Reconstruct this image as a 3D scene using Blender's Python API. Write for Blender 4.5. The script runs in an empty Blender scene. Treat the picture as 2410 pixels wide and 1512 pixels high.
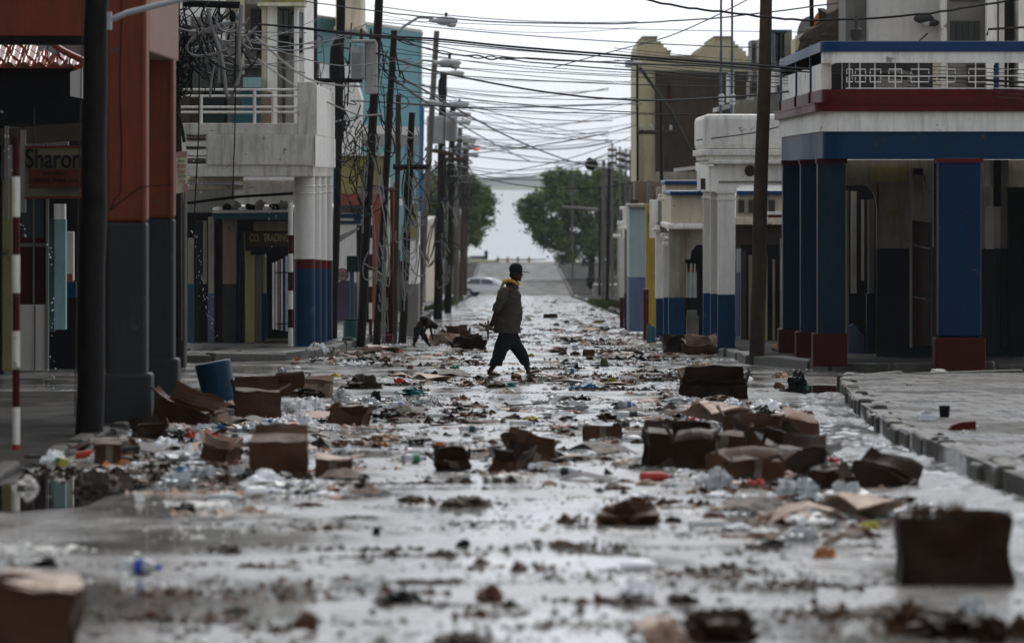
import bpy, bmesh, math, random
from mathutils import Vector, Matrix, noise
R = math.radians
random.seed(11)
S = bpy.context.scene
COL = S.collection

# ---------------------------------------------------------------- camera, sky, sun, exposure
CZ = 10.5                      # the camera is 10.5 m above the sea, 1.5 m above the sloping street
FPX, CX, HY = 13389.0, 1205.0, 415.0
cam_d = bpy.data.cameras.new('camera'); cam = bpy.data.objects.new('camera', cam_d); COL.objects.link(cam)
cam.location = (0, 0, CZ); cam.rotation_euler = (R(90), 0, 0)
cam_d.sensor_width = 36; cam_d.lens = 200; cam_d.shift_y = -0.1415
cam_d.clip_start = 1; cam_d.clip_end = 20000
cam_d.dof.use_dof = True; cam_d.dof.focus_distance = 86; cam_d.dof.aperture_fstop = 4.0
S.camera = cam
SUN_EL, SUN_AZ = R(48), R(8)
W = bpy.data.worlds.new('World'); S.world = W; W.use_nodes = True
nt = W.node_tree; nt.nodes.clear()
def N(t, **k):
    n = nt.nodes.new(t)
    for a, b in k.items(): setattr(n, a, b)
    return n
wo = N('ShaderNodeOutputWorld'); bg = N('ShaderNodeBackground'); sky = N('ShaderNodeTexSky')
sky.sky_type = 'NISHITA'; sky.sun_disc = False; sky.sun_elevation = SUN_EL; sky.sun_rotation = SUN_AZ
sky.air_density = 1.0; sky.dust_density = 4.0; sky.ozone_density = 1.0
bw = N('ShaderNodeRGBToBW'); tc = N('ShaderNodeTexCoord'); mp = N('ShaderNodeMapping'); mp.inputs['Scale'].default_value = (2.5, 2.5, 26)
nz = N('ShaderNodeTexNoise'); nz.inputs['Scale'].default_value = 1.6; nz.inputs['Detail'].default_value = 5
rmp = N('ShaderNodeMapRange'); rmp.inputs[1].default_value = 0.3; rmp.inputs[2].default_value = 0.7; rmp.inputs[3].default_value = 0.84; rmp.inputs[4].default_value = 1.06
# the storm cloud deck: grey-white, brighter low over the sea, heavier overhead
sx = N('ShaderNodeSeparateXYZ'); deck = N('ShaderNodeValToRGB')
cr = deck.color_ramp.elements
for i, (p, c) in enumerate(((0.0, 9.6), (0.045, 10.6), (0.25, 9.4), (0.55, 7.2), (1.0, 6.4))):
    e = cr[0] if i == 0 else (cr[len(cr) - 1] if p == 1.0 else cr.new(p))
    e.color = (c * 0.90 / 10, c * 0.955 / 10, c * 1.045 / 10, 1)
sc10 = N('ShaderNodeVectorMath', operation='SCALE'); sc10.inputs[3].default_value = 10
mixs = N('ShaderNodeMix', data_type='RGBA'); mixs.inputs[0].default_value = 0.86
mul = N('ShaderNodeVectorMath', operation='SCALE')
nt.links.new(tc.outputs['Generated'], sx.inputs[0]); nt.links.new(sx.outputs['Z'], deck.inputs[0])
nt.links.new(deck.outputs[0], sc10.inputs[0]); nt.links.new(sky.outputs[0], mixs.inputs[6]); nt.links.new(sc10.outputs[0], mixs.inputs[7])
nt.links.new(tc.outputs['Generated'], mp.inputs[0]); nt.links.new(mp.outputs[0], nz.inputs['Vector']); nt.links.new(nz.outputs[0], rmp.inputs[0])
# the heavy cloud of the passing storm lies inland, behind the camera; the break in it is out at sea
inl = N('ShaderNodeMapRange'); inl.interpolation_type = 'SMOOTHSTEP'; inl.inputs[1].default_value = -0.9; inl.inputs[2].default_value = 0.75; inl.inputs[3].default_value = 0.66; inl.inputs[4].default_value = 1.0
nt.links.new(sx.outputs['Y'], inl.inputs[0]); mm = N('ShaderNodeMath', operation='MULTIPLY'); nt.links.new(inl.outputs[0], mm.inputs[0]); nt.links.new(rmp.outputs[0], mm.inputs[1])
nt.links.new(mixs.outputs[2], mul.inputs[0]); nt.links.new(mm.outputs[0], mul.inputs[3])
nt.links.new(mul.outputs[0], bg.inputs[0]); nt.links.new(bg.outputs[0], wo.inputs[0])
bg.inputs[1].default_value = 0.1
sd = bpy.data.lights.new('sun', 'SUN'); sun = bpy.data.objects.new('sun', sd); COL.objects.link(sun)
sd.energy = 1.1; sd.angle = R(30); sd.color = (1, 0.96, 0.9)
sun.rotation_euler = Vector((math.sin(SUN_AZ) * math.cos(SUN_EL), math.cos(SUN_AZ) * math.cos(SUN_EL), math.sin(SUN_EL))).to_track_quat('Z', 'Y').to_euler()
S.view_settings.view_transform = 'Standard'; S.view_settings.look = 'None'; S.view_settings.exposure = 0.42; S.view_settings.gamma = 1
S.view_settings.use_curve_mapping = False
S.render.engine = 'CYCLES'
S.cycles.max_bounces = 6; S.cycles.transparent_max_bounces = 8; S.cycles.volume_bounces = 0
S.cycles.use_denoising = True
S.cycles.caustics_reflective = False; S.cycles.caustics_refractive = False

# ---------------------------------------------------------------- helpers
def px(x, y, D):
    "a point D metres down the street that was measured at (x, y) on the photograph"
    return Vector(((x - CX) / FPX * D, D, CZ - (y - HY) / FPX * D))
def G(Y): return max(CZ - 1.5 - 0.017477 * Y, 1.4)
def Dg(y, lift=0.0):
    if y > 695: return FPX * (1.5 - lift) / (y - 649)
    return FPX * (CZ - 1.4 - lift) / (y - HY)
def gp(x, y, lift=0.0):
    D = Dg(y, lift); return Vector(((x - CX) / FPX * D, D, G(D) + lift))
def ppm(D): return FPX / D

MATS = {}
def M(name, col, rough=0.6, var=0.25, scale=2.0, streak=0.0, scol=(.035, .032, .026), metal=0.0, bump=0.0, spec=None, trans=0.0, emit=None, wet=0.0, fine=0.0):
    if name in MATS: return MATS[name]
    if spec is None: spec = .10 if sum(col) < .16 else .22
    m = bpy.data.materials.new(name); m.use_nodes = True; t = m.node_tree; b = t.nodes['Principled BSDF']
    def n(ty, **k):
        q = t.nodes.new(ty)
        for a, v in k.items(): setattr(q, a, v)
        return q
    L = t.links.new
    geo = n('ShaderNodeNewGeometry')
    nz = n('ShaderNodeTexNoise'); nz.inputs['Scale'].default_value = scale; nz.inputs['Detail'].default_value = 6; nz.inputs['Roughness'].default_value = 0.62
    L(geo.outputs['Position'], nz.inputs['Vector'])
    r = n('ShaderNodeMapRange'); r.inputs[1].default_value = 0.3; r.inputs[2].default_value = 0.7; L(nz.outputs[0], r.inputs[0])
    mx = n('ShaderNodeMix', data_type='RGBA'); L(r.outputs[0], mx.inputs[0])
    mx.inputs[6].default_value = (*[c * (1 - var) for c in col], 1); mx.inputs[7].default_value = (*[min(1, c * (1 + var)) for c in col], 1)
    out = mx.outputs[2]
    if streak > 0:
        mp = n('ShaderNodeMapping'); mp.inputs['Scale'].default_value = (5, 5, 0.55); L(geo.outputs['Position'], mp.inputs[0])
        n2 = n('ShaderNodeTexNoise'); n2.inputs['Scale'].default_value = 1.7; n2.inputs['Detail'].default_value = 7; n2.inputs['Roughness'].default_value = 0.7; L(mp.outputs[0], n2.inputs['Vector'])
        r2 = n('ShaderNodeMapRange'); r2.inputs[1].default_value = 0.46; r2.inputs[2].default_value = 0.68; r2.inputs[4].default_value = streak; L(n2.outputs[0], r2.inputs[0])
        n3 = n('ShaderNodeTexNoise'); n3.inputs['Scale'].default_value = 9; n3.inputs['Detail'].default_value = 5; L(geo.outputs['Position'], n3.inputs['Vector'])
        r3 = n('ShaderNodeMapRange'); r3.inputs[1].default_value = 0.55; r3.inputs[2].default_value = 0.75; r3.inputs[4].default_value = streak * 0.6; L(n3.outputs[0], r3.inputs[0])
        ad = n('ShaderNodeMath', operation='MAXIMUM'); L(r2.outputs[0], ad.inputs[0]); L(r3.outputs[0], ad.inputs[1])
        m2 = n('ShaderNodeMix', data_type='RGBA'); L(ad.outputs[0], m2.inputs[0]); L(out, m2.inputs[6]); m2.inputs[7].default_value = (*scol, 1); out = m2.outputs[2]
        if streak >= .35 and scale <= 2:     # flaked-off paint showing the render beneath
            n4 = n('ShaderNodeTexNoise'); n4.inputs['Scale'].default_value = 2.6; n4.inputs['Detail'].default_value = 9; n4.inputs['Roughness'].default_value = 0.72; L(geo.outputs['Position'], n4.inputs['Vector'])
            r4 = n('ShaderNodeMapRange'); r4.inputs[1].default_value = 0.625; r4.inputs[2].default_value = 0.645; r4.inputs[4].default_value = .8; L(n4.outputs[0], r4.inputs[0])
            m4 = n('ShaderNodeMix', data_type='RGBA'); L(r4.outputs[0], m4.inputs[0]); L(out, m4.inputs[6]); k_ = .16 if sum(col) > .6 else .075; m4.inputs[7].default_value = (k_, k_ * .93, k_ * .82, 1); out = m4.outputs[2]
    L(out, b.inputs['Base Color'])
    rr = n('ShaderNodeMapRange'); rr.inputs[3].default_value = max(0.03, rough * 0.8 - wet * .2); rr.inputs[4].default_value = min(1, rough * 1.2); L(nz.outputs[0], rr.inputs[0]); L(rr.outputs[0], b.inputs['Roughness'])
    b.inputs['Metallic'].default_value = metal; b.inputs['Specular IOR Level'].default_value = spec
    if trans: b.inputs['Transmission Weight'].default_value = trans
    if bump:
        nb = n('ShaderNodeTexNoise'); nb.inputs['Scale'].default_value = scale * 7; nb.inputs['Detail'].default_value = 5; L(geo.outputs['Position'], nb.inputs['Vector'])
        bp = n('ShaderNodeBump'); bp.inputs['Strength'].default_value = bump; bp.inputs['Distance'].default_value = 0.02; L(nb.outputs[0], bp.inputs['Height']); L(bp.outputs[0], b.inputs['Normal'])
    if emit: b.inputs['Emission Color'].default_value = (*emit[0], 1); b.inputs['Emission Strength'].default_value = emit[1]
    MATS[name] = m; return m

def hexa(v):  # eight corners: front 0-3 (counter-clockwise), back 4-7
    return v, [(0, 1, 2, 3), (7, 6, 5, 4), (0, 4, 5, 1), (1, 5, 6, 2), (2, 6, 7, 3), (3, 7, 4, 0)]
def wb(X0, X1, Y0, Y1, Z0, Z1):
    return hexa([Vector(p) for p in ((X0, Y0, Z0), (X1, Y0, Z0), (X1, Y0, Z1), (X0, Y0, Z1), (X0, Y1, Z0), (X1, Y1, Z0), (X1, Y1, Z1), (X0, Y1, Z1))])
def bx(x0, x1, y0, y1, D, d):
    a, b = px(x0, y1, D), px(x1, y0, D); return wb(a.x, b.x, D, D + d, a.z, b.z)
def sl(x0, D0, x1, D1, t0, b0, t1, b1, th):
    f = [px(x0, b0, D0), px(x1, b1, D1), px(x1, t1, D1), px(x0, t0, D0)]; return hexa(f + [p + Vector((0, th, 0)) for p in f])
def ext(poly, D, d):
    f = [px(x, y, D) for x, y in poly]; n = len(f); v = f + [p + Vector((0, d, 0)) for p in f]
    return v, [tuple(range(n)), tuple(range(2 * n - 1, n - 1, -1))] + [(i, i + n, (i + 1) % n + n, (i + 1) % n) for i in range(n)]
def tube(pts, r, n=6, r1=None, cap=True):
    pts = [Vector(p) for p in pts]; v, f = [], []
    for i, p in enumerate(pts):
        t = (pts[min(i + 1, len(pts) - 1)] - pts[max(i - 1, 0)]).normalized()
        u = t.cross(Vector((0.13, 0.2, 1)) if abs(t.z) < .9 else Vector((1, 0.1, 0))).normalized(); w = t.cross(u)
        rr = r if r1 is None else r + (r1 - r) * i / max(1, len(pts) - 1)
        for k in range(n):
            a = 2 * math.pi * k / n; v.append(p + (u * math.cos(a) + w * math.sin(a)) * rr)
    for i in range(len(pts) - 1):
        for k in range(n): f.append((i * n + k, i * n + (k + 1) % n, (i + 1) * n + (k + 1) % n, (i + 1) * n + k))
    if cap: f += [tuple(range(n - 1, -1, -1)), tuple((len(pts) - 1) * n + k for k in range(n))]
    return v, f
def lathe(c, prof, n=16, ax=(0, 0, 1)):
    c = Vector(c); q = Vector((0, 0, 1)).rotation_difference(Vector(ax)); v, f = [], []
    for r, z in prof:
        for k in range(n):
            a = 2 * math.pi * k / n; v.append(c + q @ Vector((r * math.cos(a), r * math.sin(a), z)))
    for i in range(len(prof) - 1):
        for k in range(n): f.append((i * n + k, i * n + (k + 1) % n, (i + 1) * n + (k + 1) % n, (i + 1) * n + k))
    f += [tuple(range(n - 1, -1, -1)), tuple((len(prof) - 1) * n + k for k in range(n))]
    return v, f
def sph(c, rx, ry, rz, n=12, m=8, seed=None, amp=0.0):
    c = Vector(c); v, f = [], []
    for i in range(m + 1):
        for k in range(n):
            a, b = 2 * math.pi * k / n, math.pi * (i / m - .5)
            d = Vector((math.cos(a) * math.cos(b), math.sin(a) * math.cos(b), math.sin(b)))
            s = 1.0 + (amp * noise.fractal(d * 1.8 + Vector((seed, seed * 2.3, 0)), 1.0, 2.0, 4) if seed is not None else 0)
            v.append(c + Vector((d.x * rx, d.y * ry, d.z * rz)) * s)
    for i in range(m):
        for k in range(n): f.append((i * n + k, i * n + (k + 1) % n, (i + 1) * n + (k + 1) % n, (i + 1) * n + k))
    return v, f
def sag(a, b, s, n=12):
    a, b = Vector(a), Vector(b); return [a.lerp(b, i / n) - Vector((0, 0, s * 4 * (i / n) * (1 - i / n))) for i in range(n + 1)]

def mesh(name, shapes, mat, off=Vector((0, 0, 0)), smooth=False, uvn=False):
    vs, fs = [], []
    for v, f in shapes:
        o = len(vs); vs += [Vector(p) - off for p in v]; fs += [tuple(i + o for i in q) for q in f]
    me = bpy.data.meshes.new(name); me.from_pydata(vs, [], fs)
    bm = bmesh.new(); bm.from_mesh(me); bmesh.ops.recalc_face_normals(bm, faces=bm.faces); bm.to_mesh(me); bm.free()
    if mat: me.materials.append(mat)
    if smooth: me.polygons.foreach_set('use_smooth', [True] * len(me.polygons)); me.set_sharp_from_angle(angle=R(50))
    return me
LBL = {}
def tag(o, label=None, cat=None, group=None, kind=None):
    if label: o['label'] = label
    if cat: o['category'] = cat
    if group: o['group'] = group
    if kind: o['kind'] = kind
    return o
def base_of(shapes):
    vs = [p for v, f in shapes for p in v]
    return Vector((sum(p.x for p in vs) / len(vs), sum(p.y for p in vs) / len(vs), min(p.z for p in vs)))
def solo(name, shapes, mat, label, cat=None, group=None, kind=None, smooth=False, bevel=0):
    off = base_of(shapes); o = bpy.data.objects.new(name, mesh(name, shapes, mat, off, smooth)); o.location = off; COL.objects.link(o)
    if bevel: bev(o, bevel)
    return tag(o, label, cat, group, kind)
def bev(o, w, seg=2):
    m = o.modifiers.new('bevel', 'BEVEL'); m.width = w; m.segments = seg; m.limit_method = 'ANGLE'
SPLIT = {'wall', 'white_jamb', 'bollard', 'glazing_bar', 'stall_riser', 'lit_back_wall', 'bushing', 'rail', 'white_kerb', 'hut', 'bumper', 'door_frame', 'pilaster', 'porch_wall', 'opening', 'doorway', 'dark_opening', 'white_frame', 'stacked_goods', 'cooling_fin', 'gate_rail', 'door_rail', 'post', 'mast_tube', 'strapping', 'frame', 'roof', 'waste_pipe', 'drain_wire', 'window', 'bollard'}
class Thing:
    def __init__(s, name, loc, label, cat, group=None, kind=None):
        s.e = bpy.data.objects.new(name, None); s.e.location = Vector(loc); s.e.empty_display_size = .3; COL.objects.link(s.e); s.loc = Vector(loc)
        tag(s.e, label, cat, group, kind)
    def part(s, name, shapes, mat, parent=None, label=None, smooth=False, bevel=0, kind=None):
        if isinstance(shapes, tuple): shapes = [shapes]
        if len(shapes) > 1 and name in SPLIT:
            for q in shapes: o = s.part(name, [q], mat, parent, label, smooth, bevel, kind)
            return o
        o = bpy.data.objects.new(name, mesh(name, shapes, mat, s.loc, smooth)); COL.objects.link(o); o.parent = parent or s.e
        if bevel: bev(o, bevel)
        if label: o['label'] = label
        if kind: o['kind'] = kind
        return o
    def text(s, name, body, loc, size, mat, parent=None, th=0.006, w=None, shear=0):
        c = bpy.data.curves.new(name, 'FONT'); c.body = body; c.size = size; c.extrude = th; c.align_x = 'CENTER'; c.align_y = 'CENTER'; c.shear = shear; c.offset = size * 0.012
        t = bpy.data.objects.new('t', c); COL.objects.link(t); bpy.context.view_layer.update()
        me = bpy.data.meshes.new_from_object(t.evaluated_get(bpy.context.evaluated_depsgraph_get())); bpy.data.objects.remove(t)
        ww = max(v.co.x for v in me.vertices) - min(v.co.x for v in me.vertices)
        k = (w / ww) if w else 1.0
        for v in me.vertices: v.co = Vector((v.co.x * k, -v.co.z, v.co.y)) + Vector(loc) - s.loc
        me.materials.clear(); me.materials.append(mat); me.name = name
        o = bpy.data.objects.new(name, me); COL.objects.link(o); o.parent = parent or s.e; return o
def skin(name, pts, edges, mat, off, sub=2, cut=None, wrinkle=0):
    "one continuous body grown over a jointed chain; pts = (point, radius_x, radius_y)"
    me = bpy.data.meshes.new(name); me.from_pydata([Vector(p[0]) - off for p in pts], edges, [])
    o = bpy.data.objects.new(name, me); COL.objects.link(o)
    sk = o.modifiers.new('s', 'SKIN'); sk.use_smooth_shade = True; sk.branch_smoothing = 0.6
    o.modifiers.new('ss', 'SUBSURF').levels = sub
    for i, p in enumerate(pts): me.skin_vertices[0].data[i].radius = (p[1], p[2] if len(p) > 2 else p[1])
    me.skin_vertices[0].data[0].use_root = True
    bpy.context.view_layer.update()
    m2 = bpy.data.meshes.new_from_object(o.evaluated_get(bpy.context.evaluated_depsgraph_get())); bpy.data.objects.remove(o)
    m2.name = name; m2.materials.clear(); m2.materials.append(mat); m2.polygons.foreach_set('use_smooth', [True] * len(m2.polygons))
    if cut is not None or wrinkle:
        bm = bmesh.new(); bm.from_mesh(m2)
        if cut is not None: bmesh.ops.bisect_plane(bm, geom=bm.verts[:] + bm.edges[:] + bm.faces[:], plane_co=(0, 0, cut - off.z), plane_no=(0, 0, 1), clear_inner=True)
        bm.normal_update()
        for v in bm.verts:
            p = v.co; v.co = p + v.normal * wrinkle * (noise.noise(Vector((p.x * 9, p.y * 9, p.z * 16 + p.x * 14))) + .6 * abs(noise.noise(Vector((p.x * 20, p.y * 18, p.z * 26)))) + 1.2 * noise.noise(Vector((p.x * 4, p.y * 4, p.z * 5))))
        bm.to_mesh(m2); bm.free()
    q = bpy.data.objects.new(name, m2); COL.objects.link(q); return q

# ---------------------------------------------------------------- materials
def road_mat(name, base, r0, r1, bumps, silt=0.35, dark=(.03, .03, .03), spec=.5, joints=False):
    m = bpy.data.materials.new(name); m.use_nodes = True; t = m.node_tree; b = t.nodes['Principled BSDF']; L = t.links.new
    def n(ty, **k):
        q = t.nodes.new(ty)
        for a, v in k.items(): setattr(q, a, v)
        return q
    geo = n('ShaderNodeNewGeometry')
    def nz(s, d=5, sc=(1, 1, 1), ro=.6):
        mp = n('ShaderNodeMapping'); mp.inputs['Scale'].default_value = sc; L(geo.outputs['Position'], mp.inputs[0])
        q = n('ShaderNodeTexNoise'); q.inputs['Scale'].default_value = s; q.inputs['Detail'].default_value = d; q.inputs['Roughness'].default_value = ro; L(mp.outputs[0], q.inputs['Vector']); return q.outputs[0]
    def mr(i, a, b_, c, d):
        q = n('ShaderNodeMapRange'); q.inputs[1].default_value = a; q.inputs[2].default_value = b_; q.inputs[3].default_value = c; q.inputs[4].default_value = d; L(i, q.inputs[0]); return q.outputs[0]
    big = nz(.8, 7, (1, 0.4, 1), .62); med = nz(3.2, 6, (1, .5, 1)); fin = nz(26, 4)
    wetm = mr(big, .42, .58, 0, 1)
    mx = n('ShaderNodeMix', data_type='RGBA'); L(mr(med, .35, .65, 0, 1), mx.inputs[0]); mx.inputs[6].default_value = (*dark, 1); mx.inputs[7].default_value = (*base, 1)
    m2 = n('ShaderNodeMix', data_type='RGBA'); L(mr(fin, .55, .75, 0, silt), m2.inputs[0]); L(mx.outputs[2], m2.inputs[6]); m2.inputs[7].default_value = (.16, .135, .10, 1)
    L(m2.outputs[2], b.inputs['Base Color'])
    ro = n('ShaderNodeMix', data_type='FLOAT'); L(wetm, ro.inputs[0]); ro.inputs[2].default_value = r0; ro.inputs[3].default_value = r1
    ro2 = n('ShaderNodeMath', operation='ADD'); L(ro.outputs[0], ro2.inputs[0]); L(mr(fin, .5, .8, 0, .12), ro2.inputs[1]); L(ro2.outputs[0], b.inputs['Roughness'])
    h = n('ShaderNodeMath', operation='ADD'); L(mr(med, 0, 1, 0, 1), h.inputs[0]); L(mr(fin, 0, 1, 0, .45), h.inputs[1])
    st = n('ShaderNodeMix', data_type='FLOAT'); L(wetm, st.inputs[0]); st.inputs[2].default_value = bumps[0]; st.inputs[3].default_value = bumps[1]
    bp = n('ShaderNodeBump'); bp.inputs['Distance'].default_value = 0.004; L(st.outputs[0], bp.inputs['Strength']); L(h.outputs[0], bp.inputs['Height']); L(bp.outputs[0], b.inputs['Normal'])
    b.inputs['IOR'].default_value = 1.36; b.inputs['Specular IOR Level'].default_value = spec
    if joints:
        br = n('ShaderNodeTexBrick'); br.inputs['Scale'].default_value = 1.0; br.inputs['Brick Width'].default_value = .45; br.inputs['Row Height'].default_value = .9; br.inputs['Mortar Size'].default_value = .012; br.offset = .5
        L(geo.outputs['Position'], br.inputs['Vector']); m3 = n('ShaderNodeMix', data_type='RGBA'); jf = n('ShaderNodeMath', operation='MULTIPLY'); L(br.outputs['Fac'], jf.inputs[0]); jf.inputs[1].default_value = .45; L(jf.outputs[0], m3.inputs[0]); L(m2.outputs[2], m3.inputs[6]); m3.inputs[7].default_value = (.02, .018, .015, 1); L(m3.outputs[2], b.inputs['Base Color'])
        a2 = n('ShaderNodeMath', operation='ADD'); L(ro2.outputs[0], a2.inputs[0]); L(jf.outputs[0], a2.inputs[1]); L(a2.outputs[0], b.inputs['Roughness'])
    return m
ROAD = road_mat('wet_asphalt', (.27, .258, .235), .07, .25, (.03, .22), dark=(.14, .135, .125))
ROAD2 = road_mat('damp_asphalt', (.13, .128, .12), .45, .8, (.6, 1.2), .2, spec=.25)
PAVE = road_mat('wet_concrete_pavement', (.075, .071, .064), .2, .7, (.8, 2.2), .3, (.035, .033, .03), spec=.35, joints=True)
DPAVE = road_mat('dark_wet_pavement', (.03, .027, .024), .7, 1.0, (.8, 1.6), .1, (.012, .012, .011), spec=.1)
DKERB = M('sooty_kerb_concrete', (.035, .032, .026), .6, .4, 5, streak=.75, bump=.5)  # darker kerb concrete, used along the near left kerb
GUTTER = road_mat('silty_gutter_water', (.17, .16, .145), .10, .25, (.6, 1.5), .2, (.10, .095, .085))
KERB = M('mossy_kerb_concrete', (.07, .067, .054), .5, .35, 5, streak=.75, bump=.5)
CONC = M('weathered_concrete', (.72, .68, .60), .75, .14, 1.2, streak=.55, scol=(.15, .14, .12))
CONC2 = M('pale_painted_concrete', (.86, .83, .76), .7, .1, 1.2, streak=.35, scol=(.14, .13, .11))
WHITE = M('dirty_white_paint', (.82, .79, .73), .6, .1, 1.5, streak=.30, scol=(.13, .12, .10))
WCOL = M('grey_white_column_paint', (.78, .75, .69), .55, .08, 1.5, streak=.18, scol=(.14, .13, .11))
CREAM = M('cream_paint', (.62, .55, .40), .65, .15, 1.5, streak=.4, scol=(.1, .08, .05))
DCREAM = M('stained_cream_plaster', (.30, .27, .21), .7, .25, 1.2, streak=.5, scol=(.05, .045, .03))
YELL = M('pale_yellow_plaster', (.50, .44, .27), .7, .12, 1.2, streak=.3, scol=(.1, .09, .05))
OLIVE = M('olive_yellow_plaster', (.27, .24, .085), .7, .15, 1.2, streak=.35, scol=(.07, .065, .03))
YELL2 = M('mustard_paint', (.38, .27, .04), .6, .15, 1.5, streak=.3, scol=(.1, .08, .03))
BROWNW = M('dark_brown_render', (.055, .043, .032), .85, .3, .8, streak=.5, scol=(.025, .02, .015))
ORANGE = M('terracotta_orange_paint', (.19, .036, .012), .5, .12, 1.5, streak=.55, scol=(.06, .02, .012))
ORANGE2 = M('faded_terracotta_paint', (.26, .13, .09), .6, .12, 1.5, streak=.5, scol=(.1, .05, .04))  # paler terracotta for the side beam and a sign band
SLATE = M('slate_grey_paint', (.034, .037, .036), .5, .15, 1.5, streak=.55, scol=(.03, .028, .025))
BLUE = M('deep_blue_paint', (.003, .036, .088), .42, .15, 1.5, streak=.5, scol=(.012, .02, .035))
BLUE2 = M('royal_blue_paint', (.003, .038, .125), .4, .12, 1.5, streak=.4, scol=(.01, .02, .05))
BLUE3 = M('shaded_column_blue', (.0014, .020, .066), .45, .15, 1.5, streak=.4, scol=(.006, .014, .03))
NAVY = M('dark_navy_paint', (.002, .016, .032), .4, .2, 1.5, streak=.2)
RED = M('oxblood_red_paint', (.10, .010, .009), .4, .15, 1.5, streak=.5, scol=(.04, .012, .01))
DRED = M('dark_red_paint', (.045, .005, .004), .5, .15, 1.5)
REDP = M('signal_red_paint', (.30, .02, .02), .4, .15, 2)
BRICKR = M('brick_red_plaster', (.27, .075, .045), .7, .15, 1.5, streak=.4, scol=(.07, .03, .02))
TEAL = M('teal_wall_paint', (.10, .29, .32), .6, .12, .8, streak=.3, scol=(.04, .1, .11))
TEAL2 = M('pale_teal_paint', (.22, .36, .36), .6, .12, 1.5, streak=.3)
DTEAL = M('dark_teal_paint', (.02, .075, .085), .5, .2, 1.5)
LBLUE = M('pale_blue_green_paint', (.30, .37, .37), .6, .1, 1.5, streak=.25, scol=(.12, .14, .14))
LILAC = M('lilac_blue_paint', (.085, .115, .19), .6, .12, 1.5, streak=.3)
PURPLE = M('dusty_purple_paint', (.075, .05, .10), .65, .2, 2, streak=.3)
GREY = M('mid_grey_paint', (.18, .168, .148), .65, .12, 1.5, streak=.25)
LGREY = M('light_grey_paint', (.54, .51, .47), .65, .08, 1.2, streak=.22, scol=(.12, .11, .10))
DGREY = M('dark_grey_paint', (.045, .045, .042), .6, .2, 1.5)
TAN = M('tan_plaster', (.22, .16, .11), .75, .2, 1.5, streak=.4)
DGREEN = M('dark_green_dado_paint', (.014, .022, .021), .5, .2, 1.5, streak=.2)
BLACK = M('sooty_black', (.008, .008, .008), .7, .2, 2)  # plain black; on openings and interiors it stands in for shade
GLASS = M('dim_window_glass', (.03, .045, .05), .08, .2, 1, spec=.8)
POLE = M('tarred_wet_timber', (.013, .0105, .009), .5, .35, 5, bump=.4)
BPOLE = M('brown_creosoted_timber', (.055, .038, .025), .6, .3, 4, streak=.4, bump=.4)
GPOLE = M('weathered_grey_timber', (.13, .115, .10), .7, .25, 4, streak=.4)
MASTB = M('blue_grey_mast_paint', (.05, .10, .13), .5, .15, 3)
BPIPE = M('bright_blue_pole_paint', (.03, .14, .27), .4, .15, 3, streak=.2)
GALV = M('galvanised_steel', (.36, .38, .39), .45, .12, 4, metal=.3, streak=.15, scol=(.12, .11, .1))
TRANSF = M('transformer_grey_enamel', (.36, .36, .35), .5, .12, 3, streak=.45, scol=(.08, .075, .07))
LAMP = M('lamp_housing_grey', (.42, .43, .43), .45, .1, 4)
LENS = M('lamp_lens', (.45, .46, .42), .2, .05, 4)
REDLIT = M('lit_red_signal', (.8, .1, .05), .4, .05, 4, emit=((1, .18, .07), .7))
WIRE = M('black_cable_sheath', (.012, .012, .012), .45, .1, 4)
GWIRE = M('grey_cable_sheath', (.22, .21, .20), .5, .2, 4)
TILE = M('glazed_red_clay_tile', (.26, .055, .022), .12, .2, 4, spec=.8)
KRAFT = M('wet_brown_cardboard', (.062, .027, .012), .5, .25, 5, streak=.35, scol=(.045, .025, .015), bump=.2)
KRAFT2 = M('pale_cardboard', (.34, .23, .165), .45, .2, 5, streak=.3, scol=(.09, .055, .035), bump=.2)
KRAFT3 = M('soaked_dark_cardboard', (.021, .0105, .005), .42, .3, 5, bump=.2)
PLAST = M('white_plastic_film', (.80, .80, .80), .3, .12, 8, streak=.2, scol=(.2, .18, .15))
CLEARP = M('cloudy_clear_film', (.62, .64, .64), .22, .1, 8, trans=.45)
PAPER = M('soggy_white_paper', (.72, .70, .66), .5, .15, 8, streak=.3, scol=(.2, .16, .12))
PINKP = M('faded_pink_paper', (.34, .20, .17), .5, .15, 8)
BLACKP = M('black_plastic', (.01, .01, .011), .25, .2, 6)
BIN = M('blue_plastic_bin', (.004, .032, .062), .3, .15, 4)
BLUEP = M('bright_blue_plastic', (.02, .12, .25), .35, .15, 5)
CYANP = M('teal_green_plastic', (.02, .12, .12), .35, .15, 5)
GREENP = M('green_plastic', (.02, .15, .08), .35, .15, 5)
YELP = M('yellow_plastic', (.40, .34, .06), .35, .12, 5)
REDPL = M('red_plastic', (.42, .04, .03), .35, .12, 5)
ORNG = M('orange_peel', (.34, .12, .03), .45, .2, 8)
HUSK = M('brown_coconut_husk', (.11, .045, .025), .5, .3, 10, bump=.5)
GHUSK = M('green_coconut_husk', (.07, .075, .02), .45, .3, 10, bump=.4)
MUD = M('dark_muddy_sludge', (.045, .036, .024), .45, .4, 12, bump=.8)
SILT = M('mixed_dark_litter', (.06, .048, .036), .55, .5, 30)
STICK = M('wet_driftwood', (.07, .05, .035), .55, .3, 8)
LABELB = M('blue_bottle_label', (.03, .07, .28), .35, .1, 6)
LEAF = M('tree_foliage', (.14, .20, .055), .5, .45, .9)
LEAF2 = M('dark_tree_foliage', (.062, .10, .028), .5, .4, .9)
BARK = M('tree_bark', (.05, .04, .03), .8, .3, 3)
GRASS = M('verge_grass', (.07, .10, .03), .7, .3, 3)
SKINM = M('dark_brown_skin', (.035, .018, .011), .38, .15, 12)
SHIRT = M('grey_brown_shirt_cloth', (.052, .047, .038), .8, .18, 10, bump=.3)
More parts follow.
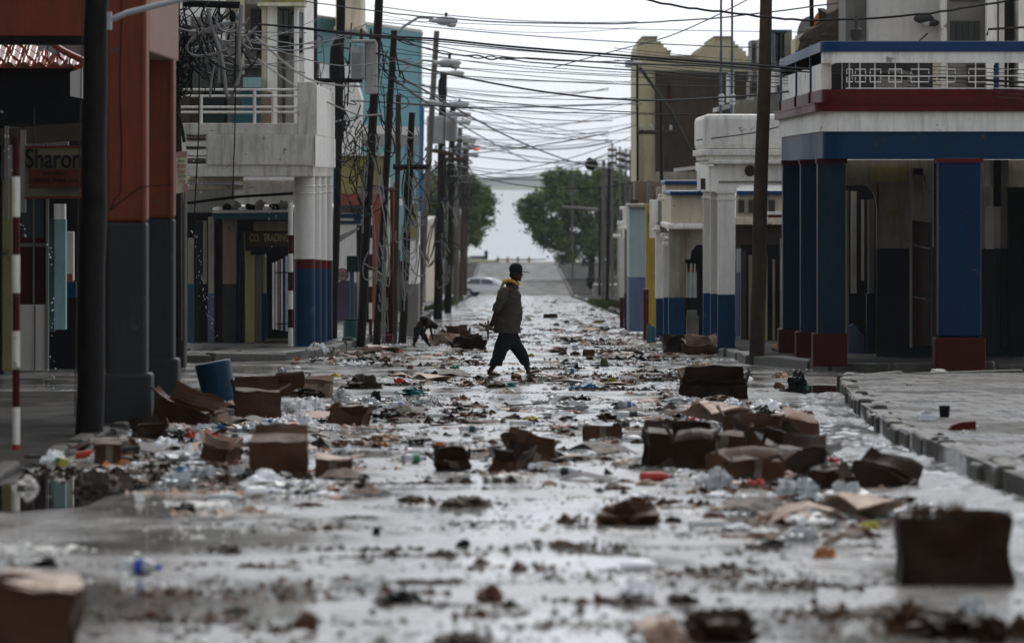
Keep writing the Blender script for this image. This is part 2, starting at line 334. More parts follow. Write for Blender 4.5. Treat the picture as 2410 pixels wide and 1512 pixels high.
TROUS = M('black_trouser_cloth', (.008, .011, .013), .75, .2, 10)
CAPM = M('black_cap_cloth', (.007, .009, .010), .6, .2, 14)
YCLO = M('yellow_cloth', (.42, .27, .04), .7, .15, 14)
SOLE = M('worn_brown_leather', (.11, .085, .06), .5, .25, 14)
CARP = M('silver_white_car_paint', (.72, .72, .71), .22, .05, 4)
RUBB = M('tyre_rubber', (.012, .012, .012), .6, .2, 8)
CARG = M('tinted_car_glass', (.06, .05, .07), .1, .1, 3, spec=.8)
# ---------------------------------------------------------------- ground
def sheet(name, rows, mat, label, cat='ground', kind='structure'):
    "rows of equally many points"
    n = len(rows[0]); v = [p for r in rows for p in r]
    f = [(i * n + k, i * n + k + 1, (i + 1) * n + k + 1, (i + 1) * n + k) for i in range(len(rows) - 1) for k in range(n - 1)]
    return solo(name, [(v, f)], mat, label, cat, kind=kind)
Ys = [8 + i * 7 for i in range(61)] + [430.]
sheet('road', [[Vector((X, Y, G(Y))) for X in (-70, -8, -3.3, 0, 3.4, 8, 70)] for Y in Ys], ROAD, 'wet mirror-like street running downhill towards the sea', 'road')
FY = FPX * 9.1 / (680 - HY)
sheet('quay_road', [[Vector((X, Y, 1.41)) for X in (-120, 0, 120)] for Y in (429, 515, 606)], ROAD2, 'dull grey cross road at the foot of the street before the water', 'road')
for s_, lb in ((-1, 'left'), (1, 'right')):
    xa, xb = (-60, -3.5) if s_ < 0 else (4.7, 60)
    solo('pavement', [wb(xa, xb, 436, 596, 1.2, 1.54)], DPAVE, 'pavement beside the last stretch of street on the %s' % lb, 'pavement', kind='structure')
    q = (-3.5, -3.3) if s_ < 0 else (4.5, 4.7)
    solo('kerb', [wb(q[0], q[1], 436, 596, 1.2, 1.55)], DGREY, 'pale kerb beside the last stretch of street on the %s' % lb, 'kerb', kind='structure')
solo('quay_wall', [wb(-300, 300, 606, 609, -2, 1.43)], CONC, 'concrete edge of the quay where the street meets the harbour', 'wall', kind='structure')
WATER = bpy.data.materials.new('harbour_water'); WATER.use_nodes = True
_t = WATER.node_tree; _b = _t.nodes['Principled BSDF']; _b.inputs['Base Color'].default_value = (.035, .05, .05, 1); _b.inputs['Roughness'].default_value = .22; _b.inputs['IOR'].default_value = 1.33
_g = _t.nodes.new('ShaderNodeNewGeometry'); _m = _t.nodes.new('ShaderNodeMapping'); _m.inputs['Scale'].default_value = (.10, .012, 1); _n = _t.nodes.new('ShaderNodeTexNoise'); _n.inputs['Scale'].default_value = 1.2; _n.inputs['Detail'].default_value = 7
_p = _t.nodes.new('ShaderNodeBump'); _p.inputs['Strength'].default_value = .8; _p.inputs['Distance'].default_value = 1.5
_t.links.new(_g.outputs['Position'], _m.inputs[0]); _t.links.new(_m.outputs[0], _n.inputs['Vector']); _t.links.new(_n.outputs[0], _p.inputs['Height']); _t.links.new(_p.outputs[0], _b.inputs['Normal'])
sheet('sea', [[Vector((X, Y, 0)) for X in (-1200, 0, 1200)] for Y in (609, 2500, 6100)], WATER, 'pale harbour water between the quay and the far spit of land', 'water')
# the far spit: sand and salt flats, scrub, then a low tree line
FARG = M('far_salt_flat_grass', (.20, .22, .14), .9, .25, .01); FART = M('far_mangrove', (.05, .075, .045), .9, .3, .02); FARS = M('far_grey_shore', (.13, .14, .14), .9, .2, .01)
def far_ridge(name, Y, hx, mat, label, jag, w=60, seed=0, x0=-900, x1=900, step=6):
    v, f = [], []; n = int((x1 - x0) / step)
    for i in range(n + 1):
        X = x0 + i * step; h = hx + jag * noise.fractal(Vector((X * .012, seed, 0)), .8, 2.2, 6) + jag * .35 * noise.noise(Vector((X * .11, seed, 3)))
        v += [Vector((X, Y, -.5)), Vector((X, Y + w * .25, max(.3, h))), Vector((X, Y + w, max(.3, h * .8))), Vector((X, Y + w * 1.3, -.5))]
    for i in range(n):
        for k in range(3): f.append((i * 4 + k, i * 4 + k + 1, i * 4 + k + 5, i * 4 + k + 4))
    return solo(name, [(v, f)], mat, label, 'land', kind='structure')
far_ridge('far_flats', 4300, 2.2, FARG, 'pale green salt flat across the harbour', .5, 900, 3)
far_ridge('far_shore', 5250, 7.0, FARS, 'grey low shore behind the salt flat', .8, 200, 5)
far_ridge('far_tree_line', 5600, 10.5, FART, 'hazy line of low trees on the horizon', 6.0, 120, 9)

# pavements
def slab_poly(name, pts, lift, mat, label, skirt=.3):
    "a raised pavement: top follows the street slope, sides drop below it"
    top = [Vector((x, y, G(y) + (lift(x, y) if callable(lift) else lift))) for x, y in pts]; n = len(top)
    v = top + [p - Vector((0, 0, skirt)) for p in top]
    return solo(name, [(v, [tuple(range(n))] + [(i, (i + 1) % n, (i + 1) % n + n, i + n) for i in range(n)])], mat, label, 'pavement', kind='structure')
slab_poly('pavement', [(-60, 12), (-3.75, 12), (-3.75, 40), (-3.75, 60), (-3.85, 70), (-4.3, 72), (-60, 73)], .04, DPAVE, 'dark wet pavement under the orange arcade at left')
slab_poly('pavement', [(-60, 99), (-5.2, 99), (-4.0, 101), (-3.6, 104), (-3.35, 112), (-3.15, 140), (-3.0, 200), (-2.95, 425), (-60, 425)], .14, PAVE, 'pale wet pavement in front of the concrete balcony building')
slab_poly('pavement', [(3.45, 12), (60, 12), (60, 79.5), (5.4, 79.5), (4.75, 79), (4.42, 77), (4.1, 70), (3.75, 62), (3.45, 52), (3.42, 40)], .15, PAVE, 'wet brick pavement at lower right behind the broken kerb')
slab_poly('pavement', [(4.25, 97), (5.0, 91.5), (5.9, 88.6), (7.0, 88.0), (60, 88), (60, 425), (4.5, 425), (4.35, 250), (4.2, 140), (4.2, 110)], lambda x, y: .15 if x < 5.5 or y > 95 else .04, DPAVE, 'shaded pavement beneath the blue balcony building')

# kerb stones, each its own piece
def kerb_run(name, pts, lift, w, label, seed, inward, smin=1.1, smax=2.2, km=None):
    rnd = random.Random(seed); K = None
    P0 = Vector((pts[0][0], pts[0][1], G(pts[0][1]))); K = Thing(name, P0, label, 'kerb', kind='structure')
    for (xa, ya), (xb, yb) in zip(pts, pts[1:]):
        L = math.hypot(xb - xa, yb - ya); d = Vector((xb - xa, yb - ya, 0)) / L; nrm = Vector((-d.y, d.x, 0)) * inward; s = 0
        while s < L - .25:
            e = min(L, s + rnd.uniform(smin, smax)); a, b = s + rnd.uniform(.02, .06), e - rnd.uniform(.0, .04); j = rnd.uniform(-.05, .05); up = lift + rnd.uniform(-.035, .03)
            q = []
            for side, ww in ((0, j), (1, w + j)):
                for t in (a, b):
                    p = Vector((xa, ya, 0)) + d * t + nrm * ww; q.append(p)
            tl = rnd.uniform(-.03, .03); v = [Vector((p.x, p.y, G(p.y) + z + (tl * (1 if i_ % 2 else -1) if z > 0 else 0))) for z in (-.15, up) for i_, p in enumerate(q)]
            f = [(0, 1, 3, 2), (4, 5, 7, 6), (0, 1, 5, 4), (2, 3, 7, 6), (0, 2, 6, 4), (1, 3, 7, 5)]
            o = K.part('kerb_stone', (v, f), km or KERB); bev(o, .035, 3); s = e
    return K
kerb_run('kerb', [(3.42, 26), (3.42, 40), (3.45, 52), (3.75, 62), (4.1, 70), (4.42, 77), (4.75, 79), (5.4, 79.6)], .155, .15, 'broken mossy kerb along the rushing gutter at right', 3, -1, .5, 1.6)
kerb_run('kerb', [(5.4, 79.8), (9, 79.8)], .155, .2, 'low kerb across the end of the right brick pavement', 5, -1)
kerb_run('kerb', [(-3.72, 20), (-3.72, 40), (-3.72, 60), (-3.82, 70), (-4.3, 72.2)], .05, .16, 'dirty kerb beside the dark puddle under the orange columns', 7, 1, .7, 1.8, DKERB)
kerb_run('kerb', [(-9, 98.6), (-5.2, 98.7), (-4.0, 100.8), (-3.6, 104), (-3.33, 112), (-3.13, 140), (-2.98, 200), (-2.93, 420)], .17, .22, 'mossy kerb turning the corner below the concrete balcony', 9, 1, 1.6, 3.2)
kerb_run('kerb', [(9.5, 87.9), (5.9, 88.4), (5.0, 91.3), (4.22, 97), (4.17, 110), (4.17, 140), (4.32, 250), (4.47, 420)], .17, .22, 'stone kerb round the blue balcony building', 13, 1, 1.6, 3.2)

# rushing gutter water at right, black puddle at left
def ripple(name, path, mat, label, amp, nx=26, dy=.16, lift=.012, seed=1, fx=5):
    rows = []; y = path[0][0]; i = 0
    while y < path[-1][0]:
        for a, b in zip(path, path[1:]):
            if a[0] <= y <= b[0]: t = (y - a[0]) / (b[0] - a[0]); x0 = a[1] + (b[1] - a[1]) * t; x1 = a[2] + (b[2] - a[2]) * t
        row = []
        x0 += .18 * noise.noise(Vector((y * .7, seed, 7)))
        for k in range(nx + 1):
            X = x0 + (x1 - x0) * k / nx; edge = min(1, k / 5.) 
            row.append(Vector((X, y, G(y) + lift * edge - .006 * (1 - edge) + edge * amp * (noise.fractal(Vector((X * fx, y * fx * .35, seed)), .7, 2.1, 4)))))
        rows.append(row); y += dy
    n = nx + 1; v = [p for r in rows for p in r]; f = [(i * n + k, i * n + k + 1, (i + 1) * n + k + 1, (i + 1) * n + k) for i in range(len(rows) - 1) for k in range(nx)]
    return solo(name, [(v, f)], mat, label, 'water', kind='structure', smooth=True)
ripple('gutter_water', [(22, 2.5, 3.44), (40, 2.62, 3.44), (52, 2.75, 3.47), (62, 3.1, 3.77), (72, 3.6, 4.2)], GUTTER, 'churning silty water rushing along the right kerb', .032)
PUD = M('black_still_water', (.012, .012, .011), .04, .1, 1, spec=.6)
def puddle(cx, cy, rx, ry, label, seed):
    n = 40; v = [Vector((cx, cy, G(cy) + .006))]
    for k in range(n):
        a = 2 * math.pi * k / n; r = 1 + .35 * noise.noise(Vector((math.cos(a) * 1.5, math.sin(a) * 1.5, seed))); x = cx + rx * r * math.cos(a); y = cy + ry * r * math.sin(a); v.append(Vector((x, y, G(y) + .006)))
    return solo('puddle', [(v, [(0, k + 1, (k + 1) % n + 1) for k in range(n)])], PUD, label, 'puddle', kind='structure')
puddle(-3.2, 39.5, .55, 3.4, 'black still puddle against the left kerb reflecting columns', 2)
puddle(4.15, 74, .62, 3.5, 'dark puddle at the corner of the right pavement', 6)
puddle(.05, 83.2, .62, 2.2, 'clear puddle reflecting the walking man', 4)
# verge grass beside the far kerb
def tuft_field(name, rects, n, mat, label, h=.12, w=.03):
    rnd = random.Random(4); v, f = [], []
    for (x0, x1, y0, y1) in rects:
        for i in range(n):
            x, y = rnd.uniform(x0, x1), rnd.uniform(y0, y1); z = G(y) + .1; a = rnd.uniform(0, 3.14); l = Vector((math.cos(a), math.sin(a), 0)) * rnd.uniform(.5, 1) * w; t = Vector((rnd.uniform(-.06, .06), rnd.uniform(-.06, .06), h * rnd.uniform(.5, 1.3)))
            o = len(v); p = Vector((x, y, z)); v += [p - l, p + l, p + t]; f.append((o, o + 1, o + 2))
    return solo(name, [(v, f)], mat, label, 'grass', kind='stuff')
tuft_field('grass', [(4.0, 5.2, 240, 300), (-3.4, -2.9, 220, 340)], 2600, GRASS, 'weedy grass along the far kerbs', .22, .07)

# ---------------------------------------------------------------- left: orange arcade building
A = Thing('arcade_building', px(290, 975, 57), 'orange and slate arcade building with square columns at far left', 'building')
D1, D2 = 57.0, 61.6
def arcade_col(D, x0, x1, ytop):
    z0 = G(D) + .12; a, b = px(x0, 0, D), px(x1, 0, D); w = b.x - a.x; zs = CZ - (522 - HY) / FPX * D1; zp = CZ - (878 - HY) / FPX * D1
    zt = CZ - (ytop - HY) / FPX * D
    c = A.part('column', [wb(a.x, b.x, D, D + w, zs, zt)], ORANGE, bevel=.035)
    A.part('painted_dado', [wb(a.x + .001, b.x - .001, D + .001, D + w - .001, zp - .05, zs)], SLATE, parent=c, bevel=.035)
    A.part('plinth', [wb(a.x - .03, b.x + .05, D - .03, D + w + .03, z0 - .1, zp)], SLATE, parent=c, bevel=.03)
    for xx in (b.x - .05, ):
        A.part('edge_moulding', [wb(xx, xx + .018, D - .012, D, zs, zt - .1)], ORANGE, parent=c)
    return a.x, b.x, w
ax0, ax1, aw = arcade_col(D1, 249, 345, -60)
arcade_col(D2, 1205 + ax0 * FPX / D2, 1205 + ax1 * FPX / D2, -60)
A.part('side_beam', [wb(ax0 + .02, ax1 + .004, D1 + aw, D2 + aw + .4, CZ - (142 - HY) / FPX * D2, CZ + 2.6)], ORANGE2, bevel=.02)
A.part('front_beam', [wb(-7.5, ax0, D1 + .02, D1 + aw, CZ - (84 - HY) / FPX * D1, CZ + 2.6)], ORANGE)
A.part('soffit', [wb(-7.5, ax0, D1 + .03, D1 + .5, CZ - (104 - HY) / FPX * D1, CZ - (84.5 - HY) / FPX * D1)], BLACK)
A.part('upper_wall', [wb(-7.5, ax1 + .002, D1 + .01, D2 + 1, CZ + 2.6, CZ + 3.6)], ORANGE)
for y0, y1 in ((165, 168), (292, 294)):
    pass
A.part('drain_wire', [tube([px(284 + 2 * math.sin(i * .9), -40 + i * 45, D1 - .03) for i in range(12)] + [px(268, 470, D1 - .03), px(262, 492, D1 - .03)], .006, 5), tube([px(256, 495, D1 - .03), px(290, 470, D1 - .03), px(330, 440, D1 - .04), px(405, 434, D1 - .04)], .006, 5)], WIRE)
solo('building_side_wall', [wb(-8.2, -7.6, 40, 110, G(60) - 2, CZ + 5)], DGREY, 'dark party wall closing the back of the left arcade', 'wall')

# low shop with the glazed tile roof, behind the arcade
B = Thing('tiled_roof_shop', px(90, 872, 83), 'dark low shop with glazed red tile roof seen through the orange arcade', 'building')
DB = 83.
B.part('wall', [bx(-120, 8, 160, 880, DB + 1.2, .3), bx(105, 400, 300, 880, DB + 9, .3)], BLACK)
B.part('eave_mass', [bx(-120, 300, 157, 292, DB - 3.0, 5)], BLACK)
B.part('eave_board', [sl(-40, DB - 3.2, 196, DB - 3.2, 306, 345, 288, 330, .3)], BROWNW)
B.part('roof', [sl(-60, DB - 3.2, 60, DB + 3, 157, 162, 20, 60, .2), sl(-60, DB - 3.3, 196, DB - 3.3, 150, 160, 152, 160, 4.2)], BRICKR)
# hip ridge and the tiles, one by one
rt = random.Random(5)
for r in range(4):
    yb = 153 - r * 15.5; zb = DB - 3.35 + r * .28
    for k in range(9):
        x = -62 + k * 36 + (r % 2) * 2 + r * 6
        if x > 176 - r * 42: continue
        x2 = x + 33; yo = 0 if x < 120 else (x - 120) * .12
        a = px(x, yb + yo, zb); b = px(x2, yb + yo, zb); h = 15.5 / ppm(zb); n = 8; v = []
        for s in (0, 1):
            for i in range(n + 1):
                t = i / n; hump = .045 * math.sin(math.pi * min(1, t * 1.5)) if t < .67 else -.02 * math.sin(math.pi * (t - .67) / .33)
                v.append(Vector((a.x + (b.x - a.x) * t, zb + .30 * s - hump * .3, a.z + h * s * 1.05 + hump)))
        f = [(i, i + 1, n + 2 + i, n + 1 + i) for i in range(n)]
        v2 = [p - Vector((0, -.01, .03)) for p in v]; o = len(v)
        f += [(q[3] + o, q[2] + o, q[1] + o, q[0] + o) for q in list(f)] + [(i, i + o, i + 1 + o, i + 1) for i in range(n)]
        B.part('roof_tile', (v + v2, f), TILE, smooth=True)
B.part('hip_ridge', [tube([px(112, 96, DB - 2.6), px(152, 122, DB - 3.1), px(200, 145, DB - 3.6)], .05, 8)], TILE, smooth=True)
B.part('gable_panel', [ext([(118, 98), (200, 98), (200, 140)], DB - 2.2, .2)], GREY)
B.part('chain', [tube([px(112 + (i % 2), 104 + i * 5, DB - 5) for i in range(10)], .008, 5)], WIRE)
win = B.part('shop_window', [bx(47, 108, 455, 716, DB, .12)], DRED, bevel=.01)
B.part('pane', [bx(52, 76, 470, 560, DB - .01, .03)], GLASS, parent=win); B.part('pane', [bx(82, 102, 470, 560, DB - .01, .03)], GLASS, parent=win)
B.part('glazing_bar', [bx(47, 108, 572, 580, DB - .03, .05), bx(77, 81, 455, 716, DB - .03, .05)], GREY, parent=win)
B.part('stall_riser', [bx(43, 81, 716, 872, DB - .02, .2), bx(83, 113, 716, 872, DB - .06, .2)], LGREY, bevel=.01)
B.part('door_post', [bx(4, 28, 420, 872, DB - 1, .2)], OLIVE, bevel=.01)
B.part('door_post', [bx(-12, 3, 280, 872, DB - 1.2, .2)], BLACK)
B.part('white_jamb', [bx(108, 114, 470, 868, DB - .1, .1), bx(11, 20, 296, 520, DB - 3.6, .1), bx(48, 60, 306, 500, DB - 3.7, .12)], GREY)  # white jambs coloured grey, the dimness under the eave put into the paint
B.part('pilaster', [bx(114, 128, 515, 780, DB + .6, .2)], DTEAL); B.part('pilaster', [bx(127, 152, 480, 516, DB + .6, .3)], WHITE); B.part('pilaster', [bx(127, 154, 516, 775, DB + .6, .3)], TEAL2)
B.part('pilaster', [bx(156, 172, 545, 660, DB + 4, .3)], LGREY); B.part('pilaster', [bx(156, 170, 644, 664, DB + 3.98, .3)], BRICKR); B.part('pilaster', [bx(154, 178, 664, 700, DB + 3.97, .3)], BLUE)
B.part('lit_back_wall', [bx(108, 134, 315, 347, DB + 5, .2), bx(134, 160, 320, 342, DB + 5, .2), bx(160, 200, 300, 330, DB + 4.5, .2), bx(70, 76, 316, 340, DB + 4, .1)], GREY)  # plain grey wall pieces in front of the black back wall
B.part('hanging_panel', [sl(165, DB - 4, 194, DB - 4, 170, 226, 160, 232, .1)], LGREY)
SG = Thing('shop_sign', px(125, 465, 74), 'hanging wooden sign reading Sharon in black above a red panel', 'sign')
SGM = M('aged_yellow_board', (.12, .105, .06), .6, .2, 4); SGR = M('rust_red_sign_panel', (.10, .022, .012), .5, .2, 4)
bd = SG.part('board', [bx(58, 214, 346, 464, 74, .05)], SGM, bevel=.008)
SG.part('frame', [bx(58, 214, 343, 348, 73.98, .09), bx(58, 214, 462, 468, 73.98, .09)], SGR)
SG.part('red_panel', [bx(70, 214, 398, 441, 73.97, .04)], SGR, parent=bd)
SG.text('lettering', 'Sharon', px(126, 375, 73.96), .36, BLACK, bd, w=130 / ppm(74))
for i, s_ in enumerate(('HAIR & BEAUTY', 'Colouring   Braiding   Nails')): SG.text('lettering', s_, px(130, 408 + i * 15, 73.93), .075, BLACK, bd, w=(62, 104)[i] / ppm(74))
SG.text('lettering', 'HAIRDRESSER', px(150, 447, 73.95), .06, DGREY, bd, w=68 / ppm(74))
for x in (80, 205): SG.part('hanger', [tube([px(x, 344, 74), px(x, 250, 74)], .01, 5)], WIRE)

# striped red and white poles
def striped(x0, x1, ytop, ybase, D, segs, label, grp=None):
    T = Thing('striped_pole', px((x0 + x1) / 2, ybase, D), label, 'pole', grp)
    r = (x1 - x0) / 2 / ppm(D)
    for i, (a, b, m) in enumerate(segs): T.part('painted_band', [tube([px((x0 + x1) / 2, b, D), px((x0 + x1) / 2, a, D)], r, 14)], m, smooth=False)
    return T
st = [(323, 416, DRED), (416, 510, CONC)]; y = 510
for i in range(6): st.append((y, min(y + 89.5, 1057), (DRED, CONC)[i % 2])); y += 89.5
st[-1] = (st[-1][0], 1045, CONC); st.append((1045, 1058, REDP))
striped(29, 47, 323, 1058, 45, st, 'tall red and white striped pole at the left edge')
striped(678, 690, 475, 815, 109.5, [(475, 553, WCOL)] + [(553 + i * 43.5, min(818, 553 + (i + 1) * 43.5), (DRED, WCOL)[i % 2]) for i in range(6)], 'thin red and white striped pole beside the white round column')
striped(868, 876, 560, 790, 128, [(560 + i * 38, 560 + (i + 1) * 38, (WCOL, DRED)[i % 2]) for i in range(6)], 'faint red and white striped pole between two black poles')

# ---------------------------------------------------------------- left: concrete balcony building
Cb = Thing('balcony_building', px(717, 818, 110), 'grey concrete balcony building on round white and blue columns', 'building')
XR = -3.80; DF = 109.2
def zpx(y, D): return CZ - (y - HY) / FPX * D
Cb.part('balcony_slab', [wb(-6.4, XR - .02, DF, 121.4, zpx(416, DF), zpx(388.5, DF))], CONC, bevel=.02)
Cb.part('balcony_fascia', [wb(px(486, 0, DF).x, px(745, 0, DF).x - .02, DF - .05, DF + .2, zpx(388, DF), zpx(317, DF))], CONC, bevel=.015)
Cb.part('balcony_fascia', [wb(px(745, 0, DF).x - .02, XR + .03, DF - .09, 121.5, zpx(392, DF), zpx(318, DF))], CONC2, bevel=.015)
Cb.part('balcony_upstand', [wb(-6.45, px(700, 0, DF).x, DF, DF + .2, zpx(316.5, DF), zpx(290, DF))], CONC, bevel=.015)
Cb.part('pier', [wb(px(700, 0, DF).x, px(743, 0, DF).x, DF - .01, DF + .45, zpx(317.5, DF), zpx(192, DF))], CONC, bevel=.02)
Cb.part('parapet', [wb(px(743, 0, DF).x, XR - .015, DF + .03, 121, zpx(317.6, DF), zpx(197, DF))], CONC2, bevel=.02)
Cb.part('broken_edge', [bx(440, 484, 320, 332, DF + .3, .3), bx(438, 483, 344, 352, DF + .3, .3), bx(436, 484, 372, 386, DF + .2, .3), bx(436, 500, 390, 412, DF + .1, .3)], GREY)
for y in (318, 326, 347, 366, 380): Cb.part('reinforcing_bar', [tube([px(438, y, DF + .1), px(460, y + 2, DF), px(486, y + 1, DF + .1)], .012, 5)], BROWNW)
for y in (211, 226, 252, 264):
    Cb.part('rail', [tube([px(414, y, DF + .1), px(702, y, DF + .1)], .022, 8)], WHITE, smooth=True)
for x in (473, 599, 643):
    Cb.part('rail_post', [tube([px(x, 292, DF + .1), px(x, 209 if x == 599 else 226, DF + .1)], .03, 8)], WHITE, smooth=True)
# round columns with painted bands
for i, D in enumerate((110.2, 113.9, 117.5, 121.0)):
    r = .205; c0 = Vector((XR - r - .015, D, 0)); zg = G(D) + .13
    zA = [zg - .05, zg + 1.52, zg + 1.70, zpx(416, DF)]
    c = Cb.part('column', [lathe((c0.x, D, zA[2]), [(r * .98, 0), (r * .98, zA[3] - zA[2])], 24)], WCOL, smooth=True)
    Cb.part('red_band', [lathe((c0.x, D, zA[1]), [(r, 0), (r, .18)], 24)], RED, parent=c, smooth=True)
    Cb.part('blue_base', [lathe((c0.x, D, zA[0]), [(r, 0), (r, zA[1] - zA[0])], 24)], BLUE, parent=c, smooth=True)
    for zz in (.2, .34): Cb.part('capital_ring', [lathe((c0.x, D, zA[3] - zz), [(r, 0), (r + .012, .01), (r + .012, .025), (r, .035)], 24)], WCOL, parent=c, smooth=True)
# shop front under the balcony
DW = 116.
Cb.part('soffit_wall', [bx(552, 694, 424, 482, 121.5, .2)], CONC2); Cb.part('soffit_wall', [bx(440, 552, 416, 500, 122, .2)], GREY)
for a in (((440, 421), (572, 421), (572, 441), (440, 444)), ((440, 440), (560, 441))): Cb.part('waste_pipe', [tube([px(x, y, DF + 4) for x, y in a], .05, 8)], CREAM, smooth=True)
Cb.part('cable_run', [tube([px(440, 478, DF + 3), px(560, 463, DF + 3), px(690, 455, DF + 3.3)], .03, 6)], BLACK)
Cb.part('lintel', [bx(500, 700, 458, 482, 123, .2)], DRED)
aw = Cb.part('awning', [sl(500, DW - 1.4, 692, DW - 1.4, 502, 516, 500, 517, 1.4)], DTEAL, bevel=.01); Cb.part('awning_top', [sl(500, DW - 1.42, 692, DW - 1.42, 495, 501.5, 494, 499.5, 1.42)], LGREY, parent=aw)
for i in range(9):
    x = 515 + i * 19; Cb.part('roof_clutter', [sph(px(x, 491 - (i % 3) * 3, DW - .7), .12, .1, .05 + .03 * (i % 3), 8, 6, i, .5)], (CONC2, BLACK, GREY)[i % 3])
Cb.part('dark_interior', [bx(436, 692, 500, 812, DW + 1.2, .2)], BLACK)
for x0, x1, y0, y1, m, d in ((442, 456, 560, 668, DCREAM, 0), (440, 458, 668, 808, DTEAL, 0), (478, 487, 520, 668, DCREAM, .2), (490, 504, 510, 690, DCREAM, .1), (489, 504, 690, 806, LILAC, .09), (512, 522, 500, 806, BROWNW, .3), (524, 557, 512, 668, TAN, .1), (523, 557, 668, 808, SLATE, .09), (560, 568, 545, 808, NAVY, 0), (570, 576, 545, 800, TAN, .2), (577, 598, 590, 808, OLIVE, 0), (600, 617, 600, 806, GREY, .3), (618, 626, 600, 690, DCREAM, .3), (618, 628, 690, 800, BLUE, .28), (462, 476, 520, 806, DGREEN, .5)):
    Cb.part('shopfront_pilaster', [bx(x0, x1, y0, y1, DW + d, .2)], m, bevel=.008)
for i, (x, m) in enumerate(((641, WHITE), (648, WHITE), (654, PINKP), (661, WHITE), (667, BLUE2), (672, WHITE))):
    Cb.part('gate_slat', [bx(x, x + 4.5, 610 - i * 3 + 8, 780 - (6 - i), DW - .6 + i * .05, .03)], m)
Cb.part('gate_rail', [bx(638, 676, 640, 643, DW - .55, .03), bx(638, 676, 760, 763, DW - .55, .03)], BLACK)
sgn = Cb.part('shop_board', [bx(582, 684, 545, 580, DW - .25, .06)], BROWNW)
Cb.text('lettering', 'CO.  TRADING', px(634, 560, DW - .3), .22, OLIVE, sgn, w=92 / ppm(DW))
Cb.part('shop_board', [bx(596, 690, 520, 543, DW - .2, .06)], TAN); Cb.part('shop_board', [bx(590, 684, 582, 600, DW - .22, .06)], BLACK)
Cb.part('door_step', [bx(620, 692, 800, 812, DW - 1.0, 1.2)], BROWNW, bevel=.02)
# upper storeys set back behind the balcony
U = Thing('upper_building', px(640, 300, 124), 'mottled white upper storeys with teal and grey openings behind the balcony', 'building')
DU = 124.
U.part('wall', [bx(300, 716, -80, 480, DU + 1, 6)], CONC2)
for n_, x0, x1, y0, y1, m, d in (('brick_pier', 405, 446, 60, 300, BROWNW, -.2), ('recess', 448, 500, 40, 128, GREY, .6), ('awning_shade', 472, 520, 128, 210, DGREY, -.6), ('awning_shade', 500, 548, 135, 196, DGREY, -.62), ('pilaster', 505, 530, -60, 120, WHITE, -.3), ('pilaster', 560, 575, -60, 175, CREAM, -.1), ('recess', 578, 606, 10, 160, GREY, .4), ('recess', 590, 612, 20, 120, DGREY, .38), ('shutter', 566, 612, 205, 292, DTEAL, -.3), ('shutter', 572, 615, 182, 206, TEAL2, -.5), ('shutter', 546, 566, 262, 292, DTEAL, -.31), ('door', 612, 640, 216, 296, TAN, -.2), ('pilaster', 616, 628, 0, 300, CREAM, -.05), ('pilaster', 629, 652, -60, 300, WHITE, -.15), ('cornice', 612, 716, -60, 6, OLIVE, -.6), ('cornice', 606, 716, 6, 14, CREAM, -.7), ('window_shutter', 440, 470, 215, 300, BROWNW, -.1), ('green_screen', 478, 528, 215, 292, DGREEN, -.25), ('pilaster', 692, 700, -60, 300, WHITE, -.1)):  # the awning blocks are dark grey themselves
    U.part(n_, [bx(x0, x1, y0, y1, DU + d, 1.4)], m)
for (x0, x1, y0, y1) in ((653, 680, 22, 124), (684, 712, 30, 124)):
    w_ = U.part('window', [bx(x0, x1, y0, y1, DU + .8, .3)], DGREY)
    U.part('pane', [bx(x0 + 2, x1 - 2, y0 + 2, y0 + 60, DU + .78, .02)], LBLUE, parent=w_)
    U.part('glazing_bar', [bx((x0 + x1) / 2 - 1, (x0 + x1) / 2 + 1, y0, y1, DU + .74, .03), bx(x0, x1, y0 + 62, y0 + 66, DU + .74, .03)], DGREY, parent=w_)
U.part('drainpipe', [tube([px(668, 124, DU + .7), px(668, 300, DU + .7)], .04, 6)], GREY)

# beyond: cream, white and teal blocks
V = Thing('teal_building', px(900, 700, 210), 'tall teal walled building rising behind the left power poles', 'building')
V.part('side_wall', [sl(744, 205, 990, 221, 40, 500, 76, 640, 4)], TEAL)
V.part('pale_corner', [sl(958, 220.6, 990, 220.8, 74, 640, 78, 640, .2)], TEAL2)
V.part('coping', [sl(740, 204.8, 992, 221, 34, 41, 70, 77, 4.3)], LGREY)
V.part('string_course', [sl(800, 208, 990, 220.8, 292, 312, 300, 318, .3)], LGREY)
V.part('window_band', [sl(800, 207.9, 985, 220.5, 312, 338, 318, 342, .3)], GREY)
V2 = Thing('white_building', px(815, 470, 140), 'white rendered block between the balcony building and the teal wall', 'building')
V2.part('wall', [bx(745, 838, 150, 368, 175, 3)], WHITE); V2.part('wall', [ext([(838, 190), (850, 230), (842, 368), (838, 368)], 175.2, 3)], WHITE)
V2.part('cream_storey', [bx(790, 850, -80, 66, 205, 6)], CREAM)
V2.part('roof_ledge', [bx(786, 856, 62, 70, 204.8, 6)], CREAM)
Y1 = Thing('yellow_shop', px(840, 756, 168), 'low olive yellow shop with a brick red band and white and purple wall', 'building')
Y1.part('upper_wall', [bx(786, 905, 366, 455, 166, 8)], OLIVE); Y1.part('coping', [bx(784, 908, 360, 367, 165.8, 8.2)], LGREY)
Y1.part('red_band', [bx(786, 905, 455, 484, 165.8, 8)], BRICKR); Y1.part('eave', [bx(786, 866, 482, 492, 164.6, 1.2)], DGREY)
Y1.part('red_pier', [bx(877, 896, 470, 760, 165.4, .6)], BRICKR); Y1.part('frieze', [bx(786, 876, 492, 502, 166.2, 1)], DCREAM)
